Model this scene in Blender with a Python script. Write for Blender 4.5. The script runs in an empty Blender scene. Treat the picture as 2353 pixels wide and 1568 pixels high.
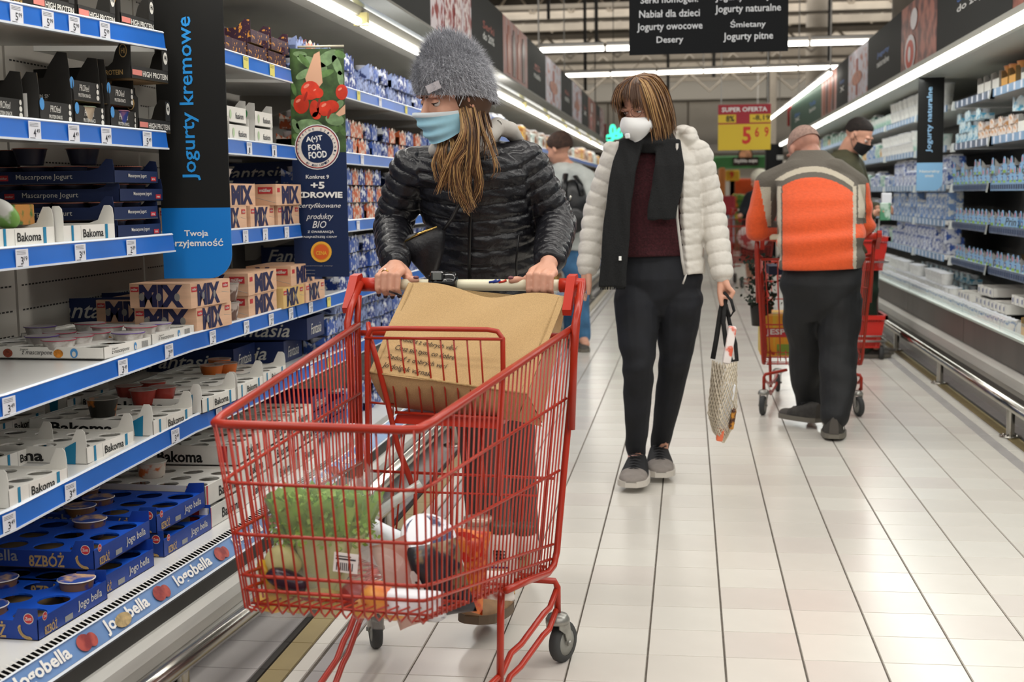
import bpy, bmesh, math, random
import numpy as np
from mathutils import Matrix, Vector
random.seed(7)
# ---------------------------------------------------------------- camera
FP, CX, CY, CH, ROLL = 2990.0, 1176.5, 784.0, 1.18, 0.013
def _n(a): return a/np.linalg.norm(a)
_fw = _n(np.array([(1583-CX)/FP, (444-CY)/FP, 1.0]))
_d2 = np.array([(2583-CX)/FP, (444-1000*ROLL-CY)/FP, 1.0])
_up = -_n(np.cross(_fw, _d2))
if _up[1] > 0: _up = -_up
_rt = _n(np.cross(_fw, _up))
RC = np.stack([_rt, _fw, _up], axis=1)          # world -> camera (x right, y down, z forward)
cam = bpy.data.cameras.new('camera'); camo = bpy.data.objects.new('camera', cam)
bpy.context.scene.collection.objects.link(camo)
cam.sensor_width = 36.0; cam.lens = 36.0*FP/2353
cam.clip_start = .05; cam.clip_end = 200
camo.matrix_world = Matrix(((RC[0][0], -RC[1][0], -RC[2][0], 0), (RC[0][1], -RC[1][1], -RC[2][1], 0), (RC[0][2], -RC[1][2], -RC[2][2], CH), (0, 0, 0, 1)))
cam.dof.use_dof = True; cam.dof.focus_distance = 3.7; cam.dof.aperture_fstop = 4.8
sc = bpy.context.scene; sc.camera = camo
sc.view_settings.view_transform = 'Standard'; sc.view_settings.look = 'None'
sc.view_settings.gamma = 1; sc.view_settings.exposure = 0.16
sc.view_settings.use_curve_mapping = False
sc.cycles.max_bounces = 6; sc.cycles.diffuse_bounces = 3; sc.cycles.transparent_max_bounces = 10
sc.cycles.transmission_bounces = 4; sc.cycles.sample_clamp_indirect = 4; sc.cycles.caustics_reflective = False
sc.cycles.caustics_refractive = False; sc.cycles.use_denoising = True
# ---------------------------------------------------------------- world: the even light of the rest of the hall
w = bpy.data.worlds.new('hall'); sc.world = w; w.use_nodes = True
bg = w.node_tree.nodes['Background']; bg.inputs[0].default_value = (1, .965, .92, 1); bg.inputs[1].default_value = .35
def area(name, loc, sx, sy, power, rot=(0, 0, 0), col=(1, .96, .90)):
    l = bpy.data.lights.new(name, 'AREA'); l.shape = 'RECTANGLE'; l.size = sx; l.size_y = sy; l.energy = power; l.color = col
    o = bpy.data.objects.new(name, l); o.location = loc; o.rotation_euler = rot; bpy.context.scene.collection.objects.link(o); return o
# the hall's rows of ceiling tubes (across the aisle), and the canopy tubes of the two rows of cases
for k, y in enumerate((-4.5, -.5, 3.5, 7.5)):
    area('ceiling_row_light', (0, y, 4.3), 12, .5, 190)
area('far_hall_light', (0, 32, 6), 16, 6, 900)
for y0, y1 in ((1.2, 8), (8, 15), (15, 22)):
    area('canopy_light', (-1.40, (y0+y1)/2, 1.925), .10, y1-y0, 16*(y1-y0)/6.8, (0, math.radians(-18), 0), (1, .97, .9))
    area('canopy_light', (1.62, (y0+y1)/2, 1.985), .12, y1-y0, 26*(y1-y0)/6.8, (0, math.radians(22), 0), (.97, 1, .96))
# ---------------------------------------------------------------- pixel helpers (real positions from the photograph)
O3 = np.array([0, 0, CH])
def ray(u, v): return RC.T@np.array([(u-CX)/FP, (v-CY)/FP, 1.0])
def PZ(u, v, z=0): r = ray(u, v); return Vector(O3+r*(z-CH)/r[2])
def PX(u, v, x): r = ray(u, v); return Vector(O3+r*x/r[0])
def PY(u, v, y): r = ray(u, v); return Vector(O3+r*y/r[1])
def PP(u, v, p0, nrm): r = ray(u, v); return Vector(O3+r*(((np.array(p0)-O3)@np.array(nrm))/(r@np.array(nrm))))
# ---------------------------------------------------------------- materials
def lin(h):
    c = [int(h[i:i+2], 16)/255 for i in (0, 2, 4)]
    return [x/12.92 if x <= .04045 else ((x+.055)/1.055)**2.4 for x in c]
MATS = {}
def mat(name, col, rough=.5, metal=0, noise=None, bump=None, trans=0, alpha=1, emit=0, spec=.5, col2=None, coat=0, ior=1.45, stretch=None, sheen=0):
    if name in MATS: return MATS[name]
    m = bpy.data.materials.new(name); m.use_nodes = True; MATS[name] = m
    nt = m.node_tree; b = nt.nodes['Principled BSDF']; L = nt.links.new
    c = lin(col)+[1]
    b.inputs['Base Color'].default_value = c; b.inputs['Roughness'].default_value = rough; b.inputs['Metallic'].default_value = metal
    b.inputs['Specular IOR Level'].default_value = spec; b.inputs['Alpha'].default_value = alpha; b.inputs['Transmission Weight'].default_value = trans
    b.inputs['IOR'].default_value = ior; b.inputs['Coat Weight'].default_value = coat; b.inputs['Sheen Weight'].default_value = sheen
    m.diffuse_color = c
    if emit: b.inputs['Emission Color'].default_value = c; b.inputs['Emission Strength'].default_value = emit
    if noise or bump:
        tc = nt.nodes.new('ShaderNodeTexCoord'); mp = nt.nodes.new('ShaderNodeMapping'); L(tc.outputs['Object'], mp.inputs[0])
        if stretch: mp.inputs['Scale'].default_value = stretch
    if noise:
        n = nt.nodes.new('ShaderNodeTexNoise'); n.inputs['Scale'].default_value = noise[0]; n.inputs['Detail'].default_value = 4
        L(mp.outputs[0], n.inputs[0]); r = nt.nodes.new('ShaderNodeValToRGB'); L(n.outputs[0], r.inputs[0])
        a = noise[1]; c2 = lin(col2)+[1] if col2 else [x*(1-a) for x in c[:3]]+[1]
        c1 = c if col2 else [min(1, x*(1+a*.5)) for x in c[:3]]+[1]
        r.color_ramp.elements[0].color = c2; r.color_ramp.elements[1].color = c1
        lo, hi = (noise[2], noise[3]) if len(noise) > 2 else (.35, .65)
        r.color_ramp.elements[0].position = lo; r.color_ramp.elements[1].position = hi
        L(r.outputs[0], b.inputs['Base Color'])
    if bump:
        n = nt.nodes.new('ShaderNodeTexNoise'); n.inputs['Scale'].default_value = bump[0]; n.inputs['Detail'].default_value = 3
        L(mp.outputs[0], n.inputs[0]); bp = nt.nodes.new('ShaderNodeBump'); bp.inputs['Strength'].default_value = bump[1]; bp.inputs['Distance'].default_value = .01
        L(n.outputs[0], bp.inputs['Height']); L(bp.outputs[0], b.inputs['Normal'])
    return m
# ---------------------------------------------------------------- text outlines as meshes
_tc = {}
def text_mesh(s, bold=0.0, shear=0.0):
    k = (s, bold, shear)
    if k in _tc: return _tc[k]
    cu = bpy.data.curves.new('t', 'FONT'); cu.body = s; cu.size = 1; cu.offset = bold; cu.shear = shear; cu.resolution_u = 2
    o = bpy.data.objects.new('t', cu); bpy.context.scene.collection.objects.link(o)
    dg = bpy.context.evaluated_depsgraph_get(); me = o.evaluated_get(dg).to_mesh()
    v = np.array([(p.co.x, p.co.y) for p in me.vertices]); f = [tuple(p.vertices) for p in me.polygons]
    o.evaluated_get(dg).to_mesh_clear(); bpy.data.objects.remove(o); bpy.data.curves.remove(cu)
    lo = v.min(0); v = v-lo; _tc[k] = (v, f, v.max(0)); return _tc[k]
# ---------------------------------------------------------------- mesh builder
def frame_from(o, x, y):
    x = Vector(x).normalized(); y = Vector(y); y = (y-x*y.dot(x)).normalized(); z = x.cross(y)
    return Matrix(((x[0], y[0], z[0], o[0]), (x[1], y[1], z[1], o[1]), (x[2], y[2], z[2], o[2]), (0, 0, 0, 1)))
class MB:
    def __init__(s): s.v = []; s.f = []; s.m = []; s.sm = []; s.mats = []; s.T = None
    def add(s, vs, fs, m, smooth=False, T=None):
        if m not in s.mats: s.mats.append(m)
        i = s.mats.index(m); b = len(s.v)
        vs = [Vector(p) for p in vs]
        if T is not None: vs = [T@p for p in vs]
        if s.T is not None: vs = [s.T@p for p in vs]
        s.v += [tuple(p) for p in vs]
        for q in fs: s.f.append(tuple(b+k for k in q)); s.m.append(i); s.sm.append(smooth)
        return s
    def box(s, x0, x1, y0, y1, z0, z1, m, T=None, bev=0):
        if bev:
            b = bev
            prof = [(x0+b, y0), (x1-b, y0), (x1, y0+b), (x1, y1-b), (x1-b, y1), (x0+b, y1), (x0, y1-b), (x0, y0+b)]
            ins = [(min(max(x, x0+b), x1-b), min(max(y, y0+b), y1-b)) for x, y in prof]
            vs = [(x, y, z0) for x, y in ins]+[(x, y, z0+b) for x, y in prof]+[(x, y, z1-b) for x, y in prof]+[(x, y, z1) for x, y in ins]
            fs = [tuple(range(7, -1, -1)), tuple(range(24, 32))]
            for k in range(3):
                for i in range(8): j = (i+1) % 8; fs.append((k*8+i, k*8+j, k*8+8+j, k*8+8+i))
            return s.add(vs, fs, m, False, T)
        vs = [(x, y, z) for z in (z0, z1) for y in (y0, y1) for x in (x0, x1)]
        return s.add(vs, [(0, 2, 3, 1), (4, 5, 7, 6), (0, 1, 5, 4), (2, 6, 7, 3), (0, 4, 6, 2), (1, 3, 7, 5)], m, False, T)
    def quad(s, a, b, c, d, m, T=None): return s.add([a, b, c, d], [(0, 1, 2, 3)], m, False, T)
    def tube(s, pts, r, m, n=8, closed=False, T=None, flat=1.0):
        P = [Vector(p) for p in pts]; N = len(P); R = r if isinstance(r, (list, tuple)) else [r]*N
        vs = []; up = None
        for i in range(N):
            a = P[(i-1) % N] if (closed or i > 0) else P[i]; b = P[(i+1) % N] if (closed or i < N-1) else P[i]
            t = (b-a)
            t = t.normalized() if t.length > 1e-9 else Vector((0, 0, 1))
            if up is None: up = Vector((0, 0, 1)) if abs(t.z) < .9 else Vector((0, 1, 0))
            x = (up-t*up.dot(t))
            if x.length < 1e-4: x = Vector((1, 0, 0))-t*t.x
            x.normalize(); y = t.cross(x); up = x
            for k in range(n):
                a_ = 2*math.pi*k/n; vs.append(P[i]+(x*math.cos(a_)*flat+y*math.sin(a_))*R[i])
        fs = []
        for i in range(N if closed else N-1):
            j = (i+1) % N
            for k in range(n): l = (k+1) % n; fs.append((i*n+k, i*n+l, j*n+l, j*n+k))
        if not closed: fs += [tuple(range(n-1, -1, -1)), tuple((N-1)*n+k for k in range(n))]
        return s.add(vs, fs, m, n > 4, T)
    def lathe(s, prof, m, n=16, T=None, smooth=True, cap0=False, cap1=False):
        vs = [(r*math.cos(2*math.pi*k/n), r*math.sin(2*math.pi*k/n), z) for r, z in prof for k in range(n)]; fs = []
        for i in range(len(prof)-1):
            for k in range(n): l = (k+1) % n; fs.append((i*n+k, i*n+l, (i+1)*n+l, (i+1)*n+k))
        if cap0: fs.append(tuple(range(n-1, -1, -1)))
        if cap1: fs.append(tuple((len(prof)-1)*n+k for k in range(n)))
        return s.add(vs, fs, m, smooth, T)
    def ell(s, c, r, m, n=12, T=None):
        pr = [(max(1e-4, math.sin(math.pi*i/(n//2+2))), -math.cos(math.pi*i/(n//2+2))) for i in range(n//2+3)]
        vs = [(c[0]+r[0]*a*math.cos(2*math.pi*k/n), c[1]+r[1]*a*math.sin(2*math.pi*k/n), c[2]+r[2]*z) for a, z in pr for k in range(n)]; fs = []
        for i in range(len(pr)-1):
            for k in range(n): l = (k+1) % n; fs.append((i*n+k, i*n+l, (i+1)*n+l, (i+1)*n+k))
        return s.add(vs, fs, m, True, T)
    def prism(s, poly, z0, z1, m, T=None):
        n = len(poly); vs = [(x, y, z0) for x, y in poly]+[(x, y, z1) for x, y in poly]
        fs = [tuple(range(n-1, -1, -1)), tuple(range(n, 2*n))]+[(i, (i+1) % n, n+(i+1) % n, n+i) for i in range(n)]
        return s.add(vs, fs, m, False, T)
    def disc(s, c, x, y, rx, ry, m, n=14, T=None):
        c = Vector(c); x = Vector(x); y = Vector(y)
        return s.add([c+x*rx*math.cos(2*math.pi*k/n)+y*ry*math.sin(2*math.pi*k/n) for k in range(n)], [tuple(range(n))], m, False, T)
    def text(s, t, o, x, y, w, h, m, bold=0.0, shear=0.0, align='l', T=None, keep=False):
        v, f, mx = text_mesh(t, bold, shear); x = Vector(x).normalized(); y = Vector(y).normalized(); o = Vector(o)
        sx = w/mx[0]; sy = h/mx[1]
        if keep: sx = sy = min(sx, sy)
        W = mx[0]*sx
        if align == 'c': o = o-x*W/2
        return s.add([o+x*(p[0]*sx)+y*(p[1]*sy) for p in v], f, m, False, T)
    def sweep(s, prof, path, m, T=None, smooth=False, close=False):
        # prof: (d, z) with d measured to the right of the path; path: (x, y) points
        P = [Vector((p[0], p[1], 0)) for p in path]; vs = []; n = len(prof)
        for i, p in enumerate(P):
            a = (P[i]-P[i-1]).normalized() if i else (P[1]-P[0]).normalized(); b = (P[i+1]-P[i]).normalized() if i < len(P)-1 else a
            t = (a+b).normalized(); nr = Vector((t.y, -t.x, 0)); k = 1/max(.3, math.cos(a.angle(b)/2) if i and i < len(P)-1 else 1)
            for d, z in prof: vs.append(p+nr*d*k+Vector((0, 0, z+(path[i][2] if len(path[i]) > 2 else 0))))
        fs = [(i*n+k, i*n+(k+1) % n, (i+1)*n+(k+1) % n, (i+1)*n+k) for i in range(len(P)-1) for k in range(n if close else n-1)]
        if close: fs += [tuple(range(n-1, -1, -1)), tuple((len(P)-1)*n+k for k in range(n))]
        return s.add(vs, fs, m, smooth, T)
    def mesh(s, name):
        me = bpy.data.meshes.new(name); me.from_pydata(s.v, [], s.f)
        for m in s.mats: me.materials.append(m)
        me.polygons.foreach_set('material_index', s.m); me.polygons.foreach_set('use_smooth', s.sm); me.update(); return me
    def build(s, name, parent=None, **kw): return link(name, s.mesh(name), parent, **kw)
COL = bpy.context.scene.collection
WM = {}
def link(name, me, parent=None, **kw):
    o = bpy.data.objects.new(name, me); COL.objects.link(o)
    if parent is not None:
        o.parent = parent; o.matrix_parent_inverse = WM.get(parent, Matrix()).inverted()
    for k, v in kw.items(): o[k] = v
    return o
def thing(name, label, cat, loc=(0, 0, 0), rz=0, group=None):
    o = bpy.data.objects.new(name, None); COL.objects.link(o); o.empty_display_size = .1
    o.location = loc; o.rotation_euler = (0, 0, rz); o['label'] = label; o['category'] = cat
    if group: o['group'] = group
    WM[o] = Matrix.Translation(Vector(loc))@Matrix.Rotation(rz, 4, 'Z'); return o
def tag(o, label, cat, group=None):
    o['label'] = label; o['category'] = cat
    if group: o['group'] = group
    return o
KIDS = {}
def kids(o):
    return [c for c in o.children]
def dup(src, loc, rz=0, label=None, group=None, tilt=0, sc_=None):
    def rec(o, par):
        c = o.copy(); COL.objects.link(c); c.parent = par
        for ch in KIDS.setdefault(o, list(o.children)): rec(ch, c)
        return c
    KIDS.setdefault(src, list(src.children))
    if src.get('_used') is None: src['_used'] = 1; r = src
    else: r = rec(src, None)
    r.location = loc; r.rotation_euler = (tilt, 0, rz)
    if sc_: r.scale = sc_
    if label: r['label'] = label
    if group: r['group'] = group
    elif 'group' in r and group == '': del r['group']
    return r
def lerp(a, b, t): return a+(b-a)*t
def rounded(x0, x1, y0, y1, r, n=5, corners=(1, 1, 1, 1)):
    out = []
    for k, (cx, cy, a0) in enumerate(((x0+r, y0+r, 180), (x1-r, y0+r, 270), (x1-r, y1-r, 0), (x0+r, y1-r, 90))):
        if not corners[k]: out.append(((x0, y0), (x1, y0), (x1, y1), (x0, y1))[k]); continue
        for i in range(n+1): a = math.radians(a0+90*i/n); out.append((cx+r*math.cos(a), cy+r*math.sin(a)))
    return out
# colours
white = mat('white_print', 'f2f2ee', .5); black = mat('black_print', '101010', .5)
steel = mat('brushed_steel', 'b9b6ae', .2, 1); darksteel = mat('dark_steel', '6d6a66', .35, .8, noise=(6, .3))
# ================================================================ SETTING
tile_m = [mat('tile_glaze_%d' % i, c, .22, noise=(3, .05), spec=.5) for i, c in enumerate(('dad5cc', 'd7d2c9', 'd5cec6', 'dcd8cf'))]
grout = mat('grout', '5f5850', .9, noise=(40, .3)); greytile = mat('grey_border_tile', 'a8a4a2', .3, noise=(5, .08)); ochre = mat('ochre_border_tile', '9a8a62', .35, noise=(5, .1))
strip_black = mat('black_inlay', '2b2723', .5)
fl = MB(); fl.quad((-9, -3, -.004), (9, -3, -.004), (9, 45, -.004), (-9, 45, -.004), grout)
floor = fl.build('floor', kind='structure')
# tiles: real slabs with recessed joints; the 300 that show largest are pieces of their own
X0, TW, Y0, TR = .289, .196, 3.255, .2003
def tile_geo(mb, x, y, wx, wy, m, h=0.0):
    b = .0015
    mb.add([(x, y, -.004), (x+wx, y, -.004), (x+wx, y+wy, -.004), (x, y+wy, -.004), (x+b, y+b, h), (x+wx-b, y+b, h), (x+wx-b, y+wy-b, h), (x+b, y+wy-b, h)],
           [(4, 5, 6, 7), (0, 1, 5, 4), (1, 2, 6, 5), (2, 3, 7, 6), (3, 0, 4, 7)], m)
protos = []
for m in tile_m:
    t = MB(); tile_geo(t, .002, .001, TW-.004, TR-.002, m); protos.append(t.mesh('tile'))
rest = MB(); rt = random.Random(3); cnt = 0
cells = []
for j in range(-6, 110):
    y = Y0+j*TR
    for i in range(-6, 6):
        cells.append((y, X0+i*TW))
LX, RX = -1.0, 1.36
def vis(x, y):
    c = RC@np.array([x+.1, y+.1, -CH]); 
    if c[2] < .5: return False
    u = CX+FP*c[0]/c[2]; v = CY+FP*c[1]/c[2]; return -80 < u < 2430 and v < 1700
for y, x in sorted(cells):
    if x < LX-.1 or x+TW > RX+.12 or y > 25: continue
    if vis(x, y) and cnt < 300:
        link('tile', protos[rt.choice((0, 0, 1, 2, 3))], floor).location = (x, y, 0); cnt += 1
    else: tile_geo(rest, x+.002, y+.001, TW-.004, TR-.002, rt.choice(tile_m))
for y in np.arange(Y0-6*TR, 25, TR):
    for (a, b, m) in ((-1.30, -1.075, greytile), (-1.05, -.99, ochre), (-.985, -.945, tile_m[3]), (-.935, -.89, greytile)): tile_geo(rest, a, y+.001, b-a, TR-.002, m, .0003)
    for (a, b, m) in ((1.385, 1.44, greytile), (1.445, 1.50, tile_m[3]), (1.505, 1.56, ochre), (1.58, 1.64, greytile)): tile_geo(rest, a, y+.001, b-a, TR-.002, m, .0003)
    tile_geo(rest, -1.073, y, .02, TR, strip_black, .0006); tile_geo(rest, 1.562, y, .015, TR, strip_black, .0006)
for y in np.arange(25, 44, .6):
    for x in np.arange(-6, 8, .6): tile_geo(rest, x, y, .597, .597, tile_m[int(x*7+y*3) % 4])
o = rest.build('tiles_further_off', floor, kind='stuff'); o['label'] = 'cream floor tiles further off and the border courses along the cases'
# far wall, ceiling deck and beams
wallm = mat('far_wall_plaster', 'a39b90', .9, noise=(1.2, .08)); deckm = mat('roof_deck', '5d574f', .9, noise=(1.5, .35)); beam = mat('roof_beam', 'a0978a', .6, noise=(2, .15))
wl = MB(); wl.box(-14, 16, 40, 40.3, 0, 8.5, wallm)
wall = wl.build('wall_back', kind='structure')
pn = mat('wall_panel', 'a8a298', .7, noise=(1, .06)); pnd = mat('wall_beam_grey', '7f7b75', .6); pnl = mat('wall_ledge_pale', 'cfcac0', .7)
for k in range(11):
    b = MB(); b.box(-12+2.4*k, -9.66+2.4*k, 39.9, 40, .3, 3.9, pn); b.build('wall_panel', wall)
b = MB(); b.box(-13, 15, 39.6, 39.9, 3.95, 4.62, pnl); b.build('ledge', wall); b = MB(); b.box(-13, 15, 39.7, 39.95, 4.62, 8.4, deckm); b.build('dark_void_sheet', wall)  # dark sheet above the ledge paints in the gloom of the ceiling void
b = MB(); b.box(-13, 15, 39.4, 39.85, 2.35, 2.6, pnd); b.box(-13, 15, 39.4, 39.85, 1.9, 2.1, pnl); b.build('wall_rail', wall)
ce = MB(); ce.box(-14, 16, 9, 41, 7.6, 7.7, deckm)
ceil = ce.build('ceiling', kind='structure')
for k in range(46):
    y = 10+k*.68; z = 7.55
    b = MB(); b.box(-13, 15, y, y+.10, z-.22, z, beam)
    b.build('purlin', ceil)
for k, y in enumerate((11.5, 16.5, 21.5, 27.5, 34)):
    b = MB(); zt, zb = 6.9-.1*k, 6.2-.1*k
    b.box(-13, 15, y-.09, y+.09, zt, zt+.14, beam); b.box(-13, 15, y-.09, y+.09, zb-.16, zb, beam)
    for i in range(28): x = -13+i; b.tube([(x, y, zb), (x+.5, y, zt), (x+1, y, zb)], .035, beam, 5)
    b.build('truss', ceil)
for k, (y, z, x0, x1) in enumerate(((12, 4.6, -13, 15), (15, 4.35, -13, 15), (18, 5.2, -13, 15), (22, 4.9, -13, 15), (26, 5.1, -13, 15))):
    b = MB(); b.box(x0, x1, y, y+.12, z, z+.16, beam); b.box(x0, x1, y+.5, y+.62, z+.35, z+.45, beam)
    b.build('service_beam', ceil)
for k, (v_, yy, th) in enumerate(((4, 30, .10), (22, 34, .16), (36, 26, .05), (52, 32, .18), (76, 28, .10), (86, 34, .14), (101, 36, .09), (126, 31, .17), (138, 27, .06), (148, 35, .12), (168, 33, .10), (181, 37, .12))):
    z = PY(1600, v_, yy).z; b = MB(); b.box(-13, 15, yy, yy+.15, z-th/2, z+th/2, beam)
    if k % 3 == 1:
        for i in range(28): x = -13+i; b.tube([(x, yy, z), (x+.5, yy, z-.45), (x+1, yy, z)], .03, beam, 4)
    b.build('service_beam', ceil)
for k, (u, yy) in enumerate(((1262, 13), (1372, 16), (1345, 22), (1535, 24), (1640, 20), (1905, 18), (1765, 26))):
    p = PY(u, 200, yy); b = MB(); b.tube([(p.x, yy, 2.9), (p.x, yy, 7.5)], .018 if k < 2 else .03, mat('drop_rod', '3c3a38' if k < 2 else '8f8b84', .6), 6); b.build('drop_rod', ceil)
for (u, yy, r) in ((1880, 30, .28), (2080, 19, .2), (1773, 33, .12)):
    p = PY(u, 200, yy); b = MB(); b.lathe([(r, 0), (r, 7.5)], beam, 16, Matrix.Translation((p.x, yy, 0)))
    tag(b.build('column'), 'round grey roof column %s' % {1880: 'right of the hanging black sign', 2080: 'behind the right header banner', 1773: 'beside the red and yellow price sign'}[u], 'column')
# tube lights across the aisle and along it
tubem = mat('tube_light', 'fffaf0', .4, emit=5.5); fit = mat('lamp_fitting', 'c9c6c0', .5)
def tube_row(pts, seg, label, nm='tube_light_row'):
    t = thing(nm, label, 'ceiling light', pts[0]); a, b_ = Vector(pts[0]), Vector(pts[1]); L = (b_-a).length; n = max(1, int(L/seg)); d = (b_-a)/n
    for i in range(n):
        p, q = a+d*i+d*.02, a+d*(i+1)-d*.02
        m = MB(); m.tube([p, q], .024, tubem, 8); m.build('tube', t)
        m = MB(); m.tube([p+Vector((0, 0, .045)), q+Vector((0, 0, .045))], .025, fit, 6); m.build('fitting', t)
    m = MB()
    for i in range(0, n, 3): m.tube([a+d*i, a+d*i+Vector((0, 0, 4))], .008, fit, 4)
    m.build('hanger', t)
A = PY(1238, 116, 13.6); B = PY(2022, 95, 13.6); tube_row((A, B), .62, 'nearer row of white tube lights hanging across the aisle')
A = PY(1297, 174, 19); B = PY(1945, 154, 19); tube_row((A, B), .62, 'further row of white tube lights just above the walking woman')
A = PX(1750, 300, .75); 
A = PY(1908, 168, 15); B = PY(1735, 300, 36); tube_row((A, B), 1.6, 'row of tube lights running away above the right cases')

# ================================================================ REFRIGERATED CASES
def LZ(i, y):   # top of the left shelves, counted from the top
    n, f = ((1.622, 1.648), (1.368, 1.370), (1.077, 1.082), (.751, .785), (.49, .541))[i]
    return lerp(n, f, min(1, max(0, (y-2.7)/.95)))
def LXF(y): return -1.45-(.0617*(3.74-y) if y < 3.74 else 0)
PATH = [(-1.57, 1.8), (-1.514, 2.7), (-1.45, 3.74), (-1.45, 22.5)]
shelf_w = mat('shelf_white', 'e9e9e6', .25, noise=(3, .04)); rail_b = mat('price_rail_blue', '2268c4', .3, noise=(4, .12)); rail_w = mat('clear_rail_edge', 'dfe6ee', .2)
inner = mat('case_inner_grey', 'a9a49b', .6, noise=(2, .08)); slotm = mat('slot_dark', '2a2826', .9); bumperm = mat('bumper_silver', 'c4c3bd', .4, .25, noise=(30, .08), stretch=(1, .05, 1))
canopy_m = mat('canopy_grey', '8b8a82', .5, noise=(2, .1)); blackp = mat('black_plastic_band', '343331', .55, noise=(6, .2)); tagm = mat('price_tag_paper', 'e4e6ee', .6); tagy = mat('yellow_tag_paper', 'e6dc78', .6)
ink = mat('tag_ink', '30343c', .6)
lc = thing('dairy_case', 'long open refrigerated dairy case along the left side of the aisle', 'refrigerated case', (-1.5, 3, 0))
b = MB(); b.sweep([(-.58, .20), (.10, .20)], PATH, shelf_w); b.sweep([(-.58, .19), (-.58, .2)], PATH, shelf_w); b.build('deck', lc)
b = MB(); b.sweep([(.200, .187), (.222, .184), (.226, .13), (.19, .12), (.19, .187)], PATH, blackp); b.sweep([(.19, .13), (.19, .03), (-.5, .03)], PATH, blackp); b.build('front_band', lc)
b = MB(); b.sweep([(.215, .148), (.235, .150), (.262, .142), (.272, .12), (.274, .095), (.268, .088), (.274, .080), (.268, .06), (.24, .052), (.215, .055)], PATH, bumperm, smooth=False); b.build('bumper', lc)
# back wall: separate perforated panels with slot rows
ys = [1.8, 2.76, 3.69, 4.62]+[4.62+.94*k for k in range(1, 20)]
for a, c in zip(ys[:-1], ys[1:]):
    p = MB(); xa, xc = LXF(a)-.58, LXF(c)-.58
    T = frame_from((xa, a, 0), (xc-xa, c-a, 0), (0, 0, 1)); L = math.hypot(xc-xa, c-a)
    p.box(.006, L-.006, .15, 1.93, 0, .02, inner, T)
    if a < 4.7:
        for r in range(23):
            z = .25+r*.075
            for k in range(int(L/.021)-2): p.quad((.03+k*.021, z, .0206), (.044+k*.021, z, .0206), (.044+k*.021, z+.005, .0206), (.03+k*.021, z+.005, .0206), slotm, T)
    p.build('back_panel', lc)
# canopy with tube lamps, header
b = MB(); b.sweep([(-.60, 1.93), (-.06, 1.93), (.0, 1.95), (.035, 1.965), (.06, 2.0), (.06, 2.1), (-.6, 2.12)], PATH, canopy_m); b.build('canopy', lc)
glassm = mat('canopy_glass_edge', '5d6b6b', .15, .3); b = MB(); b.sweep([(.062, 1.99), (.085, 2.0), (.085, 2.07), (.062, 2.08)], PATH, glassm); b.build('canopy_trim', lc)
for k in range(11):
    y = 1.9+k*1.87; b = MB(); b.tube([(LXF(y)+.035, y, 1.935), (LXF(y+1.82)+.035, y+1.82, 1.935)], .017, tubem, 8); b.build('lamp_tube', lc)
    b = MB(); b.box(LXF(y)+.01, LXF(y)+.07, y-.03, y+.005, 1.92, 1.975, mat('lamp_clip', 'cfc58c', .5)); b.build('lamp_clip', lc)
# comb grille: individual teeth
tooth = MB(); tw = .0062
wt = mat('grille_white', 'dad8d2', .4)
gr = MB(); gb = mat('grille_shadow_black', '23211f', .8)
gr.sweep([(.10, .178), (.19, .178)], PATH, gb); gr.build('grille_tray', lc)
tooth.box(0, tw, -.045, .0, .186, .196, wt)
tooth.add([(0, -.045, .197), (tw, -.045, .197), (tw+.007, 0, .188), (.007, 0, .188), (0, .045, .208), (tw, .045, .208)], [(0, 1, 2, 3), (3, 2, 5, 4)], wt)
tm = tooth.mesh('grille_tooth')
for k in range(150):
    y = 2.0+k*.0185; o = link('grille_tooth', tm, lc); o.location = (LXF(y)+.145-Vector(WM[lc].translation).x*0, y, 0); o.rotation_euler = (0, 0, math.radians(-90-3.5 if y < 3.74 else -90))
    o.rotation_euler = (0, 0, math.radians(86.5 if y < 3.74 else 90)); 
gr2 = MB()
for k in range(900):
    y = 4.775+k*.0185
    if y > 19: break
    gr2.box(LXF(y)+.10, LXF(y)+.19, y, y+tw, .185, .203, wt)
gr2.build('grille_teeth_further', lc, kind='stuff')
# front label strip with the print
lbl = mat('label_strip_blue', '6f93c6', .25, noise=(8, .12)); fruit = mat('fruit_print_red', 'b9584f', .4, noise=(30, .5, .4, .6), col2='8d3a3c'); cerealp = mat('grain_print', 'bba477', .5, noise=(60, .4))
b = MB(); b.sweep([(.185, .232), (.213, .19)], PATH, lbl); b.sweep([(.188, .234), (.184, .236)], PATH, rail_w); b.sweep([(.214, .190), (.219, .186)], PATH, rail_w)
for k, y in enumerate(np.arange(2.35, 4.7, .36)):
    T = frame_from((LXF(y)+.2145, y, .1915), (.0617 if y < 3.7 else 0, 1, 0), (-.028, 0, .042))
    b.text('logobella' if k % 3 == 2 else 'Jogobella', (0, .004, .002), (1, 0, 0), (0, 1, 0), .21, .040, white, .03, T=T)
    b.disc((.27, .025, .0022), (1, 0, 0), (0, 1, 0), .028, .02, fruit, T=T); b.disc((.30, .022, .0024), (1, 0, 0), (0, 1, 0), .02, .017, fruit, T=T)
    if k == 1: b.disc((.08, .02, .0026), (1, 0, 0), (0, 1, 0), .036, .017, cerealp, T=T)
b.build('label_strip', lc)
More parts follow.
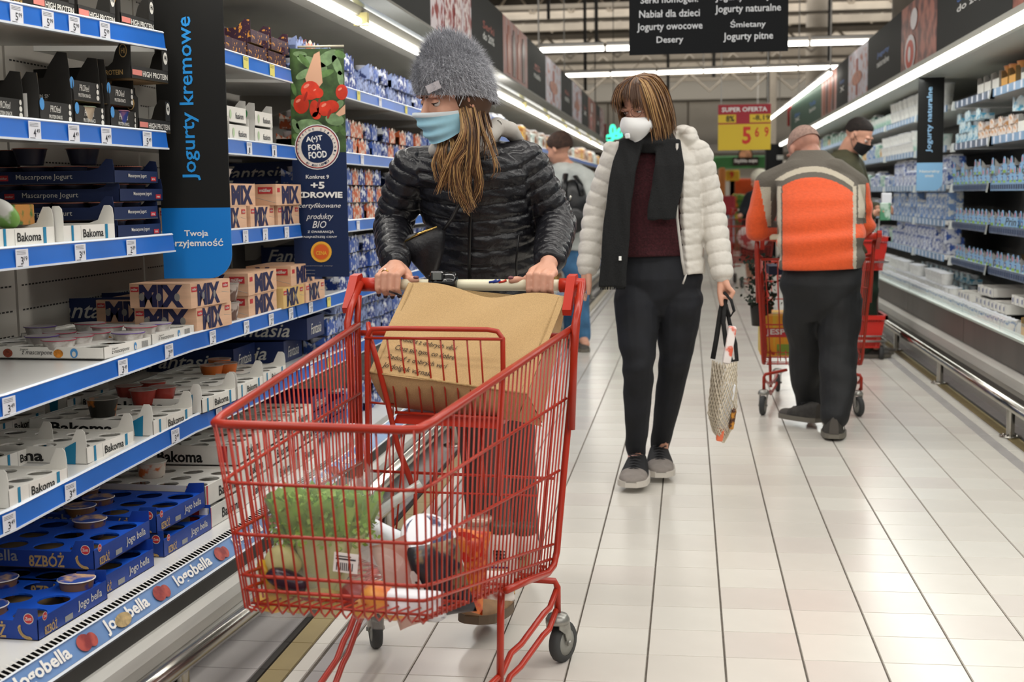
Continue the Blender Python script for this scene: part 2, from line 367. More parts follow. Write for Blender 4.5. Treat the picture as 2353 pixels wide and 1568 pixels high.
def price_tag(parent, y, z, txt, d=.003, wdt=.05, hgt=.042, m=None, xoff=0, rx=None):
    q = MB(); T = frame_from((LXF(y)+d+xoff, y, z), (.0617 if y < 3.7 else 0, 1, 0), (0, 0, 1))
    q.box(0, wdt, 0, hgt, 0, .0012, m or tagm, T)
    if txt:
        q.text(txt[0], (wdt*.36, hgt*.16, .0016), (1, 0, 0), (0, 1, 0), wdt*.22, hgt*.42, ink, .01, T=T)
        if len(txt) > 1: q.text(txt[1:], (wdt*.62, hgt*.36, .0016), (1, 0, 0), (0, 1, 0), wdt*.28, hgt*.24, ink, .01, T=T)
    for i in range(3): q.box(wdt*.08, wdt*.8, hgt*(.72+.08*i), hgt*(.74+.08*i), .0012, .0015, ink, T)
    q.box(wdt*.08, wdt*.5, hgt*.06, hgt*.1, .0012, .0015, ink, T)
    return q.build('price_tag', parent)
# five left shelves, each in a near unit, a second unit (to the blade banner) and a far run
names = ('topmost', 'second', 'third', 'fourth', 'lowest')
NS = (1.82, 3.55)
def left_shelf(i, y0, y1, lab, tags, ywl=()):
    ysx = [y for y in (y0, 2.7, 3.65, 3.74) if y0 <= y < y1-.01]+[y1]
    if ysx[0] != y0: ysx = [y0]+ysx
    pth = [(LXF(y), y, LZ(i, y)) for y in ysx]
    t = thing('shelf', lab, 'shelf', (LXF(y0), y0, LZ(i, y0)))
    q = MB(); q.sweep([(-.50, 0), (-.012, 0), (-.006, -.004), (-.006, -.03), (-.04, -.034), (-.5, -.018)], pth, shelf_w, close=True); q.build('shelf_board', t)
    q = MB(); q.sweep([(-.006, .004), (0, .004), (.004, -.0), (.0, -.004), (-.006, -.004)], pth, rail_w, close=True)
    q.sweep([(-.005, -.002), (.002, -.002), (.007, -.046), (.0, -.046)], pth, rail_b, close=True); q.sweep([(-.004, -.046), (.010, -.044), (.010, -.049), (-.004, -.049)], pth, rail_w, close=True); pr_ = q.build('price_rail', t)
    for yb in ([y for y in (1.9, 2.76, 3.69) if y0 <= y < y1] if y0 < 4 else [y for y in np.arange(4.63, 22, .94) if y0 <= y < min(y1, 9)]):
        q = MB(); T = frame_from((LXF(yb)-.5, yb, LZ(i, yb)-.02), (1, 0, 0), (0, 0, 1))
        q.prism([(0, 0), (.46, 0), (.46, -.02), (.28, -.045), (.12, -.10), (.05, -.15), (0, -.155)], -.002, .002, inner, T); q.build('bracket', t)
    for (u, v, tx, *mm) in tags:
        yy = PP(u, v, (LXF(3), 3, 0), (1, -.0617, 0)).y if u < 467 else PX(u, v, -1.445).y
        price_tag(pr_, yy, LZ(i, yy)-.046, tx, .008, m=(mm[0] if mm else None))
    return t
T0 = [[(15, 20, '599'), (88, 20, '599'), (150, 35, '599'), (222, 55, '599')], [(58, 300, '449'), (150, 307, '449'), (226, 312, '449'), (322, 322, '549')],
      [(28, 590, '319'), (165, 580, '319'), (284, 565, '289')], [(-2, 940, '349'), (265, 850, '349'), (373, 815, '289'), (480, 785, '279'), (558, 745, '219'), (616, 740, '219'), (662, 725, '229'), (708, 710, '229')],
      [(-2, 1200, '349'), (142, 1130, '349'), (388, 1015, '349'), (495, 965, '149')]]
wh = 'in the near left case, white with a blue price rail'
left_shelf(0, 1.82, 3.555, names[0]+' shelf '+wh, T0[0]); left_shelf(1, 1.82, 3.545, names[1]+' shelf from the top '+wh, T0[1]); left_shelf(2, 1.82, 3.56, names[2]+' shelf from the top '+wh, T0[2])
left_shelf(3, 1.82, 4.66, names[3]+' shelf in the near left case, half empty, with a long blue price rail', T0[3])
left_shelf(4, 1.82, 4.66, names[4]+' shelf of the near left case, holding white carton trays', T0[4])
left_shelf(0, 3.75, 4.70, 'topmost left shelf just beyond the black blade sign, yellow price tags', [(557, 145, '', tagy), (618, 155, '', tagy)])
left_shelf(1, 3.75, 4.72, 'second left shelf from the top just beyond the black blade sign', [(565, 340, '1'), (623, 345, '1')])
left_shelf(2, 3.75, 4.76, 'third left shelf from the top just beyond the black blade sign', [(556, 540, '2'), (602, 535, '2'), (652, 530, '2')])
for i in range(5):
    left_shelf(i, 4.84 if i < 3 else 4.68, 22, '%s shelf of the long far run of the left case, beyond the food banner' % names[i],
               [(u, 440+(u-1583)*s, '', m_) for u, s, m_ in ((820, .26, tagy), (870, .26, tagm), (930, .26, tagy))] if i == 0 else [(828, 380, ''), (905, 385, '', tagy)] if i == 1 else [(818, 515, ''), (760, 700, '')] if i == 2 else [(750, 690, '', tagy)] if i == 3 else [(752, 870, '', tagy), (712, 900, '')])
# rails on posts
def post_rail(nm, lab, pts, posts, r=.026, z=.13):
    t = thing(nm, lab, 'guard rail', (pts[0][0], pts[0][1], 0))
    q = MB(); q.tube([(x, y, z) for x, y in pts], r, steel, 14); q.build('rail_tube', t)
    for x, y in posts:
        q = MB(); q.lathe([(.02, 0), (.02, z-.01)], steel, 12, Matrix.Translation((x, y, 0))); q.build('post', t)
        q = MB(); q.lathe([(.052, .001), (.052, .007), (.02, .008)], steel, 16, Matrix.Translation((x, y, 0)), cap0=True)
        for k in range(4): q.lathe([(.007, .007), (.007, .014), (.001, .016)], steel, 6, Matrix.Translation((x+.036*math.cos(k*1.57+.8), y+.036*math.sin(k*1.57+.8), 0)))
        q.build('floor_plate', t)
post_rail('guard_rail', 'near stainless steel guard rail along the foot of the left case', [(-1.225, 1.9), (-1.16, 2.73), (-1.02, 4.42)], [(-1.172, 2.80), (-1.05, 4.38)], .024, .118)
post_rail('guard_rail', 'far stainless steel guard rail along the foot of the left case, behind the red cart', [(-1.105, 4.2), (-1.105, 22)], [(-1.105, y) for y in np.arange(6.0, 20, 1.75)], .026, .15)
post_rail('guard_rail', 'stainless steel guard rail along the foot of the right case', [(1.525, 4.2), (1.525, 22)], [(1.525, y) for y in (4.64, 6.395, 8.17, 9.87, 11.6, 13.3, 15)], .028, .155)
# ---- right case
RP = [(1.85, 24), (1.85, 4.0)]       # direction towards the camera: right of the path is -x
rcase = thing('dairy_case', 'long open refrigerated dairy case along the right side of the aisle', 'refrigerated case', (1.9, 8, 0))
panel_r = mat('case_front_dark', '57524e', .4, .15, noise=(3, .25), stretch=(1, 1, .2)); lipm = mat('lip_white_edge', 'dfeee8', .3)  # dark front panels and the plain white edge of the lip
b = MB(); b.sweep([(-.62, .42), (.20, .42)], RP, shelf_w); b.build('deck', rcase)
for k in range(10):
    y = 24-k*2; b = MB(); b.box(1.622, 1.64, y-1.995, y-.005, .24, .435, panel_r); b.build('front_panel', rcase)
b = MB(); b.sweep([(.20, .42), (.235, .425), (.25, .445), (.235, .455), (.19, .45)], RP, lipm, close=True); b.build('lip', rcase)
b = MB(); b.sweep([(.21, .27), (.24, .275), (.262, .25), (.265, .20), (.25, .165), (.21, .16)], RP, bumperm); b.build('bumper', rcase)
b = MB(); b.sweep([(.21, .16), (.20, .05), (-.5, .05)], RP, mat('plinth_dark', '454341', .5, noise=(3, .2))); b.sweep([(.2, .05), (.215, .045), (.215, .0)], RP, bumperm); b.build('plinth', rcase)
glass = mat('guard_glass', 'e8f2ef', .05, alpha=.22, spec=.6)
for k in range(20):
    y = 4.2+k*.94; b = MB(); b.box(1.603, 1.607, y+.004, y+.934, .45, .53, glass); b.build('glass_guard', rcase)
for k in range(20):
    y = 4.2+k*.94; b = MB(); b.box(2.40, 2.42, y+.004, y+.936, .15, 2.0, mat('case_inner_dark', '6f6e6a', .6, noise=(2, .1))); b.build('back_panel', rcase)
can_r = mat('canopy_white', 'b9bab0', .5); b = MB(); b.sweep([(-.6, 1.99), (.18, 1.99), (.25, 2.01), (.26, 2.07), (-.6, 2.12)], RP, can_r); b.build('canopy', rcase)
ltr = mat('canopy_light_panel', 'fffdf2', .4, emit=3.2)
for k in range(11):
    y = 4+k*1.8; b = MB(); b.box(1.592, 1.632, y+.02, y+1.78, 1.99, 2.035, ltr); b.build('lamp_tube', rcase)
RZ = (1.79, 1.50, 1.215, .955, .70)
railr = mat('right_rail_blue', '86aace', .35, noise=(6, .15)); railg = mat('right_rail_vents', '69788f', .4, noise=(50, .5), stretch=(1, 1, .2)); capm = mat('rail_end_cap', 'd8dcd8', .4)
rn = ('topmost', 'second', 'third', 'fourth', 'lowest')
for i, z in enumerate(RZ):
    for seg, (ya, yb) in enumerate(((4.0, 8.5), (8.5, 9.74), (9.9, 23))):
        if i < 3 and seg == 1: ya = 8.5
        t = thing('shelf', '%s shelf of the right case, %s' % (rn[i], ('nearest run', 'run just before the black blade sign', 'run beyond the black blade sign')[seg]), 'shelf', (1.86, ya, z))
        q = MB(); q.box(1.862, 2.40, ya, yb, z-.03, z, shelf_w); q.build('shelf_board', t)
        q = MB(); q.box(1.853, 1.862, ya+.03, yb-.03, z-.045, z+.003, railr if (i < 3 and seg == 0) or seg == 2 else railg)
        if i >= 2 and seg < 2:
            for k in range(int((yb-ya)/.055)): q.box(1.851, 1.853, ya+.04+k*.055, ya+.075+k*.055, z-.035, z-.008, mat('vent_dark', '3c4a66', .6))
        else:
            for k in range(int((yb-ya)/.16)): q.box(1.8505, 1.853, ya+.05+k*.16, ya+.085+k*.16, z-.042, z, tagm)
        q.build('price_rail', t)
        for yc in [y for y in (6.95, 8.5, 9.66, 11.2, 12.9) if ya <= y < yb+.01]:
            q = MB(); q.prism([(1.835, z-.055), (1.865, z-.055), (1.865, z+.006), (1.845, z+.006)], 0, .045, capm, frame_from((0, yc, 0), (1, 0, 0), (0, 0, 1))@Matrix.Translation((0, 0, -.0))); q.build('end_cap', t)
# ================================================================ SIGNS
signblk = mat('sign_black', '1b1b1a', .65, spec=.25, noise=(2, .1)); signblue = mat('sign_blue', '0b7bd0', .45); txtblue = mat('sign_text_blue', '2794e0', .45)
def blade(nm, lab, p00, p11, ysplit, blk, blu, rad, txt, tcol, sub, y, cr):
    x0, z0, x1, z1 = p00[0], p00[1], p11[0], p11[1]
    t = thing(nm, lab, 'sign', ((x0+x1)/2, y, z0)); T = frame_from((0, y, 0), (1, 0, 0), (0, 0, 1))
    q = MB(); q.prism([(x0, ysplit), (x1, ysplit), (x1, z1), (x0, z1)], -.003, .003, blk, T)
    tw_ = (x1-x0)
    T2 = frame_from((x0+tw_*.60, y-.0045, txt_z[0]), (0, 0, 1), (-1, 0, 0)); q.text(txt, (0, 0, 0), (1, 0, 0), (0, 1, 0), txt_z[1]-txt_z[0], tw_*.265, tcol, .012, T=T2)
    q.build('black_panel', t)
    q = MB(); q.prism(rounded(x0, x1, z0, ysplit, rad, 7, cr), -.003, .003, blu, T)
    for k, s_ in enumerate(sub):
        T3 = frame_from(((x0+x1)/2, y-.0045, ysplit-tw_*(.42+.145*k)), (1, 0, 0), (0, 0, 1)); q.text(s_, (0, 0, 0), (1, 0, 0), (0, 1, 0), tw_*(.35 if len(s_) < 8 else .78), tw_*(.11 if len(s_) < 8 else .135), white, .02, align='c', T=T3)
    q.build('blue_panel', t); return t
txt_z = (PY(440, 415, 3.65).z, PY(440, 38, 3.65).z)
a = PY(365, 400, 3.65); c = PY(526, 400, 3.65)
blade('blade_sign', 'tall black and blue blade sign reading Jogurty kremowe in the left case', (a.x+.004, PY(440, 640, 3.65).z), (c.x, 1.93), PY(440, 478, 3.65).z, signblk, signblue, .07, 'Jogurty kremowe', txtblue, ('Twoja', 'przyjemność'), 3.65, (0, 1, 0, 0))
Y9 = 9.82; txt_z = (PY(2140, 350, Y9).z, PY(2140, 200, Y9).z); a = PY(2108, 300, Y9); c = PY(2168, 300, Y9)
blade('blade_sign', 'black and pale blue blade sign reading Jogurty naturalne in the right case', (a.x, PY(2140, 438, Y9).z), (c.x, 1.985), PY(2140, 374, Y9).z, signblk, mat('sign_pale_blue', '8fc0e6', .45), .06, 'Jogurty naturalne', mat('sign_text_pale', '9cc9ee', .45), ('Naturalny', 'smak'), Y9, (0, 1, 0, 0))
# food banner (picture board) across the left case
YB = 4.79
leafm = mat('leaf_print', '4d6b3a', .5, noise=(18, .6, .3, .7), col2='1e2a18'); leaf2 = mat('leaf_print_light', '7c9a6c', .5, noise=(40, .3)); tomato = mat('tomato_print', 'd8402a', .35, noise=(15, .35)); navy = mat('banner_navy', '12264c', .45); fingr = mat('skin_print', 'd9a98a', .5)
cream = mat('badge_cream', 'e6ddd2', .5); orange_p = mat('badge_orange', 'e0632a', .5); yelp = mat('badge_yellow', 'efb23c', .5)
t = thing('food_banner', 'tall narrow tomato banner with ACT FOR FOOD badge hanging in the left case', 'banner', (-1.37, YB, .88))
def bp(u, v): p = PY(u, v, YB); return (p.x, p.z)
q = MB(); TB = frame_from((0, YB, 0), (1, 0, 0), (0, 0, 1)); TF = frame_from((0, YB-.003, 0), (1, 0, 0), (0, 0, 1))
def bq(pts, m, dz=.0005, mb=None): (mb or q).add([(*bp(u, v), dz) for u, v in pts], [tuple(range(len(pts)))], m, False, TF)
q.add([(*bp(*p), -.003) for p in ((678, 636), (803, 636), (790, 112), (666, 112))]+[(*bp(*p), .0) for p in ((678, 636), (803, 636), (790, 112), (666, 112))], [(0, 1, 2, 3), (4, 5, 6, 7), (0, 4, 5, 1), (1, 5, 6, 2), (2, 6, 7, 3), (3, 7, 4, 0)], navy, False, TF)
bq([(671, 350), (796, 350), (790, 112), (666, 112)], leafm)
def bdisc(u, v, ru, rv, m, dz, n=14, ang=0):
    pts = [(u+ru*math.cos(ang)*math.cos(2*math.pi*k/n)-rv*math.sin(ang)*math.sin(2*math.pi*k/n), v+ru*math.sin(ang)*math.cos(2*math.pi*k/n)+rv*math.cos(ang)*math.sin(2*math.pi*k/n)) for k in range(n)][::-1]
    bq(pts, m, dz)
for u, v, a_, r1, r2 in ((718, 145, .4, 38, 12), (752, 135, -.6, 30, 15), (700, 170, -.5, 22, 9), (775, 150, 1.2, 25, 9), (770, 275, .2, 22, 14), (712, 290, .1, 32, 16), (680, 240, .8, 14, 8), (783, 180, 1.4, 18, 7), (690, 125, .1, 16, 7), (680, 290, 1.2, 18, 7), (780, 240, -.7, 12, 8)): bdisc(u, v, r1, r2, leaf2, .0008, ang=a_)
for u, v, a_, r1, r2 in ((700, 140, .9, 20, 7), (745, 170, -.3, 24, 8), (782, 125, .5, 14, 8), (676, 205, 1.3, 16, 5), (760, 300, -.2, 22, 9), (690, 320, .6, 20, 8), (788, 300, 1.1, 14, 6)): bdisc(u, v, r1, r2, mat('leaf_print_mid', '5f8248', .5, noise=(30, .4)), .0009, ang=a_)
bq([(722, 125), (735, 118), (742, 190), (730, 205), (708, 200), (702, 180)], fingr, .001); bq([(772, 262), (794, 240), (794, 262), (780, 268)], fingr, .001)
for u, v, r1, r2 in ((714, 208, 22, 22), (732, 214, 12, 12), (693, 240, 18, 22), (723, 250, 11, 20), (748, 250, 20, 17), (762, 245, 18, 15), (786, 212, 14, 18), (728, 266, 10, 9)): bdisc(u, v, r1, r2, tomato, .0012+.0001*(u % 5))
for u, v, r_ in ((705, 198, 6), (724, 207, 3), (686, 232, 5), (745, 242, 5), (782, 205, 4)): bdisc(u, v, r_*1.3, r_*.6, mat('tomato_shine', 'ee8f78', .4), .0019, ang=-.6)
for u, v in ((703, 222), (733, 238), (757, 262)): bdisc(u, v, 3, 12, mat('tomato_crease', '9c2418', .5), .0018, ang=.3)
bdisc(730, 338, 52, 52, white, .002, 28); bdisc(730, 338, 50, 50, navy, .0023, 28); bdisc(730, 338, 48.5, 48.5, mat('badge_red', 'c0392b', .5), .0025, 28); bdisc(730, 338, 47, 47, cream, .0027, 28); bdisc(730, 338, 37, 37, navy, .003, 28)
def btext(s_, u, v, w_, h_, m, bold=.02, shear=0, rot=0):
    a0 = Vector((*bp(u, v), .0035)); b0 = Vector((*bp(u+w_*math.cos(rot), v-w_*math.sin(rot)), .0035)); c0 = Vector((*bp(u-h_*math.sin(rot), v-h_*math.cos(rot)), .0035))
    q.text(s_, a0, b0-a0, c0-a0, (b0-a0).length, (c0-a0).length, m, bold, shear, T=TF)
btext('A(•)T', 705, 330, 38, 15, white, .03, rot=.12); btext('FOR', 710, 347, 30, 14, white, .03, rot=.1); btext('FOOD', 711, 366, 42, 16, white, .03, rot=.1)
for k, chx in enumerate('KONKRETNE DZIAŁANIA'):
    a_ = math.radians(198-k*12.0-0); 
    if chx != ' ': btext(chx, 730+41*math.cos(a_)-2, 338-41*math.sin(a_)+2, 4, 5, navy, .01, rot=a_-math.pi/2)
for k, chx in enumerate('BY JEŚĆ LEPIEJ'):
    a_ = math.radians(236+k*5.6)
    if chx != ' ': btext(chx, 730+43*math.cos(a_)-2, 338-43*math.sin(a_)+2, 4, 5, navy, .01, rot=a_+math.pi/2)
for s_, u, v, w_, h_, bo, sh in (('Konkret 9', 704, 411, 53, 9, .01, 0), ('+5', 715, 434, 32, 16, .03, 0), ('ZDROWIE', 680, 455, 108, 14, .04, 0), ('certyfikowane', 688, 481, 96, 14, .0, .35), ('produkty', 705, 508, 62, 17, .0, .35), ('BIO', 719, 524, 32, 16, .0, .3), ('Z GWARANCJĄ', 708, 537, 60, 7, .01, 0), ('NAJNIŻSZEJ CENY', 699, 548, 77, 7, .01, 0)): btext(s_, u, v, w_, h_, white, bo, sh)
bdisc(739, 579, 24, 24, yelp, .002, 24); bdisc(739, 579, 19, 19, mat('badge_yellow_in', 'd98a2b', .5), .0023, 24); bdisc(739, 579, 17, 17, orange_p, .0026, 24); btext('CENA', 727, 586, 25, 9, yelp, .03)
for v_ in (612, 622, 630): btext('gwarancji ceny', 700, v_, 66 if v_ < 620 else 25, 1.6, cream, 0)
q.build('printed_board', t)
q = MB(); p0 = PY(684, 108, YB); p1 = PY(790, 106, YB); q.tube([p0, p1], .0045, mat('rod_beige', 'b9b29c', .4), 8); q.build('top_rod', t)
# big hanging category sign
YH = 8.0; x0 = PY(1446, 60, YH).x; x1 = PY(1811, 60, YH).x; zb = PY(1630, 122, YH).z
t = thing('hanging_sign', 'large black hanging sign listing Jogurty owocowe, Desery and other dairy kinds', 'sign', ((x0+x1)/2, YH, zb))
q = MB(); q.box(x0, x1, YH-.012, YH+.012, zb, zb+.62, mat('hanging_sign_black', '101214', .7, spec=.2)); lt = mat('sign_text_grey', 'cfd2d4', .5)
TH = frame_from((0, YH-.0135, 0), (1, 0, 0), (0, 0, 1))
for s_, u0, u1, v, hh in (('Desery', 1509, 1570, 104, 16), ('Jogurty owocowe', 1464, 1614, 76, 18), ('Nabiał dla dzieci', 1469, 1608, 42, 17), ('Serki homogen.', 1472, 1604, 14, 17), ('Jogurty pitne', 1662, 1776, 98, 18), ('Śmietany', 1678, 1759, 68, 18), ('Jogurty naturalne', 1643, 1794, 35, 18), ('Jogurty funkcjon.', 1644, 1793, 7, 18)):
    a0 = PY(u0, v, YH); a1 = PY(u1, v, YH); hgt = hh*YH/FP
    q.text(s_, (a0.x, a0.z, 0), (1, 0, 0), (0, 1, 0), (a1.x-a0.x), hgt*(1.15 if any(c in s_ for c in 'gyj') else .95), lt, .008, T=TH)
q.build('sign_board', t)
q = MB()
for x in (x0+.1, x1-.1): q.tube([(x, YH, zb+.62), (x, YH, 6)], .004, fit, 5)
q.build('hanger', t)
# red and yellow offer sign
YO = 13.0; x0 = PY(1650, 290, YO).x; x1 = PY(1771, 290, YO).x; zt = PY(1710, 240, YO).z; zb = PY(1710, 345, YO).z; Hh = zt-zb
t = thing('offer_sign', 'hanging red and yellow SUPER OFERTA price sign showing 5 69', 'sign', ((x0+x1)/2, YO, zb)); offy = mat('offer_yellow', 'd9b92e', .5); offr = mat('offer_red', 'a02330', .5); numr = mat('number_red', 'c8301f', .5)
q = MB(); TO = frame_from((0, YO-.011, 0), (1, 0, 0), (0, 0, 1)); q.box(x0, x1, YO-.01, YO+.01, zb, zb+Hh*.57, offy)
W_ = x1-x0
q.text('5', (x0+W_*.46, zb+Hh*.13, .001), (1, 0, 0), (0, 1, 0), W_*.17, Hh*.38, numr, .03, T=TO); q.text('6', (x0+W_*.70, zb+Hh*.28, .001), (1, 0, 0), (0, 1, 0), W_*.08, Hh*.22, numr, .02, T=TO); q.text('9', (x0+W_*.88, zb+Hh*.28, .001), (1, 0, 0), (0, 1, 0), W_*.08, Hh*.22, numr, .02, T=TO)
q.build('price_board', t)
q = MB(); q.box(x0, x1, YO-.01, YO+.01, zb+Hh*.57, zt, offr); q.text('SUPER OFERTA', (x0+W_*.07, zt-Hh*.16, .001), (1, 0, 0), (0, 1, 0), W_*.86, Hh*.1, white, .02, T=TO)
q.box(x0, x0+W_*.34, YO-.013, YO-.01, zb+Hh*.6, zb+Hh*.78, offy); q.box(x0+W_*.6, x1, YO-.013, YO-.01, zb+Hh*.6, zb+Hh*.78, offy)
q.text('8%', (x0+W_*.15, zb+Hh*.62, .003), (1, 0, 0), (0, 1, 0), W_*.16, Hh*.14, black, .03, T=TO); q.text('-8,19', (x0+W_*.66, zb+Hh*.63, .003), (1, 0, 0), (0, 1, 0), W_*.32, Hh*.13, black, .02, T=TO); q.build('header_board', t)
q = MB(); [q.tube([(x, YO, zt), (x, YO, 7)], .005, fit, 5) for x in (x0+.03, x1-.03)]; q.build('hanger', t)
# header banner boards above both rows of cases
gy = mat('header_charcoal', '343534', .7, spec=.3); redt = mat('header_text_red', 'a5402f', .5); blut = mat('header_text_blue', '3c72c8', .5); grn = mat('header_green', '2f5443', .6)
pm = [mat('picture_food_a', 'd8cfd2', .5, noise=(9, .5, .45, .55), col2='8e3430'), mat('picture_bottles', 'b9a6a8', .5, noise=(7, .5, .4, .6), col2='b8694a', stretch=(1, 6, .6)), mat('picture_flowers', 'dcd8e2', .5, noise=(12, .5, .38, .46), col2='c4745f'), mat('picture_meat', 'b06a58', .5, noise=(8, .5, .4, .6), col2='5c2a26')]
def header(side, pieces):
    for k, (ya, yb, zb_, zt_, kind, lab, txt) in enumerate(pieces):
        q = MB(); x = -1.44 if side < 0 else 1.66
        m = {'g': gy, 'n': grn}.get(kind) or pm[int(kind)]
        q.box(x-.008, x+.008, ya+.004, yb-.004, zb_, zt_, m)
        xs = x+.0095 if side < 0 else x-.0095; T = frame_from((xs, ya if side < 0 else yb, zb_), (0, 1 if side < 0 else -1, 0), (0, 0, 1)); L = yb-ya; Hh_ = zt_-zb_
        if kind in 'gn':
            c = redt if side < 0 else blut
            for j, s_ in enumerate(txt): q.text(s_, (L*.32, Hh_*(.52 if len(txt) == 1 else .5)-j*.075, 0), (1, 0, 0), (0, 1, 0), L*.36, .055, c if j == 0 else white, .01, T=T)
        elif kind == '1':
            for j in range(4): q.box(L*(.14+.2*j), L*(.25+.2*j), .03, Hh_*(.72+.06*(j % 2)), 0, .004, mat('picture_glass_%d' % (j % 2), ('a4583c', '50302c')[j % 2], .4), T); q.box(L*(.17+.2*j), L*(.22+.2*j), Hh_*(.72+.06*(j % 2)), Hh_*.88, 0, .004, mat('picture_glass_%d' % (j % 2), 'a4583c', .4), T)
        elif kind == '0':
            for j in range(3): q.box(L*(.30+.24*j), L*(.46+.24*j), .02, Hh_*.95, 0, .003, mat('picture_jam', '8e2f2f', .4, noise=(14, .5, .45, .55), col2='e0d8d6'), T)
        elif kind == '3':
            q.disc((L*.3, Hh_*.24, .004), (1, 0, 0), (0, 1, 0), L*.16, Hh_*.28, mat('picture_plate', 'e6e0e0', .5), T=T); q.disc((L*.3, Hh_*.22, .006), (1, 0, 0), (0, 1, 0), L*.125, Hh_*.22, mat('picture_soup', 'c4452e', .5), T=T); q.disc((L*.3, Hh_*.22, .008), (1, 0, 0), (0, 1, 0), L*.04, Hh_*.12, mat('picture_plate', 'e6e0e0', .5), T=T); q.disc((L*.4, Hh_*.72, .004), (1, 0, 0), (0, 1, 0), L*.1, Hh_*.16, mat('picture_plate', 'e6e0e0', .5), T=T)
        elif kind == '2':
            q.box(L*.44, L*.52, .04, Hh_*.8, 0, .003, mat('picture_stem', 'b0523e', .5), T); q.disc((L*.48, Hh_*.42, .004), (1, 0, 0), (0, 1, 0), L*.26, Hh_*.14, mat('picture_petals', 'cf8a72', .5, noise=(14, .5)), T=T)
        tag(q.build('header_board'), lab, 'sign board')
ZL = (2.12, 2.58)
header(-1, [(3.2, 7.3, *ZL, 'g', 'charcoal header board above the left case, nearest the camera', ('Jogurty',)), (7.3, 8.7, *ZL, '0', 'header picture of striped jars above the left case, behind the grey beanie', ''), (8.7, 10.2, *ZL, 'g', 'charcoal header board between the jar and bottle pictures on the left', ('Serki', 'do 20%')),
            (10.2, 11.75, *ZL, '1', 'header picture of brown bottles above the left case', ''), (11.75, 13.25, *ZL, 'g', 'charcoal header board right of the bottle picture on the left', ('5', 'masło')), (13.25, 14.85, *ZL, '2', 'nearer of two pale flower pictures above the left case', ''), (14.85, 16.3, *ZL, 'g', 'charcoal header board between the two pale flower pictures', ('Masło', 'extra')),
            (16.3, 17.7, *ZL, '2', 'further of two pale flower pictures above the left case', ''), (17.7, 18.9, *ZL, 'g', 'charcoal header board with orange print, second last on the left', ('Ser', 'x')), (18.9, 20.4, *ZL, '3', 'reddish header picture near the far end of the left case', ''), (20.4, 21.4, *ZL, 'g', 'furthest charcoal header board above the left case', ('Tu', 'x')), (21.4, 22.4, *ZL, '0', 'last header picture at the end of the left case', '')])
ZR = (2.09, 2.58)
header(1, [(4.5, 7.15, *ZR, '3', 'large header picture of red soup and meat at the right edge of the photo', ''), (7.15, 9.25, *ZR, 'g', 'charcoal header board with blue lettering Śmietana above the right case', ('Śmietana', 'do zup')),
           (9.25, 10.75, *ZR, '3', 'header picture of red soup, plate and meat above the right blade sign', ''), (10.75, 12.7, *ZR, 'g', 'charcoal header board with blue words Jogurty naturalne on the right', ('Jogurty', 'naturalne')), (12.7, 14.2, *ZR, '2', 'grey header picture further along above the right case', ''),
           (14.2, 15.3, *ZR, 'g', 'charcoal header board with blue word beyond the grey picture', ('Kefiry', 'x')), (15.3, 17.0, *ZR, '1', 'bottle header picture in the green section on the right', ''), (17.0, 19.4, *ZR, 'n', 'green header board above the right case, further off', ('Tofu', 'bio')), (19.4, 22, *ZR, 'n', 'last green header board above the right case', ('Eko', 'x'))])
# thin glass valance below the left header is part of the canopy; red hooks and a green neon leaf at the far end
q = MB(); p = PY(1397, 330, 24)
pts = [PY(u, v, 24) for u, v in ((1350, 280), (1385, 280), (1393, 288), (1393, 330))]
q.box(PY(1368, 290, 24).x, PY(1393, 290, 24).x, 23.98, 24.02, PY(1390, 335, 24).z, PY(1390, 285, 24).z, mat('banner_dark_red', '8e1d1d', .5)); q.tube([PY(1352, 276, 24), PY(1384, 276, 24), PY(1384, 286, 24)], .012, black, 6)
q.tube([PY(1368, 276, 24), PY(1368, 276, 24)+Vector((0, 0, 4))], .01, black, 5); tag(q.build('hook_banner'), 'dark red banner on a black hook at the end of the left case', 'banner')
q = MB(); q.tube([PY(1858, 225, 22), PY(1822, 240, 22), PY(1812, 255, 22), PY(1812, 290, 22)], .05, mat('banner_bright_red', 'b01e22', .5), 8, flat=.4)
tag(q.build('hook_banner'), 'bright red hooked banner hanging at the end of the right case', 'banner')
q = MB(); neon = mat('neon_green', '3fe0b0', .4, emit=2.2)
for u, v, r1, r2, a_ in ((1408, 300, 5, 12, .1), (1400, 318, 9, 6, .4), (1416, 312, 9, 5, -.3), (1425, 305, 5, 9, .6)):
    c = PY(u, v, 26); s_ = 26/FP; q.tube([c+Vector((s_*r1*math.cos(k*math.pi/5), 0, s_*r2*math.sin(k*math.pi/5))) for k in range(10)], .025, neon, 6, closed=True)
q.tube([PY(1410, 295, 26), PY(1410, 295, 26)+Vector((0, 0, 4.5))], .008, black, 5); tag(q.build('neon_leaf_sign'), 'glowing green neon leaf sign between the two women', 'sign')
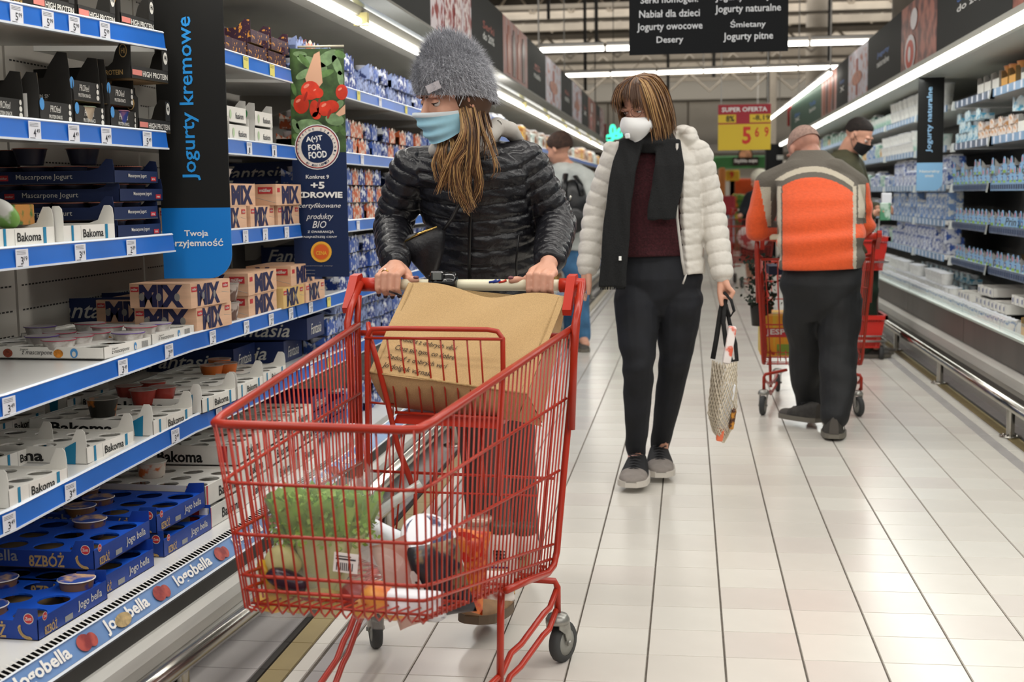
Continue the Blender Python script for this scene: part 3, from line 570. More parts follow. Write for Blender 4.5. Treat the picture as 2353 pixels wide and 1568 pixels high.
# ================================================================ SHOPPING CARTS
red = mat('cart_red_enamel', 'a92b15', .33, noise=(5, .12), coat=.05); redd = mat('cart_red_plastic', 'b82d1a', .35)
ivory = mat('handle_ivory', 'e3dcc0', .35); rubber = mat('wheel_rubber', '3a3b3b', .7); hubm = mat('wheel_hub_grey', '8c8c86', .5); zinc = mat('zinc_fork', '9b9a94', .35, .7, noise=(20, .3))
CB = -.03
def lthing(*a, **k): o = thing(*a, **k); WM[o] = Matrix(); return o
def make_cart(label, loc, rz, group=None, seat=True, fine=True, ang=(0, 0, 0, 0)):
    t = lthing('shopping_cart', label, 'shopping cart', loc, rz, group)
    def V(b, a, z): return Vector((CB+b, -a, z))
    FZ = (.765, .65, .546, .46, .43); RZ_ = (.85, .676, .50, .32, .285)
    def ringpt(s, k, side, a_):  # s: 0 rear..1 front
        tt = (0, .3, .6, .88, .96)[k] if k < 5 else 1.0
        zf = (FZ+(.395,))[k]; zr = (RZ_+(.262,))[k]
        hw = lerp(lerp(.285, .205, s), lerp(.245, .185, s), tt); a = lerp(lerp(-.06, .93, s), lerp(.05, .865, s), tt)
        return V(side*hw, a, lerp(zr, zf, s))
    ns = 33 if fine else 20; nf = 17 if fine else 11; wr = .0022 if fine else .003
    # rims
    def ring(k, r, nm, closed=False):
        pts = [ringpt(0, k, -1, 0)]
        c0 = ringpt(1, k, -1, 0); c1 = ringpt(1, k, 1, 0)
        def corner(p, q, n_): return [p.lerp(q, .94), (p.lerp(q, .985)+q.lerp(n_, .03))/2, q.lerp(n_, .08)]
        e = ringpt(0, k, 1, 0)
        pts += corner(pts[0], c0, c1)+[c1.lerp(c0, .08), (c1.lerp(c0, .03)+c1.lerp(e, .015))/2, c1.lerp(e, .06), e]
        q = MB(); q.tube(pts, r, red, 10 if r > .004 else 7); return q.build(nm, t)
    ring(0, .0085, 'rim_tube')
    for k in (1, 2, 3, 4): ring(k, .0036, 'ring_wire')
    for side in (-1, 1):
        for j in range(ns):
            s = (j+.5)/ns; q = MB(); q.tube([ringpt(s, 0, side, 0), ringpt(s, 5, side, 0)+Vector((0, 0, -.004)), ringpt(s, 5, side, 0)+Vector((-side*.025, 0, -.008))], wr, red, 5); q.build('side_wire', t)
    for j in range(nf):
        s = (j+.5)/nf
        top = ringpt(1, 0, -1, 0).lerp(ringpt(1, 0, 1, 0), s); bot = ringpt(1, 5, -1, 0).lerp(ringpt(1, 5, 1, 0), s); b2 = ringpt(.93, 5, -1, 0).lerp(ringpt(.93, 5, 1, 0), s); b3 = ringpt(0, 5, -1, 0).lerp(ringpt(0, 5, 1, 0), s)
        q = MB(); q.tube([top, bot, bot+(b2-bot)*.3+Vector((0, 0, -.012)), b2, b3], wr, red, 5); q.build('front_wire', t)
    for j in range(9):
        s = (j+.5)/9; q = MB(); q.tube([ringpt(s, 5, -1, 0), ringpt(s, 5, 1, 0)], .0036 if j % 2 else .0028, red, 5); q.build('floor_wire', t)
    # rear gate
    for k in (0, 2, 4):
        q = MB(); q.tube([ringpt(.005, k, -1, 0)+Vector((.01, 0, -.02)), ringpt(.005, k, 1, 0)+Vector((-.01, 0, -.02))], .004 if k else .0075, red, 6); q.build('gate_bar', t)
    for j in range(9):
        s = (j+.5)/9; q = MB(); q.tube([ringpt(0, 0, -1, 0).lerp(ringpt(0, 0, 1, 0), s)+Vector((0, 0, -.02)), ringpt(0, 5, -1, 0).lerp(ringpt(0, 5, 1, 0), s)+Vector((0, 0, .02))], wr, red, 5); q.build('gate_wire', t)
    # upright side frames, handle
    for side in (-1, 1):
        q = MB(); q.tube([V(side*.292, -.09, .925), V(side*.292, -.075, .86), V(side*.283, -.05, .70), V(side*.27, -.01, .50), V(side*.258, .03, .30), V(side*.254, .05, .270), V(side*.248, .09, .262), V(side*.236, .25, .290), V(side*.228, .42, .318)], .0085, red, 10); q.build('side_frame', t)
        q = MB(); q.tube([V(side*.296, -.118, .955), V(side*.30, -.05, .895), V(side*.298, -.02, .86), V(side*.288, -.015, .60)], .0095, red, 10); q.build('handle_post', t)
        q = MB(); TT = frame_from(V(side*.292-.011, -.135, .965), (0, -1, 0), (0, 0, 1))
        q.prism([(-.02, -.022), (.02, -.045), (.075, -.085), (.082, -.07), (.02, .01), (-.012, .014), (-.022, 0)], 0, .022, redd, TT); q.build('handle_bracket', t)
        q = MB(); q.tube([V(side*.236, -.14, .95), V(side*.30, -.14, .95)], .0185, redd, 14); q.build('handle_cap', t)
    q = MB(); q.tube([V(-.245, -.14, .95), V(.245, -.14, .95)], .0148, ivory, 18)
    if fine:
        bl, rd = mat('stripe_blue', '24388c', .4), mat('stripe_red', 'c8402f', .4)
        for k, (b0, m) in enumerate(((.052, bl), (.062, bl), (.078, rd))): q.tube([V(b0, -.1275, .9575), V(b0+.012, -.127, .9600), V(b0+.02, -.1285, .9635)], .003, m, 5)
    q.build('handle_bar', t)
    if fine:
        q = MB(); q.lathe([(.014, -.038), (.030, -.034), (.034, -.012), (.030, .0), (.033, .014), (.031, .034), (.016, .038)], mat('coin_lock_black', '141414', .15, coat=.5), 16, Matrix.Translation(V(-.072, -.135, .955))@Matrix.Rotation(math.pi/2, 4, 'Y'), cap0=True, cap1=True)
        q.box(CB-.072-.028, CB-.072+.008, .10, .15, .962, .988, mat('coin_lock_black', '141414', .15), bev=.004); q.box(CB-.09, CB-.068, .096, .101, .966, .984, mat('coin_lock_tag', '6f7470', .4))
        q.tube([V(-.10, -.11, .95), V(-.12, -.09, .93), V(-.17, -.085, .925), V(-.21, -.1, .935)], .0035, mat('coin_lock_black', '141414', .15), 6); q.build('coin_lock', t)
    # chassis and casters
    for side in (-1, 1):
        q = MB()
        q.tube([V(side*.13, .06, .232), V(side*.2, .02, .222), V(side*.245, .0, .215), V(side*.252, 0, .20), V(side*.252, 0, .135)], .0085, red, 10)
        q.build('caster_leg', t)
        q = MB()
        for dz, da in ((0, 0), (-.052, .01)):
            q.tube([V(side*.25, da, .195+dz), V(side*.245, .06+da, .165+dz), V(side*.238, .10+da, .162+dz), V(side*.215, .24+da, .132+dz), V(side*.205, .30+da, .13+dz) if 1 else 0, V(side*.20, .36+da, .105+dz), V(side*.155, .72+da, .10+dz), V(side*.14, .86, .12+dz)], .0075, red, 9)
        q.build('chassis_rail', t)
        q = MB(); q.tube([V(side*.19, .30, .29), V(side*.20, .36, .285), V(side*.205, .385, .25), V(side*.20, .38, .09)] if side > 0 else [V(-.12, .30, .305), V(-.12, .36, .29), V(-.12, .37, .22)], .0085, red, 10); q.build('support_tube', t)
        for (b_, a_, an) in ((.252 if side > 0 else -.232, 0, ang[0] if side < 0 else ang[1]), (side*.14, .86, ang[2] if side < 0 else ang[3])):
            Tw = Matrix.Translation(V(b_, a_, 0))@Matrix.Rotation(an, 4, 'Z')
            q = MB(); q.lathe([(.012, .135), (.024, .13), (.031, .118), (.031, .108), (.02, .106)], zinc, 16, Tw, cap0=True)
            for sx in (-1, 1): q.prism([(-.022, .112), (.024, .112), (.034, .06), (.03, .045), (.018, .045), (.004, .08), (-.022, .098)], sx*.019-.0015, sx*.019+.0015, zinc, Tw@frame_from((0, 0, 0), (0, 1, 0), (0, 0, 1)))
            q.tube([(-.024, .024, .052), (.024, .024, .052)], .006, zinc, 8, T=Tw); fk_ = q.build('caster_fork', t)
            Tx = Tw@Matrix.Translation((0, .024, .052))@Matrix.Rotation(math.pi/2, 4, 'Y')
            q = MB(); q.lathe([(.034, -.013), (.047, -.013), (.052, -.007), (.052, .007), (.047, .013), (.034, .013)], rubber, 24, Tx); q.lathe([(.006, -.011), (.034, -.0125), (.035, 0), (.034, .0125), (.006, .011)], hubm, 20, Tx, cap0=True, cap1=True); q.build('wheel', fk_)
    return t
C0 = Vector((-.546, 3.19, 0)); RZC = -math.radians(6.3)
cart = make_cart('red wire shopping cart in front of the woman in the grey beanie', C0, RZC, ang=(.5, -.35, 0, 0))
CI = (Matrix.Translation(C0)@Matrix.Rotation(RZC, 4, 'Z')).inverted(); CM = CI.inverted()
FWv = np.array([math.sin(RZC), -math.cos(RZC), 0])
def CA(u, v, a):   # cart-local point seen at (u, v), a metres in front of the rear axle
    return CI@PP(u, v, np.array(C0)+FWv*a, FWv)
def CAW(u, v, a): return PP(u, v, np.array(C0)+FWv*a, FWv)
# child seat, folded open
q = MB(); q.tube([CA(847, 1165, .14), CA(845, 1000, .15), CA(843, 800, .16), CA(845, 772, .16), CA(855, 757, .16), CA(900, 755, .16), CA(1120, 758, .16), CA(1143, 762, .16), CA(1155, 778, .16), CA(1156, 860, .16), CA(1150, 1000, .15), CA(1145, 1140, .14)], .0062, red, 9); q.build('seat_frame', cart)
q = MB(); q.tube([CA(838, 777, .165), CA(1155, 780, .165)], .0038, red, 7); q.build('seat_bar', cart)
q = MB(); q.tube([CA(908, 948, .11), CA(1150, 962, .11)], .0038, red, 7); q.build('seat_bar', cart)
for j in range(8):
    q = MB(); q.tube([CA(889+30.6*j, 778, .165), CA(912+29*j, 950+1.5*j, .11)], .0024, red, 5); q.build('seat_wire', cart)
q = MB(); q.tube([CA(846, 742, .13), CA(850, 775, .15), CA(872, 850, .15), CA(893, 935, .12), CA(915, 1030, .10), CA(940, 1095, .08), CA(952, 1130, .07)], [.006, .007, .007, .007, .007, .008, .006], red, 8); q.build('seat_link', cart)
q = MB(); s0, s1, s2, s3 = CA(912, 953, .10), CA(1150, 962, .10), CA(1142, 986, .10), CA(905, 973, .10)
q.add([s0, s1, s2, s3, s0+Vector((0, .14, .0)), s1+Vector((0, .14, 0)), s2+Vector((0, .15, 0)), s3+Vector((0, .15, 0))], [(3, 2, 1, 0), (4, 5, 6, 7), (0, 1, 5, 4), (1, 2, 6, 5), (2, 3, 7, 6), (3, 0, 4, 7)], redd); q.build('seat_plate', cart)
q = MB()
for j in range(7): q.tube([CA(895+35*j, 985, .04), CA(868+42*j, 1222, .06)], .0026, red, 5)
q.tube([CA(868, 1128, .05), CA(1235, 1140, .05)], .003, red, 5); q.tube([CA(846, 925, .08), CA(905, 930, .08)], .003, red, 5); q.build('seat_back_wires', cart, kind='stuff')
# ---- jute bag in the child seat
jute = mat('jute_cloth', 'bb9a6a', .9, noise=(500, .16), bump=(500, .12), sheen=.2); jute2 = mat('jute_seam', 'a98a5c', .9, noise=(200, .25)); prn = mat('bag_print', '3a2a1c', .8)
bag = thing('jute_bag', 'large natural jute shopping bag standing in the child seat of the red cart', 'shopping bag', CAW(1050, 940, .08))
def grid(mb, c, nu, nv, m, fn=None, smooth=True, edge=None):   # bilinear patch c = (00, 10, 11, 01)
    vs = []
    for j in range(nv+1):
        for i in range(nu+1):
            s, r_ = i/nu, j/nv; p = c[0].lerp(c[1], s).lerp(c[3].lerp(c[2], s), r_)
            if fn: p = p+fn(s, r_)
            vs.append(p)
    return mb.add(vs, [(j*(nu+1)+i, j*(nu+1)+i+1, (j+1)*(nu+1)+i+1, (j+1)*(nu+1)+i) for j in range(nv) for i in range(nu)], m, smooth)
fx = Vector(FWv)
def wr_(s, r_): return fx*(.006*math.sin(7*s+2.5*r_)*math.sin(3*r_+1)+.004*math.sin(17*s-9*r_)*(r_*(1-r_))*4)+Vector((0, 0, (-.012*math.exp(-((s-.52)/.16)**2)+.006*math.sin(9*s))*r_**3))
TLb, TRb, FLb, FRb, BLb, BRb = CAW(938, 650, -.085), CAW(1300, 684, -.085), CAW(848, 856, .15), CAW(1212, 905, .13), CAW(888, 934, .06), CAW(1188, 968, .05)
TR2, BR2, TL2, BL2 = CAW(1302, 690, -.13), CAW(1246, 972, -.06), CAW(945, 655, -.13), CAW(930, 900, -.06)
q = MB(); grid(q, (FLb, FRb, TRb, TLb), 30, 20, jute, wr_); q.text
for (s0_, s1_, l) in ((.115, .47, 'Radost z dobrych věcí'), (.10, .48, 'Ciesz się tym, co dobre'), (.08, .46, 'Radosť z dobrých vecí'), (.07, .385, 'Jó dolgok várnak')):
    k = {'R': 0, 'C': 1, 'J': 3}[l[0]] if l != 'Radosť z dobrých vecí' else 2
    vv, ff, mx = text_mesh(l, .008, .15); vs = []
    for p in vv:
        s = s0_+(s1_-s0_)*p[0]/mx[0]; r_ = .345-.095*k+.066*p[1]/mx[1]-.06*(p[0]/mx[0])*.6
        pt = FLb.lerp(FRb, s).lerp(TLb.lerp(TRb, s), r_)+wr_(s, r_)+fx*.003+Vector((0, 0, .001)); vs.append(pt)
    q.add(vs, ff, prn)
for (sa, sb) in ((.03, .036), (.955, .961)):
    grid(q, tuple(FLb.lerp(FRb, s).lerp(TLb.lerp(TRb, s), r_)+fx*.0035 for s, r_ in ((sa, 0), (sb, 0), (sb, 1), (sa, 1))), 1, 16, jute2)
q.build('front_panel', bag)
q = MB(); grid(q, (BLb, BRb, FRb, FLb), 24, 6, jute, lambda s, r_: fx*(.012*math.sin(math.pi*r_))+Vector((0, 0, -.005*math.sin(3*math.pi*s)*math.sin(math.pi*r_)))); q.tube([FLb, FLb.lerp(FRb, .3)+Vector((0, 0, .002)), FLb.lerp(FRb, .7), FRb], .0028, jute2, 6); q.build('base_panel', bag)
q = MB(); grid(q, (FRb, BR2, TR2, TRb), 6, 14, jute, lambda s, r_: Vector((-.02*math.sin(math.pi*s)*r_, 0, 0))); grid(q, (BRb, BR2+Vector((0, 0, -.01)), FRb, FRb), 4, 4, jute); q.build('side_gusset', bag)
q = MB(); grid(q, (BR2, BL2, TL2, TR2), 12, 10, jute); q.build('back_panel', bag)
q = MB(); grid(q, (BL2, BLb, FLb, FLb), 4, 4, jute); grid(q, (BL2, FLb, TLb, TL2), 6, 10, jute); q.build('side_gusset', bag)
# ================================================================ WHAT LIES IN THE CART
cling = mat('clear_plastic_bag', 'f4f6f4', .06, alpha=.10, spec=.8); rnd = random.Random(5)
def blob(name, label, cat, c, r, m, lump=.12, n=20, group=None, seed=1, parent=None, freq=3, rot=None, prof=None):
    rr = random.Random(seed); ph = [rr.uniform(0, 6) for _ in range(6)]; q = MB(); vs = []; K = n//2
    for j in range(K+1):
        th = math.pi*j/K
        for i in range(n):
            f = 2*math.pi*i/n; d = Vector((math.sin(th)*math.cos(f), math.sin(th)*math.sin(f), -math.cos(th)))
            k = 1+lump*(math.sin(freq*f+ph[0]+2*th)*math.sin(th)+.5*math.sin(2*freq*f+ph[1]-3*th)*math.sin(th)+.5*math.sin(freq*1.7*th+ph[2]))
            pw = prof(j/K) if prof else 1
            v = Vector((d.x*r[0]*k*pw, d.y*r[1]*k*pw, d.z*r[2]*(1+.3*(k-1)))); vs.append((rot@v if rot else v)+Vector(c))
    q.add(vs, [(j*n+i, j*n+(i+1) % n, (j+1)*n+(i+1) % n, (j+1)*n+i) for j in range(K) for i in range(n)], m, True)
    o = q.build(name, parent)
    if label: tag(o, label, cat, group)
    return o
def puff_bag(label, name, cat, u, v, a, w_, h, d, m, parts=(), tilt=0, seed=1):  # pillow-shaped packet standing at pixel centre
    c = CAW(u, v, a); T = Matrix.Translation(c)@Matrix.Rotation(RZC, 4, 'Z')@Matrix.Rotation(tilt, 4, 'Y'); q = MB(); n = 14; rr = random.Random(seed)
    for sgn in (-1, 1):
        vs = []
        for j in range(n+1):
            for i in range(n+1):
                x, z = 2*i/n-1, 2*j/n-1; e = max(0, (1-x**4)*(1-z**4))**.5
                vs.append((x*w_/2*(1-.06*(1-z*z)), sgn*d/2*e*(1+.12*math.sin(5*x+seed)*math.sin(4*z+seed)), z*h/2*(1-.04*(1-x*x))))
        q.add(vs, [(j*(n+1)+i, j*(n+1)+i+1, (j+1)*(n+1)+i+1, (j+1)*(n+1)+i) for j in range(n) for i in range(n)], m, True, T)
    for (x, z, rx, rz_, m2) in parts:
        vs = []
        for k in range(14):
            X = x+rx*math.cos(k*math.pi/7); Z = z+rz_*math.sin(k*math.pi/7); e = max(0, (1-min(1, X*X)**2)*(1-min(1, Z*Z)**2))**.5; vs.append((X*w_/2, -d/2*e*1.0-.003, Z*h/2))
        q.add(vs, [tuple(range(14))], m2, True, T)
    return tag(q.build(name), label, cat)
# lettuce: frilled leaves round a heart, in a clear bag
lg = [mat('lettuce_leaf_dark', '7faa42', .55, noise=(25, .35), sheen=.1), mat('lettuce_leaf', '9cc05a', .55, noise=(25, .3)), mat('lettuce_leaf_pale', 'ccd49c', .55, noise=(18, .2))]
lb = CAW(745, 1365, .66); lt_ = thing('lettuce', 'frilly green lettuce head in a clear bag in the red cart', 'lettuce', lb)
for k in range(26):
    a0 = 2*math.pi*k*.382; lay = k/26; q = MB(); vs = []; nu, nv = 12, 8; hgt = .205-.05*lay*rnd.random(); wd = .075; R0 = .028+.03*(1-lay)
    for j in range(nv+1):
        tj = j/nv
        for i in range(nu+1):
            s = 2*i/nu-1; rad = R0*(.55+1.25*tj**.9)+.010*math.sin(9*s+k)*tj**2; an = a0+s*(.65+.75*tj)*wd/ max(.03, rad)*.55
            vs.append(lb+Vector((rad*math.cos(an)*(1.18), rad*math.sin(an)*.8, .01+hgt*tj-.018*s*s*tj+.009*math.sin(13*s+2*k)*tj**3)))
    q.add(vs, [(j*(nu+1)+i, j*(nu+1)+i+1, (j+1)*(nu+1)+i+1, (j+1)*(nu+1)+i) for j in range(nv) for i in range(nu) if j >= 5], lg[k % 2], True)
    q.add(vs, [(j*(nu+1)+i, j*(nu+1)+i+1, (j+1)*(nu+1)+i+1, (j+1)*(nu+1)+i) for j in range(5) for i in range(nu)], lg[2], True)
    q.build('leaf', lt_)
q = MB()
for k in range(1500):
    an = rnd.uniform(0, 6.283); rr_ = .095*math.sqrt(rnd.random()); p = lb+Vector((rr_*1.2*math.cos(an), rr_*.85*math.sin(an), rnd.uniform(.135, .215)-.25*rr_)); s = rnd.uniform(.004, .011); d1 = Vector((rnd.uniform(-1, 1), rnd.uniform(-1, 1), rnd.uniform(-.6, 1))).normalized()*s; d2 = d1.cross(Vector((rnd.uniform(-1, 1), rnd.uniform(-1, 1), rnd.uniform(-1, 1)))).normalized()*s
    q.add([p, p+d1, p+d1+d2, p+d2], [(0, 1, 2, 3)], lg[rnd.choice((0, 1, 1))], True)
q.build('frilled_edges', lt_, kind='stuff')
pb = MB(); vs = []; n, K = 28, 16
for j in range(K+1):
    tj = j/K
    for i in range(n):
        f = 2*math.pi*i/n; R_ = lerp(.055, .118, min(1, tj*1.5))*(1 if tj < .85 else 1-.25*(tj-.85)/.15)*(1+.04*math.sin(5*f+4*tj)); vs.append(lb+Vector((R_*1.1*math.cos(f), R_*.75*math.sin(f), -.005+.27*tj+(.012*math.sin(3*f) if tj > .8 else 0))))
pb.add(vs, [(j*n+i, j*n+(i+1) % n, (j+1)*n+(i+1) % n, (j+1)*n+i) for j in range(K) for i in range(n)], cling, True); pb.build('plastic_bag', lt_)
q = MB(); q.T = Matrix.Translation(lb+Vector((.045, -.088, .075)))@Matrix.Rotation(.1, 4, 'Y'); q.box(0, .05, 0, .001, 0, .04, white)
for k in range(9): q.box(.006+k*.004, .006+k*.004+.002, -.0006, 0, .004, .02, ink)
q.box(.004, .045, -.0006, 0, .026, .029, ink); q.box(.004, .035, -.0006, 0, .032, .034, ink); q.build('price_sticker', lt_)
skinp = mat('pear_yellow_green', 'c9c489', .45, noise=(14, .15)); plum = mat('aubergine', '2c1626', .25); yel = mat('pepper_yellow', 'd8a92e', .3, noise=(10, .15)); corn = mat('maize_husk', 'c8b566', .6, noise=(30, .25)); appl = mat('apple_red_yellow', 'd96d3a', .35, noise=(9, .5, .4, .6), col2='ecc257')
blob('celeriac', 'pale round vegetable in clear wrap at the front left of the cart', 'vegetable', CAW(650, 1292, .72), (.036, .03, .036), skinp, .08, seed=2)
blob('aubergine', 'dark purple aubergine beside the lettuce in the cart', 'vegetable', CAW(660, 1335, .76), (.045, .024, .022), plum, .04, rot=Matrix.Rotation(.35, 3, 'Y'), seed=3)
blob('yellow_pepper', 'yellow pepper tip under the pale vegetable in the cart', 'vegetable', CAW(612, 1322, .74), (.014, .016, .035), yel, .1, rot=Matrix.Rotation(-.4, 3, 'Y'), seed=4)
for k, (u, v, l) in enumerate(((632, 1378, 'left bunch of'), (690, 1380, 'middle bunch of'), (738, 1372, 'right bunch of'))): blob('banana_bunch', l+' yellow-green fruit on the floor of the cart', 'fruit', CAW(u, v, .72-.02*k), (.042, .05, .022), (yel, corn, corn)[k], .12, seed=5+k, rot=Matrix.Rotation(.2*k, 3, 'Z'))
q = MB(); q.T = Matrix.Translation(CAW(665, 1362, .70)); q.ell((0, 0, 0), (.088, .07, .055), cling, 20); tag(q.build('produce_bag'), 'clear produce bag over the fruit at the front left of the cart', 'plastic bag')
for k, (u, v, l) in enumerate(((868, 1372, 'larger red and yellow apple in the clear bag'), (838, 1385, 'lower apple beside the larger one, front of the cart'), (905, 1390, 'apple nearest the white packet, front of the cart'), (820, 1370, 'dark red apple next to the lettuce bag'))): blob('apple', l, 'apple', CAW(u, v, .70 if k else .72), (.035, .034, .032), appl if k < 3 else mat('apple_dark', '8e2f2c', .35), .03, seed=11+k)
q = MB(); q.T = Matrix.Translation(CAW(870, 1352, .68)); q.ell((0, 0, 0), (.075, .06, .085), cling, 20); tag(q.build('produce_bag'), 'clear bag of apples in the middle of the cart front', 'plastic bag')
puff_bag('clear packet of sliced ham leaning beside the apples in the cart', 'ham_packet', 'food packet', 925, 1340, .60, .085, .19, .02, mat('ham_packet', 'b5736a', .25, noise=(9, .4), col2='d9b3a6'), tilt=-.35, seed=4)
wb = mat('packet_white_blue', 'dfe4ea', .35, noise=(8, .5, .4, .46), col2='5c86b8')
puff_bag('white packet with blue and green print behind the lettuce in the cart', 'white_packet', 'food packet', 880, 1255, .48, .12, .10, .05, wb, tilt=.4, seed=6)
# two stacked sour-cream tubs, lying tilted
tubc = mat('tub_cream', 'ddd6bd', .4); swirl = mat('lid_navy_swirl', '26345c', .35, noise=(22, .5, .46, .54), col2='dfe3ea'); lidw = mat('lid_white', 'e9ebf0', .35)
for k, (u, v, a, l) in enumerate(((985, 1235, .55, 'cream tub with white and navy lid, on top of the other tub in the cart'), (1003, 1290, .52, 'lower cream tub with navy swirl lid in the cart'))):
    c = CAW(u, v, a); th_ = thing('cream_tub', l, 'tub', c); T = Matrix.Translation(c)@Matrix.Rotation(.62 if k == 0 else .3, 4, 'X')@Matrix.Rotation(.35, 4, 'Y')
    q = MB(); q.lathe([(.001, -.062), (.046, -.062), (.056, .0)], tubc, 24, T); q.build('tub_body', th_)
    q = MB(); q.lathe([(.057, -.006), (.060, -.004), (.060, .004), (.052, .006)], lidw, 24, T); q.lathe([(.053, .0062), (.001, .0062)], swirl, 24, T); q.disc((-.02, 0, .007), (1, 0, 0), (0, 1, 0), .028, .048, lidw, 16, T); q.build('lid', th_)
puff_bag('black and white crisps bag standing at the front right of the cart', 'crisps_bag', 'food packet', 1012, 1332, .60, .12, .16, .06, mat('crisps_black', '25242c', .3, noise=(16, .5, .4, .46), col2='7e6a4c'), parts=((-.75, -.3, .3, .75, lidw), (-.45, -.8, .5, .28, lidw)), tilt=-.25, seed=2)
puff_bag('white and pink packet under the crisps bag in the cart', 'white_packet', 'food packet', 950, 1386, .72, .13, .055, .05, lidw, seed=3)
puff_bag('orange pasta bag with red top in the right side of the cart', 'pasta_bag', 'food packet', 1068, 1310, .45, .10, .19, .06, mat('pasta_orange', 'd9772e', .35, noise=(45, .6, .42, .58), col2='b8341f'), parts=((0, .62, .9, .33, mat('packet_red', 'c4281c', .3)), (.15, -.25, .45, .4, mat('pasta_yellow', 'e3a62c', .4, noise=(60, .5, .4, .6), col2='c8531f'))), tilt=.12, seed=8)
puff_bag('white and red packet lying behind the pasta bag in the cart', 'white_packet', 'food packet', 1130, 1345, .32, .11, .07, .05, mat('packet_white_red', 'e2dcd6', .4, noise=(12, .5, .4, .46), col2='b84a3c'), seed=5)
puff_bag('yellow snack packet on the cart floor near the bottles', 'snack_packet', 'food packet', 1150, 1345, .28, .07, .04, .04, yel, seed=9)
def lathe_thing(nm, l, cat, c, parts_, group=None):
    th_ = thing(nm, l, cat, c, group=group)
    for pn_, prof, m, kw in parts_: q = MB(); q.lathe(prof, m, 22, Matrix.Translation(c), **kw); q.build(pn_, th_)
    return th_
c = CAW(1100, 1305, .22); jar = lathe_thing('tomato_jar', 'glass jar of orange tomatoes standing in the rear right of the cart', 'jar', c, [('jar_filling', [(.001, .003), (.034, .003), (.036, .02), (.036, .09), (.03, .105), (.001, .105)], mat('tomato_filling', 'a8401c', .3, noise=(40, .5, .4, .6), col2='c9702c'), {}), ('glass', [(.001, 0), (.038, 0), (.040, .02), (.040, .095), (.030, .112)], mat('jar_glass', 'f0f0ea', .05, alpha=.2), {}), ('lid', [(.032, .108), (.034, .11), (.034, .122), (.001, .124)], mat('jar_lid', 'b5a596', .35, .5), {})])
q = MB(); q.T = Matrix.Translation(c); q.box(-.035, -.018, -.045, -.04, .03, .075, white); q.build('label', jar)
botw = mat('bottle_white', 'd9d3cc', .35); capd = mat('cap_dark_green', '3a4238', .5)
for k, (u, v, a, l) in enumerate(((1155, 1325, .22, 'white bottle with square black emblem and dark cap in the cart'), (1205, 1325, .12, 'white bottle with dark open cap beside the emblem bottle in the cart'))):
    c = CAW(u, v, a); o = lathe_thing('dairy_bottle', l, 'bottle', c, [('bottle_body', [(.001, 0), (.034, 0), (.036, .01), (.036, .085), (.03, .105), (.022, .115)], botw, {}), ('cap', [(.030, .108), (.030, .125), (.026, .13), (.001, .13)], capd, {})])
    if k == 0:
        q = MB(); q.T = Matrix.Translation(c+Vector((-.002, -.0372, 0)))
        for i in range(4): q.box(-.014+.007*i, -.010+.007*i, -.0005, 0, .045, .073, ink); q.box(-.014, .014, -.0005, 0, .045+.008*i, .048+.008*i, ink)
        q.box(-.022, .022, -.0005, 0, .03, .034, mat('label_violet', '4a2c6c', .5)); q.build('emblem', o)
    else:
        q = MB(); q.T = Matrix.Translation(c+Vector((0, -.0372, 0))); q.box(-.02, .02, -.0005, 0, .03, .07, mat('label_band', 'b9b08c', .5)); q.text('12,5', (-.01, -.001, .05), (1, 0, 0), (0, 0, 1), .02, .01, ink); q.build('label', o)
q = MB(); a_, b_ = CAW(848, 1196, .34), CAW(968, 1112, .30); q.tube([a_, a_.lerp(b_, .5)+Vector((0, 0, .003)), b_], .011, mat('clear_tube_pack', 'd5dcd6', .08, alpha=.55, spec=.8), 12); tag(q.build('clear_tube_pack'), 'clear plastic tube packaging sticking up behind the lettuce', 'packaging')
# ================================================================ PEOPLE
def capsule(mb, p0, r0, p1, r1, n=12, fl=1.0):
    p0, p1 = Vector(p0), Vector(p1); d = (p1-p0); L = max(1e-5, d.length); t = d/L
    pts, rs = [], []
    for k in range(4): a = math.pi/2*(k/4); pts.append(p0-t*r0*math.cos(a)); rs.append(max(1e-4, r0*math.sin(a)))
    pts.append(p0); rs.append(r0); pts.append(p1); rs.append(r1)
    for k in range(1, 5): a = math.pi/2*(k/4); pts.append(p1+t*r1*math.sin(a)); rs.append(max(1e-4, r1*math.cos(a)))
    mb.tube(pts, rs, white, n, flat=fl)
def chain(mb, pts, rs, n=12):
    for i in range(len(pts)-1): capsule(mb, pts[i], rs[i], pts[i+1], rs[i+1], n)
def lof(mb, rings, n=20):   # rings: (centre, rx, ry[, xdir]) stacked; closed
    vs = []
    for r in rings:
        c = Vector(r[0]); xd = Vector(r[3]).normalized() if len(r) > 3 else Vector((1, 0, 0)); yd = Vector((-xd.y, xd.x, 0))
        for k in range(n): a = 2*math.pi*k/n; vs.append(c+xd*r[1]*math.cos(a)+yd*r[2]*math.sin(a))
    fs = [(i*n+k, i*n+(k+1) % n, (i+1)*n+(k+1) % n, (i+1)*n+k) for i in range(len(rings)-1) for k in range(n)]+[tuple(range(n-1, -1, -1)), tuple((len(rings)-1)*n+k for k in range(n))]
    mb.add(vs, fs, white)
def remesh(mb, vox, it=4):
    me = mb.mesh('r'); o = bpy.data.objects.new('r', me); COL.objects.link(o)
    m = o.modifiers.new('a', 'REMESH'); m.mode = 'VOXEL'; m.voxel_size = vox
    m = o.modifiers.new('b', 'SMOOTH'); m.factor = .6; m.iterations = it
    dg = bpy.context.evaluated_depsgraph_get(); r = bpy.data.meshes.new_from_object(o.evaluated_get(dg)); bpy.data.objects.remove(o); bpy.data.meshes.remove(me)
    r.materials.clear(); return r
def getco(me):
    a = np.empty(len(me.vertices)*3); me.vertices.foreach_get('co', a); return a.reshape(-1, 3)
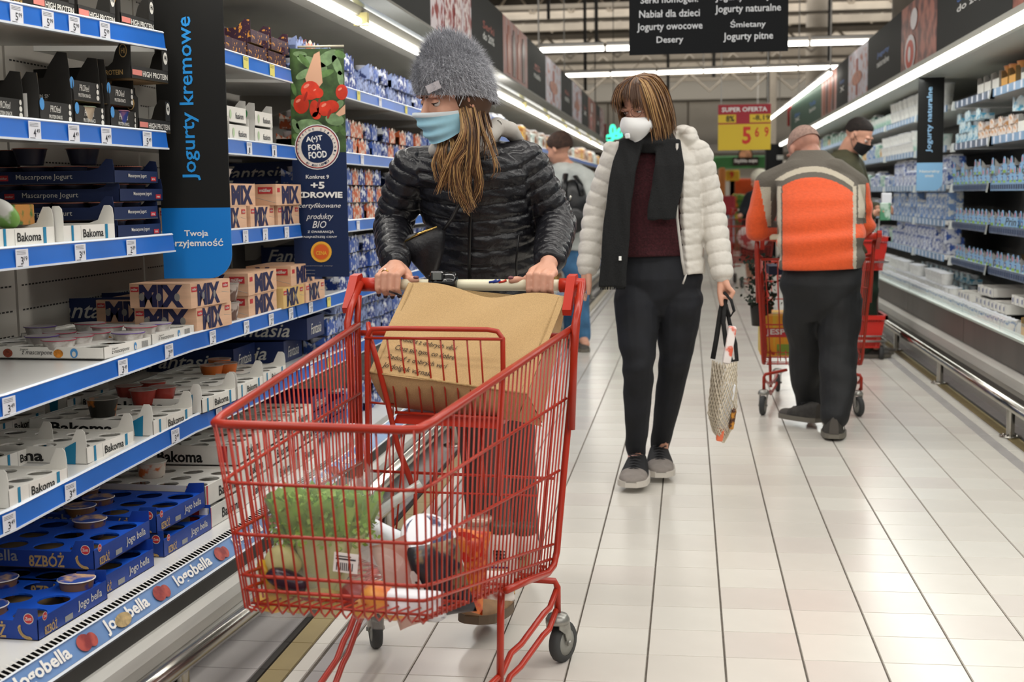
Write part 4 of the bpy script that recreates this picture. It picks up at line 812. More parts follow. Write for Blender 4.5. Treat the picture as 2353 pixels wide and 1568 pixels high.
def getno(me):
    a = np.empty(len(me.vertices)*3); me.vertices.foreach_get('normal', a); return a.reshape(-1, 3)
def setco(me, a): me.vertices.foreach_set('co', a.ravel()); me.update()
def finish(me, name, parent, mats, fn=None, **kw):
    for m in mats: me.materials.append(m)
    me.polygons.foreach_set('use_smooth', [True]*len(me.polygons))
    if fn is not None:
        c = np.empty(len(me.polygons)*3); me.polygons.foreach_get('center', c); me.polygons.foreach_set('material_index', fn(c.reshape(-1, 3)).astype(int))
    me.update(); me.name = name; return link(name, me, parent, **kw)
def puff(me, segs, amp, sharp=.45, noise=.003):
    P = getco(me); N = getno(me); best = np.full(len(P), 1e9); ph = np.zeros(len(P))
    for (p0, p1, r, per, off, tw) in segs:
        p0, p1 = np.array(p0), np.array(p1); d = p1-p0; L = np.linalg.norm(d); t = d/L; s = (P-p0)@t; sc_ = np.clip(s, 0, L); dist = np.linalg.norm(P-(p0+sc_[:, None]*t), axis=1)/r
        q = s/per+off+tw*np.sin(P[:, 0]*23+P[:, 2]*3); m = dist < best; best[m] = dist[m]; ph[m] = q[m]
    a = np.abs(np.sin(math.pi*ph))**sharp
    nz = np.sin(P[:, 0]*61+P[:, 2]*37+ph*5)*np.sin(P[:, 2]*83-P[:, 1]*41)*np.sin(P[:, 0]*29+P[:, 1]*57)
    setco(me, P+N*((a-.75)*amp+nz*noise)[:, None])
def wrinkle(me, amp, fx_, fz, seed=0, zc=None):
    P = getco(me); N = getno(me); r = np.random.RandomState(seed); a = np.zeros(len(P))
    for k in range(5): ph = r.uniform(0, 6, 3); a += np.sin(P[:, 0]*fx_*r.uniform(.5, 1.5)+P[:, 2]*fz*r.uniform(.5, 1.6)*(1 if k % 2 else -.6)+P[:, 1]*fx_*.7+ph[0])/5
    if zc: 
        w_ = np.zeros(len(P))
        for z, s_, g in zc: w_ += g*np.exp(-((P[:, 2]-z)/s_)**2)
        a *= (.3+w_)
    setco(me, P+N*(a*amp)[:, None])
skin = mat('skin', 'd29c83', .5, noise=(18, .06)); skin2 = mat('skin_ruddy', 'b5806c', .5, noise=(16, .15)); eyew = mat('eye_white', 'e6e0da', .25); iris = mat('iris_brown', '3a2418', .2); lipc = mat('lip', 'a45a50', .45); browm = mat('brow_hair', '4a3020', .8)
def hframe(c, yaw, pitch, roll=0):   # yaw 0: faces the camera (-y); positive turns to +x
    f = Vector((math.sin(yaw)*math.cos(pitch), -math.cos(yaw)*math.cos(pitch), math.sin(pitch))); r = Vector((-math.cos(yaw), -math.sin(yaw), 0)); u = r.cross(f)
    r = (Matrix.Rotation(roll, 3, f)@r); u = Matrix.Rotation(roll, 3, f)@u
    return Matrix(((r.x, f.x, u.x, c[0]), (r.y, f.y, u.y, c[1]), (r.z, f.z, u.z, c[2]), (0, 0, 0, 1)))
def head(mb, T, s=1.0):
    def E(c, r): mb.ell([x*s for x in c], [x*s for x in r], white, 18, T)
    E((0, -.015, .03), (.073, .092, .085)); E((0, .02, -.025), (.062, .066, .082)); E((0, .032, -.075), (.045, .044, .035)); E((0, .060, -.095), (.019, .016, .015))
    for x in (-1, 1):
        E((x*.034, .052, -.034), (.025, .026, .028)); E((x*.075, -.012, -.012), (.009, .018, .03)); E((x*.009, .096, -.040), (.0085, .010, .008)); E((x*.03, .076, .020), (.022, .012, .009))
    mb.T, o = T, mb.T
    capsule(mb, (0, .080*s, .008*s), .008*s, (0, .103*s, -.034*s), .0115*s, 8)
    capsule(mb, (-.018*s, .084*s, -.064*s), .006*s, (.018*s, .084*s, -.064*s), .006*s, 8); capsule(mb, (-.014*s, .083*s, -.073*s), .007*s, (.014*s, .083*s, -.073*s), .007*s, 8)
    mb.T = o
def face_parts(t, T, s=1.0, lids=.5):
    for x in (-1, 1):
        q = MB(); q.ell((x*.030*s, .0715*s, -.001*s), (.0125*s,)*3, eyew, 14, T); q.ell((x*.030*s, .0785*s, -.003*s), (.0062*s,)*3, iris, 10, T); q.build('eye', t)
        q = MB()
        vs = []; n, K = 10, 5   # upper lid, half closed
        for j in range(K+1):
            for i in range(n+1):
                a = math.pi*(i/n); b = math.pi/2*(1-j/K*(.55+lids*.4)); R_ = .0138*s
                vs.append((x*.030*s+R_*math.cos(a)*math.cos(b*.999)*1.15 if 0 else x*.030*s+R_*1.1*math.cos(a)*math.cos(b), .0715*s+R_*math.sin(a)*math.cos(b), -.001*s+R_*math.sin(b)))
        q.add(vs, [(j*(n+1)+i, j*(n+1)+i+1, (j+1)*(n+1)+i+1, (j+1)*(n+1)+i) for j in range(K) for i in range(n)], skin, True, T)
        q.tube([(x*.030*s+.0150*s*math.cos(a), .0715*s+.0145*s*math.sin(a), -.001*s-.0005) for a in [math.pi*(.08+.84*i/8) for i in range(9)]], .0009, iris, 4, T=T); q.build('eyelid', t)
        q = MB(); q.tube([(x*.012*s, .089*s, .0165*s), (x*.028*s, .086*s, .0215*s), (x*.047*s, .070*s, .0175*s)], [.0022, .003, .0012], browm, 5, T=T, flat=.6); q.build('eyebrow', t)
def grip_hand(mb, bar, ax, fwd, wrist, side, n=10, thumb=True, spread=.019, curl=1.0, rf=.0087):
    """fist round a bar: ax = along the bar (towards the little finger), fwd = away from the wrist over the bar"""
    bar, ax, fwd, wrist = Vector(bar), Vector(ax).normalized(), Vector(fwd).normalized(), Vector(wrist); up = Vector((0, 0, 1)); tips = []
    base = []
    for k, (ln, r) in enumerate(((.97, rf), (1.05, rf*1.02), (1.0, rf), (.86, rf*.88))):
        o = bar+ax*(spread*(k-1.5)); m = o+up*.036*ln-fwd*.018; p = o+up*.027*ln+fwd*.020*ln; d = o-up*.010+fwd*.0265*ln; e = o-up*.026*ln+fwd*.008
        for a, b, r0, r1 in ((m, p, r*1.12, r*1.06), (p, d, r*1.06, r*.96), (d, e, r*.96, r*.82)): capsule(mb, a, r0, b, r1, n)
        mb.ell(tuple(p), (r*1.14,)*3, white, 10); base.append(m)
    c = sum(base, Vector())/4; w_ = wrist
    for m in base: capsule(mb, m, .0115, w_.lerp(m, .25), .015, n)
    capsule(mb, c-up*.004, .017, w_, .022, n)
    if thumb:
        a = base[0]-fwd*.028-up*.012-ax*.004; b = bar-ax*(spread*1.5+.020)-fwd*.014+up*.008; c2 = bar-ax*(spread*1.5+.036)+fwd*.006+up*.014; e = bar-ax*(spread*1.5+.048)+fwd*.012+up*.013
        capsule(mb, w_.lerp(a, .5), .017, a, .015, n); capsule(mb, a, .014, b, .0125, n); capsule(mb, b, .012, c2, .0105, n); capsule(mb, c2, .0105, e, .0088, n)
    return base
def strands(mb, guides, cnt, spread, r, mats_, rr, n=4, tend=.35, wave=.004, clump=0):
    cl = [(rr.choice(guides), Vector((rr.gauss(0, 1), rr.gauss(0, .6), rr.gauss(0, .5)))*spread) for _ in range(clump)]
    for k in range(cnt):
        g = rr.choice(guides); off = Vector((rr.gauss(0, 1), rr.gauss(0, 1), rr.gauss(0, .5)))*spread
        if clump: g, o_ = rr.choice(cl); off = o_+off*.28
        ln = rr.uniform(.75, 1.0); N = len(g); pts = []; ph = rr.uniform(0, 6)
        for i in range(13):
            f = i/12*ln*(N-1); j = min(N-2, int(f)); q = f-j; a0 = g[max(0, j-1)]; a1 = g[j]; a2 = g[j+1]; a3 = g[min(N-1, j+2)]
            p = .5*((2*a1)+(a2-a0)*q+(2*a0-5*a1+4*a2-a3)*q*q+(3*a1-a0-3*a2+a3)*q**3)
            pts.append(p+off*(.6+tend*i/12)+Vector((wave*math.sin(ph+i*.55), 0, 0))*i/12)
        mb.tube(pts, [r*(1-.75*max(0, (i-6)/6)) for i in range(13)], rr.choice(mats_), n, flat=.5)
def shoe(t, heel, toe, L, mats_, h=.085, w_=.095, nm='sneaker', lift=0.0, high=.10):
    heel, toe = Vector(heel), Vector(toe); d = (toe-heel).normalized(); s = Vector((-d.y, d.x, 0)).normalized(); u = s.cross(d)*-1
    if u.z < 0: u = -u
    T = Matrix(((d.x, s.x, u.x, heel.x), (d.y, s.y, u.y, heel.y), (d.z, s.z, u.z, heel.z), (0, 0, 0, 1))); top, sole, toe_m, lace = mats_
    def sect(f): return w_/2*(.62+.30*math.sin(min(1, f*1.35)*math.pi*.5)+.10*math.sin(f*math.pi)-(.55*max(0, (f-.8)/.2)**2.2)-(.22*max(0, (.12-f)/.12)**2))
    q = MB(); vs = []; K, n = 14, 12
    for j in range(K+1):
        f = j/K; hw = sect(f)*.96; hh = lerp(high, .045, min(1, max(0, (f-.22)/.62))**.8)-(.018 if f > .95 else 0)+(-.006 if f < .02 else 0)
        for i in range(n): a = math.pi*i/(n-1); vs.append((f*L, hw*math.cos(a)*(1 if abs(math.cos(a)) > .9 else 1), .02+(hh-.02)*max(0, math.sin(a))**.7))
    q.add(vs, [(j*n+i, j*n+i+1, (j+1)*n+i+1, (j+1)*n+i) for j in range(K) for i in range(n-1) if j < 9], top, True, T)
    q.add(vs, [(j*n+i, j*n+i+1, (j+1)*n+i+1, (j+1)*n+i) for j in range(9, K) for i in range(n-1)]+[tuple(K*n+i for i in range(n)), tuple(range(n-1, -1, -1))], toe_m, True, T); up_ = q.build('shoe', t)
    q = MB(); pr = [(j/K*L, sect(j/K)*1.06) for j in range(K+1)]; poly = pr+[(x, -y) for x, y in pr[::-1]]; q.prism(poly, 0, .024, sole, T); q.build('sole', up_)
    q = MB()
    for j in range(5): f = .36+.075*j; hh = lerp(high, .045, min(1, max(0, (f-.22)/.62))**.8)+.002; q.tube([(f*L, .024, hh-.008), (f*L+.006, 0, hh+.002), (f*L, -.024, hh-.008)], .0028, lace, 5, T=T)
    q.tube([(.33*L, 0, high*.93), (.36*L, .03, high*.9), (.40*L, .012, high*.86)], .0025, lace, 5, T=T); q.tube([(.33*L, 0, high*.93), (.36*L, -.03, high*.9), (.40*L, -.012, high*.86)], .0025, lace, 5, T=T); q.build('laces', up_)

# ---------------------------------------------------------------- woman with the grey beanie
w1 = thing('person', 'woman in grey fluffy beanie, blue mask and black puffer jacket pushing the red cart', 'person', (-.45, 3.6, 0))
HT = hframe(PY(1040, 220, 3.52), -math.radians(50), -math.radians(16), -.05)
shL, shR = PY(948, 388, 3.60), PY(1206, 374, 3.64); elL, elR = PY(903, 515, 3.66), PY(1281, 515, 3.68)
barL, barR = CM@Vector((CB-.222, .14, .95)), CM@Vector((CB+.188, .14, .95))
wrL, wrR = barL+Vector((.002, .062, .052)), barR+Vector((.012, .062, .052)); axv = (CM.to_3x3()@Vector((1, 0, 0))).normalized(); fwv = Vector((FWv[0], FWv[1], 0))
pel, ch, nk = PY(1105, 700, 3.74), PY(1095, 450, 3.66), PY(1082, 335, 3.60)
kL, kR, aL, aR = PY(1108, 960, 3.58), PY(1172, 955, 3.84), PY(1127, 1335, 3.56), PY(1196, 1245, 3.98)
q = MB(); head(q, HT); hc = HT.translation
capsule(q, hc+Vector((.02, .035, -.04)), .05, nk, .052); lof(q, [(pel+Vector((0, 0, -.05)), .13, .09), (pel+Vector((0, 0, .1)), .11, .08), (ch, .12, .085), (ch+Vector((0, -.01, .1)), .13, .08), (nk+Vector((0, 0, -.0)), .05, .05)])
for a, b, c_ in ((shL, elL, wrL), (shR, elR, wrR)): capsule(q, nk+Vector((0, 0, -.06)), .05, a, .04); capsule(q, a, .042, b, .035); capsule(q, b, .036, c_, .024)
for h_, k_, a_ in ((pel+Vector((-.06, 0, -.03)), kL, aL), (pel+Vector((.06, .01, -.03)), kR, aR)): capsule(q, h_, .075, k_, .05); capsule(q, k_, .05, a_, .035); capsule(q, a_, .035, a_+Vector((-.01, -.08, -.05)), .03)
grip_hand(q, barL, -axv, fwv, wrL, -1); grip_hand(q, barR, axv, fwv, wrR, 1)
finish(remesh(q, .0030, 3), 'body', w1, [skin]); face_parts(w1, HT, .97, 1.0)
q = MB()
for k, (b_, ax_) in enumerate(((barL, -axv), (barR, axv))):
    for i, ln in enumerate((.97, 1.05, 1.0, .86)):
        o = b_+ax_*(.019*(i-1.5)); e = o-Vector((0, 0, .028*ln))+fwv*.012; q.ell(tuple(e-Vector((0, 0, .002))), (.006, .004, .006), mat('nail_dark', '2c2026', .2), 8)
    e = b_-ax_*(.0285+.049)+fwv*.016+Vector((0, 0, .020)); q.ell(tuple(e), (.008, .006, .005), mat('nail_plum', '7a4a50', .25), 8)
q.build('nails', w1)
q = MB(); o = barL+axv*(-(.019*.5)); o = barL-axv*.0095*1; rp = o+Vector((0, 0, .030))+fwv*.008; q.tube([rp+axv*.0105*math.cos(a)+Vector((0, 0, .0095))*math.sin(a)+fwv*.004*math.sin(a) for a in [2*math.pi*i/12 for i in range(12)]], .0016, mat('gold', 'd9b66a', .2, 1), 6, closed=True); q.ell(tuple(rp+Vector((0, 0, .011))+fwv*.004), (.003, .003, .003), mat('stone_white', 'f4f4f4', .1), 8); q.build('ring', w1)
# jacket
jk = mat('puffer_black', '15151a', .34, spec=.6, bump=(70, .25)); q = MB()
hem = pel+Vector((0, 0, -.02))
lof(q, [(hem, .152, .115), (hem+Vector((0, 0, .06)), .158, .12), (PY(1112, 590, 3.70), .156, .118), (PY(1106, 520, 3.68), .160, .122), (PY(1097, 460, 3.66), .172, .126), (PY(1085, 405, 3.63), .178, .118), (PY(1080, 372, 3.61), .150, .10), (PY(1080, 345, 3.60), .092, .085), (PY(1080, 325, 3.60), .072, .075)], 32)
for a, b, c_ in ((shL, elL, wrL), (shR, elR, wrR)): chain(q, [nk+Vector((0, 0, -.08)), a, a.lerp(b, .5), b, b.lerp(c_, .55), c_+(b-c_)*.10], [.085, .062, .060, .055, .050, .042], 16)
me = remesh(q, .0045, 5)
puff(me, [(hem, nk, 1.25, .044, 0, .05), (shL, elL, .55, .038, .2, 0), (elL, wrL, .5, .034, .3, 0), (shR, elR, .55, .038, .1, 0), (elR, wrR, .5, .034, .5, 0)], .0095, .36, .0028)
jk1 = finish(me, 'jacket', w1, [jk])
zm = mat('zip_black', '0c0c0e', .4); q = MB(); q.tube([PY(u, v, y) for u, v, y in ((1086, 400, 3.498), (1084, 450, 3.525), (1080, 520, 3.545), (1078, 580, 3.565), (1078, 640, 3.60))], .005, zm, 6, flat=.5); q.tube([PY(1192, 540, 3.56), PY(1186, 600, 3.58), PY(1187, 640, 3.6)], .003, zm, 5); q.build('zip', jk1)
# hooded grey collar, chest straps
hood = mat('hood_grey', 'b9b4ad', .8, noise=(30, .1)); q = MB()
lof(q, [(PY(1080, 345, 3.60), .07, .07), (PY(1085, 325, 3.62), .078, .075), (PY(1100, 305, 3.66), .072, .06), (PY(1105, 292, 3.67), .05, .04)], 20)
chain(q, [PY(1070, 395, 3.50), PY(1092, 345, 3.50), PY(1118, 312, 3.53), PY(1142, 290, 3.58), PY(1172, 300, 3.62), PY(1190, 322, 3.66)], [.014, .018, .026, .026, .024, .018]); chain(q, [PY(1000, 345, 3.56), PY(1020, 335, 3.51), PY(1045, 350, 3.49)], [.02, .018, .012])
me = remesh(q, .004, 4); wrinkle(me, .004, 60, 90, 4); finish(me, 'hood', w1, [hood])
q = MB(); q.tube([PY(1146+6*math.cos(a), 283+6*math.sin(a), 3.555) for a in [math.pi*2*i/10 for i in range(10)]], .0018, steel, 6, closed=True); q.tube([PY(1079, 372, 3.488), PY(1078, 390, 3.486)], .004, steel, 6); q.build('zip_pull', w1)
# crossbody bag
leat = mat('bag_leather_black', '17161a', .4, bump=(60, .2)); q = MB()
cb = thing('crossbody_bag', 'small black crossbody bag with gold zip hanging at the waist of the beanie woman', 'handbag', PY(975, 590, 3.5))
q = MB(); T = frame_from((0, 3.49, 0), (1, 0, 0), (0, 0, 1)); pts = [(927, 556), (940, 540), (1010, 519), (1021, 532), (1018, 575), (1005, 625), (985, 643), (955, 610), (930, 580)]; pts = [(PY(u, v, 3.49).x, PY(u, v, 3.49).z) for u, v in pts][::-1]
cx_, cz_ = sum(p[0] for p in pts)/9, sum(p[1] for p in pts)/9; vs = []
for (k, y) in ((.86, .022), (1, .008), (1, -.02), (.86, -.035)): vs += [(cx_+(x-cx_)*k, y, cz_+(z-cz_)*k) for x, z in pts]
q.add([(x, 3.5+y, z) for x, y, z in vs], [tuple(range(8, -1, -1)), tuple(range(27, 36))]+[(j*9+i, j*9+(i+1) % 9, j*9+9+(i+1) % 9, j*9+9+i) for j in range(3) for i in range(9)], leat, True); q.build('pouch', cb)
q = MB(); q.tube([PY(930, 556, 3.468), PY(965, 536, 3.462), PY(1004, 521, 3.466)], .0032, mat('gold', 'd9b66a'), 6); q.build('zipper', cb)
q = MB(); q.tube([PY(1015, 535, 3.50), PY(1040, 500, 3.495), PY(1062, 455, 3.49), PY(1090, 410, 3.49)], .017, leat, 6, flat=.2); q.build('strap', cb)
# trousers and boots
trs = mat('trousers_brown_grey', '4a423f', .8, noise=(8, .2)); q = MB()
lof(q, [(pel+Vector((0, 0, -.10)), .165, .115), (pel+Vector((0, 0, .06)), .15, .105)], 24)
for h_, k_, a_, w_ in ((pel+Vector((-.07, 0, -.07)), kL, aL+Vector((0, 0, .05)), 1), (pel+Vector((.065, .01, -.07)), kR, aR+Vector((0, 0, .0)), 1)): chain(q, [h_, h_.lerp(k_, .5), k_, k_.lerp(a_, .5), a_], [.095, .092, .074, .066, .060], 16)
me = remesh(q, .007, 5); wrinkle(me, .008, 25, 45, 2, [(.5, .12, .8), (.2, .1, 1), (.8, .1, .5)]); finish(me, 'trousers', w1, [trs])
bt = [mat('boot_tan', '8a6a4a', .7, noise=(20, .2)), mat('boot_sole', '5d4d3c', .7), mat('boot_tan', ''), mat('boot_lace', '4a3a2c', .7)]
for hl, to in ((PY(1158, 1398, 3.50), PY(1090, 1432, 3.27)), (aR+Vector((.0, .03, -.10)), aR+Vector((-.03, -.22, -.13)))):
    b_ = MB(); shoe(w1, hl, to, .26, bt, high=.13, w_=.105)
# mask and ear loop
def mask_mesh(T, m, m2, zt, zb, yo=.0, amp=.0035, cup=False):
    q = MB(); n, K = 26, 20; vs = []
    for j in range(K+1):
        f = j/K; z = lerp(zt, zb, f)
        for i in range(n+1):
            s = 2*i/n-1; A = abs(s); ang = s*math.radians(84 if not cup else 72)
            ym = .117-.012*f if f < .25 else lerp(.114, .088, (f-.25)/.75)
            if cup: ym = .120+.022*math.sin(math.pi*min(1, f*1.0+.05))-.02*f
            y = .018+(ym-.018+yo)*max(1e-6, math.cos(ang))**(.8 if not cup else .9)+(0 if cup else amp*math.sin(f*6*math.pi)*(1-A**2)); x = .074*math.sin(ang)*(1-.10*f if not cup else 1-.35*(2*abs(f-.45))**2.2)
            zz = z-(.018*A**1.5*(1-f))+.022*A**2*f+(0 if not cup else -.012*A*(1-f)); vs.append((x, y, zz))
    fs = [(j*(n+1)+i, j*(n+1)+i+1, (j+1)*(n+1)+i+1, (j+1)*(n+1)+i) for j in range(K) for i in range(n)]
    q.add(vs, [g for k, g in enumerate(fs) if k//n >= 3], m, True, T); q.add(vs, [g for k, g in enumerate(fs) if k//n < 3], m2, True, T); return q
mb_ = mat('mask_blue', 'a6d9ec', .7, noise=(60, .04)); mw = mat('mask_white_edge', 'dfe9ee', .7)
fm_ = mask_mesh(HT, mb_, mw, -.014, -.108, yo=.007, amp=.0045).build('face_mask', w1)
q = MB()
for x in (-1, 1): q.tube([(x*.0735, .030, -.022), (x*.080, .012, .004), (x*.083, -.012, .02)], .0014, mw, 6, T=HT)
q.build('ear_loop', fm_)
# beanie
wool = mat('beanie_wool', 'a0a1a7', .95, noise=(220, .35), bump=(300, .5), sheen=.4); fuzzm = [mat('wool_fuzz_light', 'cfd0d6', .9), mat('wool_fuzz_mid', '97989e', .9)]

n, K = 288, 40; vs = []; nrm = []
def beanie_pt(f, a):
    # f 0 brim .. 1 crown
    z = -.005+.162*f; R_ = max(.0004, 1-f**2.5)**.5*(1.0+.07*math.sin(math.pi*min(1, f*1.5))); k = 1+.0
    tw_ = .010*math.sin(2*a+1)*f
    lift = (.030*max(0, math.cos(a-math.pi/2)) - .050*max(0, -math.cos(a-math.pi/2)))*(1-f)
    return Vector((.092*R_*math.cos(a), -.012+.106*R_*math.sin(a)-.012*f*f, z+lift+.018*(f**4)*math.cos(a-2.2)+tw_*.2))
for j in range(K+1):
    for i in range(n):
        f = j/K; a = 2*math.pi*i/n; p = beanie_pt(f, a); c = Vector((0, -.012, p.z-.01)); d = (p-c).normalized(); rb = .0022*math.sin(a*56+3*f)*(1-.4*f)+.0016*math.sin(5*a+9*f)+.004*math.sin(2*a+6*f)*f
        if abs(f-.80) < .09: rb += -.006*math.cos((f-.80)/.09*math.pi/2)*(.6+.4*math.sin(3*a))
        vs.append(p+d*rb)
q = MB(); q.add(vs, [(j*n+i, j*n+(i+1) % n, (j+1)*n+(i+1) % n, (j+1)*n+i) for j in range(K) for i in range(n)], wool, True, HT)
T = HT; bo = q.build('beanie', w1)
q = MB(); rr = random.Random(4)
for k in range(15000):
    f = rr.random()**.8*.985; a = rr.uniform(0, 6.2832); p = beanie_pt(f, a); c = Vector((0, -.02, .05)); d = (p-c).normalized(); d = (d+Vector((rr.gauss(0, .5), rr.gauss(0, .5), rr.gauss(0, .4)-.1))).normalized(); L = rr.uniform(.008, .022)*(1+.6*f); s = Vector((-d.y, d.x, .1)).normalized()*.00055
    m_ = p+d*L*.6+Vector((0, 0, -.001)); e = p+d*L+Vector((rr.gauss(0, .0012), 0, -.0025)); q.add([p-s, p+s, m_+s*.7, m_-s*.7, e], [(0, 1, 2, 3), (3, 2, 4)], fuzzm[0 if rr.random() < .5 else 1], False, T)
q.build('wool_fuzz', bo, kind='stuff')
q = MB(); a0 = math.radians(125); p = beanie_pt(.17, a0)*1.0; dn = Vector((math.cos(a0), math.sin(a0), .12)).normalized(); p = p+dn*.009; tx = Vector((math.sin(a0), -math.cos(a0), -.22)).normalized()
T9 = HT@frame_from(p, tx, Vector((0, 0, 1))); q.box(-.021, .021, -.0105, .0105, 0, .0012, mat('cloth_label', 'd3cdd0', .7), T9); q.text('LOVE IT', (-.012, .002, .0016), (1, 0, 0), (0, 1, 0), .024, .004, mat('label_pink', 'b58a92', .7), 0, T=T9); q.text('made in love', (-.013, -.005, .0016), (1, 0, 0), (0, 1, 0), .026, .004, ink, 0, T=T9); q.build('cloth_label', bo)
# long hair
hm = [mat('hair_brown', '4d3423', .45), mat('hair_caramel', '8c6542', .42), mat('hair_blonde', 'b8925f', .42), mat('hair_dark', '3a271b', .5)]
rr = random.Random(9); q = MB()
def G(*pp): return [PY(u, v, y) for u, v, y in pp]
gR = [G((1062, 245, 3.47), (1072, 290, 3.45), (1066, 350, 3.45), (1050, 410, 3.46), (1060, 450, 3.465), (1080, 490, 3.475)), G((1072, 245, 3.47), (1085, 300, 3.45), (1080, 370, 3.45), (1075, 430, 3.46), (1090, 482, 3.475)), G((1085, 245, 3.48), (1095, 300, 3.46), (1092, 370, 3.455), (1098, 430, 3.47), (1085, 470, 3.475)),
      G((1058, 250, 3.46), (1064, 300, 3.44), (1040, 350, 3.44), (1018, 400, 3.455), (1006, 445, 3.47)), G((1075, 250, 3.47), (1078, 330, 3.45), (1050, 380, 3.45), (1052, 440, 3.465), (1062, 470, 3.47)), G((1098, 245, 3.50), (1108, 290, 3.48), (1128, 340, 3.48), (1142, 390, 3.49), (1132, 415, 3.50)), G((1105, 250, 3.52), (1112, 290, 3.50), (1120, 330, 3.49), (1126, 365, 3.50))]
strands(q, [gR[i] for i in (0, 1, 2, 4)], 520, .0075, .0014, [hm[1], hm[2], hm[1], hm[2], hm[0], hm[0], hm[3]], rr, wave=.006, clump=70, tend=.55)
strands(q, [gR[i] for i in (3, 3, 5, 6)], 90, .0055, .0013, [hm[2], hm[1], hm[0]], rr, wave=.006, clump=9, tend=.6)
gB = [G((1070, 240, 3.50), (1088, 280, 3.50), (1095, 320, 3.50), (1085, 360, 3.49)), G((1100, 240, 3.54), (1105, 275, 3.54), (1110, 310, 3.53), (1100, 340, 3.51))]
strands(q, gB, 170, .014, .0028, [hm[3], hm[0], hm[0], hm[1]], rr)
gL = [G((1010, 315, 3.50), (1008, 345, 3.49), (1000, 380, 3.49), (1012, 430, 3.50)), G((1030, 318, 3.48), (1022, 350, 3.47), (1025, 400, 3.48), (1015, 425, 3.48)), G((1040, 318, 3.48), (1045, 345, 3.46), (1035, 380, 3.465), (1020, 440, 3.47))]
strands(q, gL, 120, .006, .0014, [hm[1], hm[0], hm[2]], rr, clump=9, tend=.8)
q.ell((0, -.030, -.010), (.089, .080, .085), hm[0], 18, HT); q.build('long_hair', w1)

# ---------------------------------------------------------------- woman in the cream jacket
w2 = thing('person', 'woman in cream puffer jacket, black scarf and white respirator walking behind the cart', 'person', (-.17, 5.25, 0))
Y2 = 5.25; H2 = hframe(PY(1478, 247, Y2-.06), -math.radians(33), -math.radians(22), .03)
nk2, sL, sR = PY(1502, 335, Y2+.02), PY(1418, 362, Y2+.02), PY(1600, 358, Y2+.02); eL, eR = PY(1371, 480, Y2+.04), PY(1637, 480, Y2+.02); wL, wR = PY(1350, 618, Y2-.02), PY(1660, 635, Y2-.05)
p2, c2_ = PY(1512, 610, Y2+.03), PY(1510, 420, Y2+.02); kl, kr, al, ar = PY(1467, 840, Y2-.08), PY(1550, 835, Y2+.08), PY(1462, 1046, 5.29), PY(1516, 1030, 5.47)
q = MB(); head(q, H2, 1.0); capsule(q, H2.translation+Vector((.01, .03, -.05)), .048, nk2, .05)
lof(q, [(p2+Vector((0, 0, -.06)), .13, .09), (p2+Vector((0, 0, .08)), .11, .08), (c2_, .13, .085), (c2_+Vector((0, 0, .08)), .13, .08), (nk2, .05, .05)])
for a, b, c_ in ((sL, eL, wL), (sR, eR, wR)): capsule(q, nk2+Vector((0, 0, -.06)), .05, a, .04); capsule(q, a, .04, b, .033); capsule(q, b, .033, c_, .022)
for h_, k_, a_ in ((p2+Vector((-.07, 0, -.04)), kl, al), (p2+Vector((.07, 0, -.04)), kr, ar)): capsule(q, h_, .07, k_, .045); capsule(q, k_, .045, a_+Vector((0, 0, -.03)), .030)
# right-hand (image right) fist round the bag handles, thumb forward
hx, hy = PY(1665, 668, Y2-.05), None
for k in range(4):
    o = hx+Vector((.004*k-.004, .024-.018*k, .014-.004*k)); m_, a_, b_, e_ = o+Vector((.006, 0, .012)), o+Vector((.024, 0, -.006)), o+Vector((.014, -.0, -.030)), o+Vector((-.010, 0, -.024)); chain(q, [m_, a_, b_, e_], [.0105, .0098, .009, .008], 9)
    capsule(q, wR, .02, m_, .011, 9)
capsule(q, wR, .023, hx+Vector((0, 0, .012)), .024, 10); chain(q, [wR+Vector((-.006, -.01, -.02)), hx+Vector((-.018, -.022, -.004)), hx+Vector((-.016, -.03, -.030)), hx+Vector((-.012, -.034, -.052))], [.015, .013, .011, .009], 9)
hl = wL+Vector((-.005, -.01, -.05))
for k in range(4): chain(q, [wL+Vector((-.01, -.01, -.02)), hl+Vector((-.012+.002*k, -.012+.016*k, -.02)), hl+Vector((-.016, -.014+.016*k, -.05)), hl+Vector((-.004, -.016+.016*k, -.072+.004*k))], [.016, .0105, .0095, .008], 8)
chain(q, [wL+Vector((.006, -.02, -.02)), hl+Vector((.014, -.03, -.015)), hl+Vector((.012, -.034, -.045))], [.014, .012, .009], 8)
finish(remesh(q, .0036, 3), 'body', w2, [skin]); H2F = H2@Matrix.Translation((0, .003, .014)); face_parts(w2, H2F, .97, .8)
crm = mat('puffer_cream', 'd2cdc4', .5, noise=(9, .05), bump=(45, .3)); q = MB()
def openring(c, rx, ry, gap, n=26, th_=.022):   # jacket body open at the front
    return [c+Vector((rx*math.sin(a), ry*math.cos(a), 0)) for a in [lerp(-math.pi+gap[0], math.pi-gap[1], i/n) for i in range(n+1)]]
rings = [(PY(1512, 628, Y2), .188, .125, (.95, .70)), (PY(1511, 560, Y2), .180, .125, (.95, .66)), (PY(1511, 480, Y2), .176, .122, (.95, .62)), (PY(1511, 420, Y2), .176, .118, (.95, .62)), (PY(1511, 370, Y2), .165, .105, (.95, .6)), (PY(1509, 338, Y2), .115, .09, (1.0, .6)), (PY(1507, 318, Y2+.02), .088, .08, (1.0, .55)), (PY(1507, 303, Y2+.03), .088, .078, (1.1, .6))]
vs = []; nn = 26
for c, rx, ry, gp in rings: vs += openring(c+Vector((0, .0, 0)), rx, ry, gp)
vo = vs; vi = []
for r_, (c, rx, ry, gp) in enumerate(rings): vi += openring(c, rx-.028, ry-.028, gp)
n1 = nn+1; R_ = len(rings); fs = []
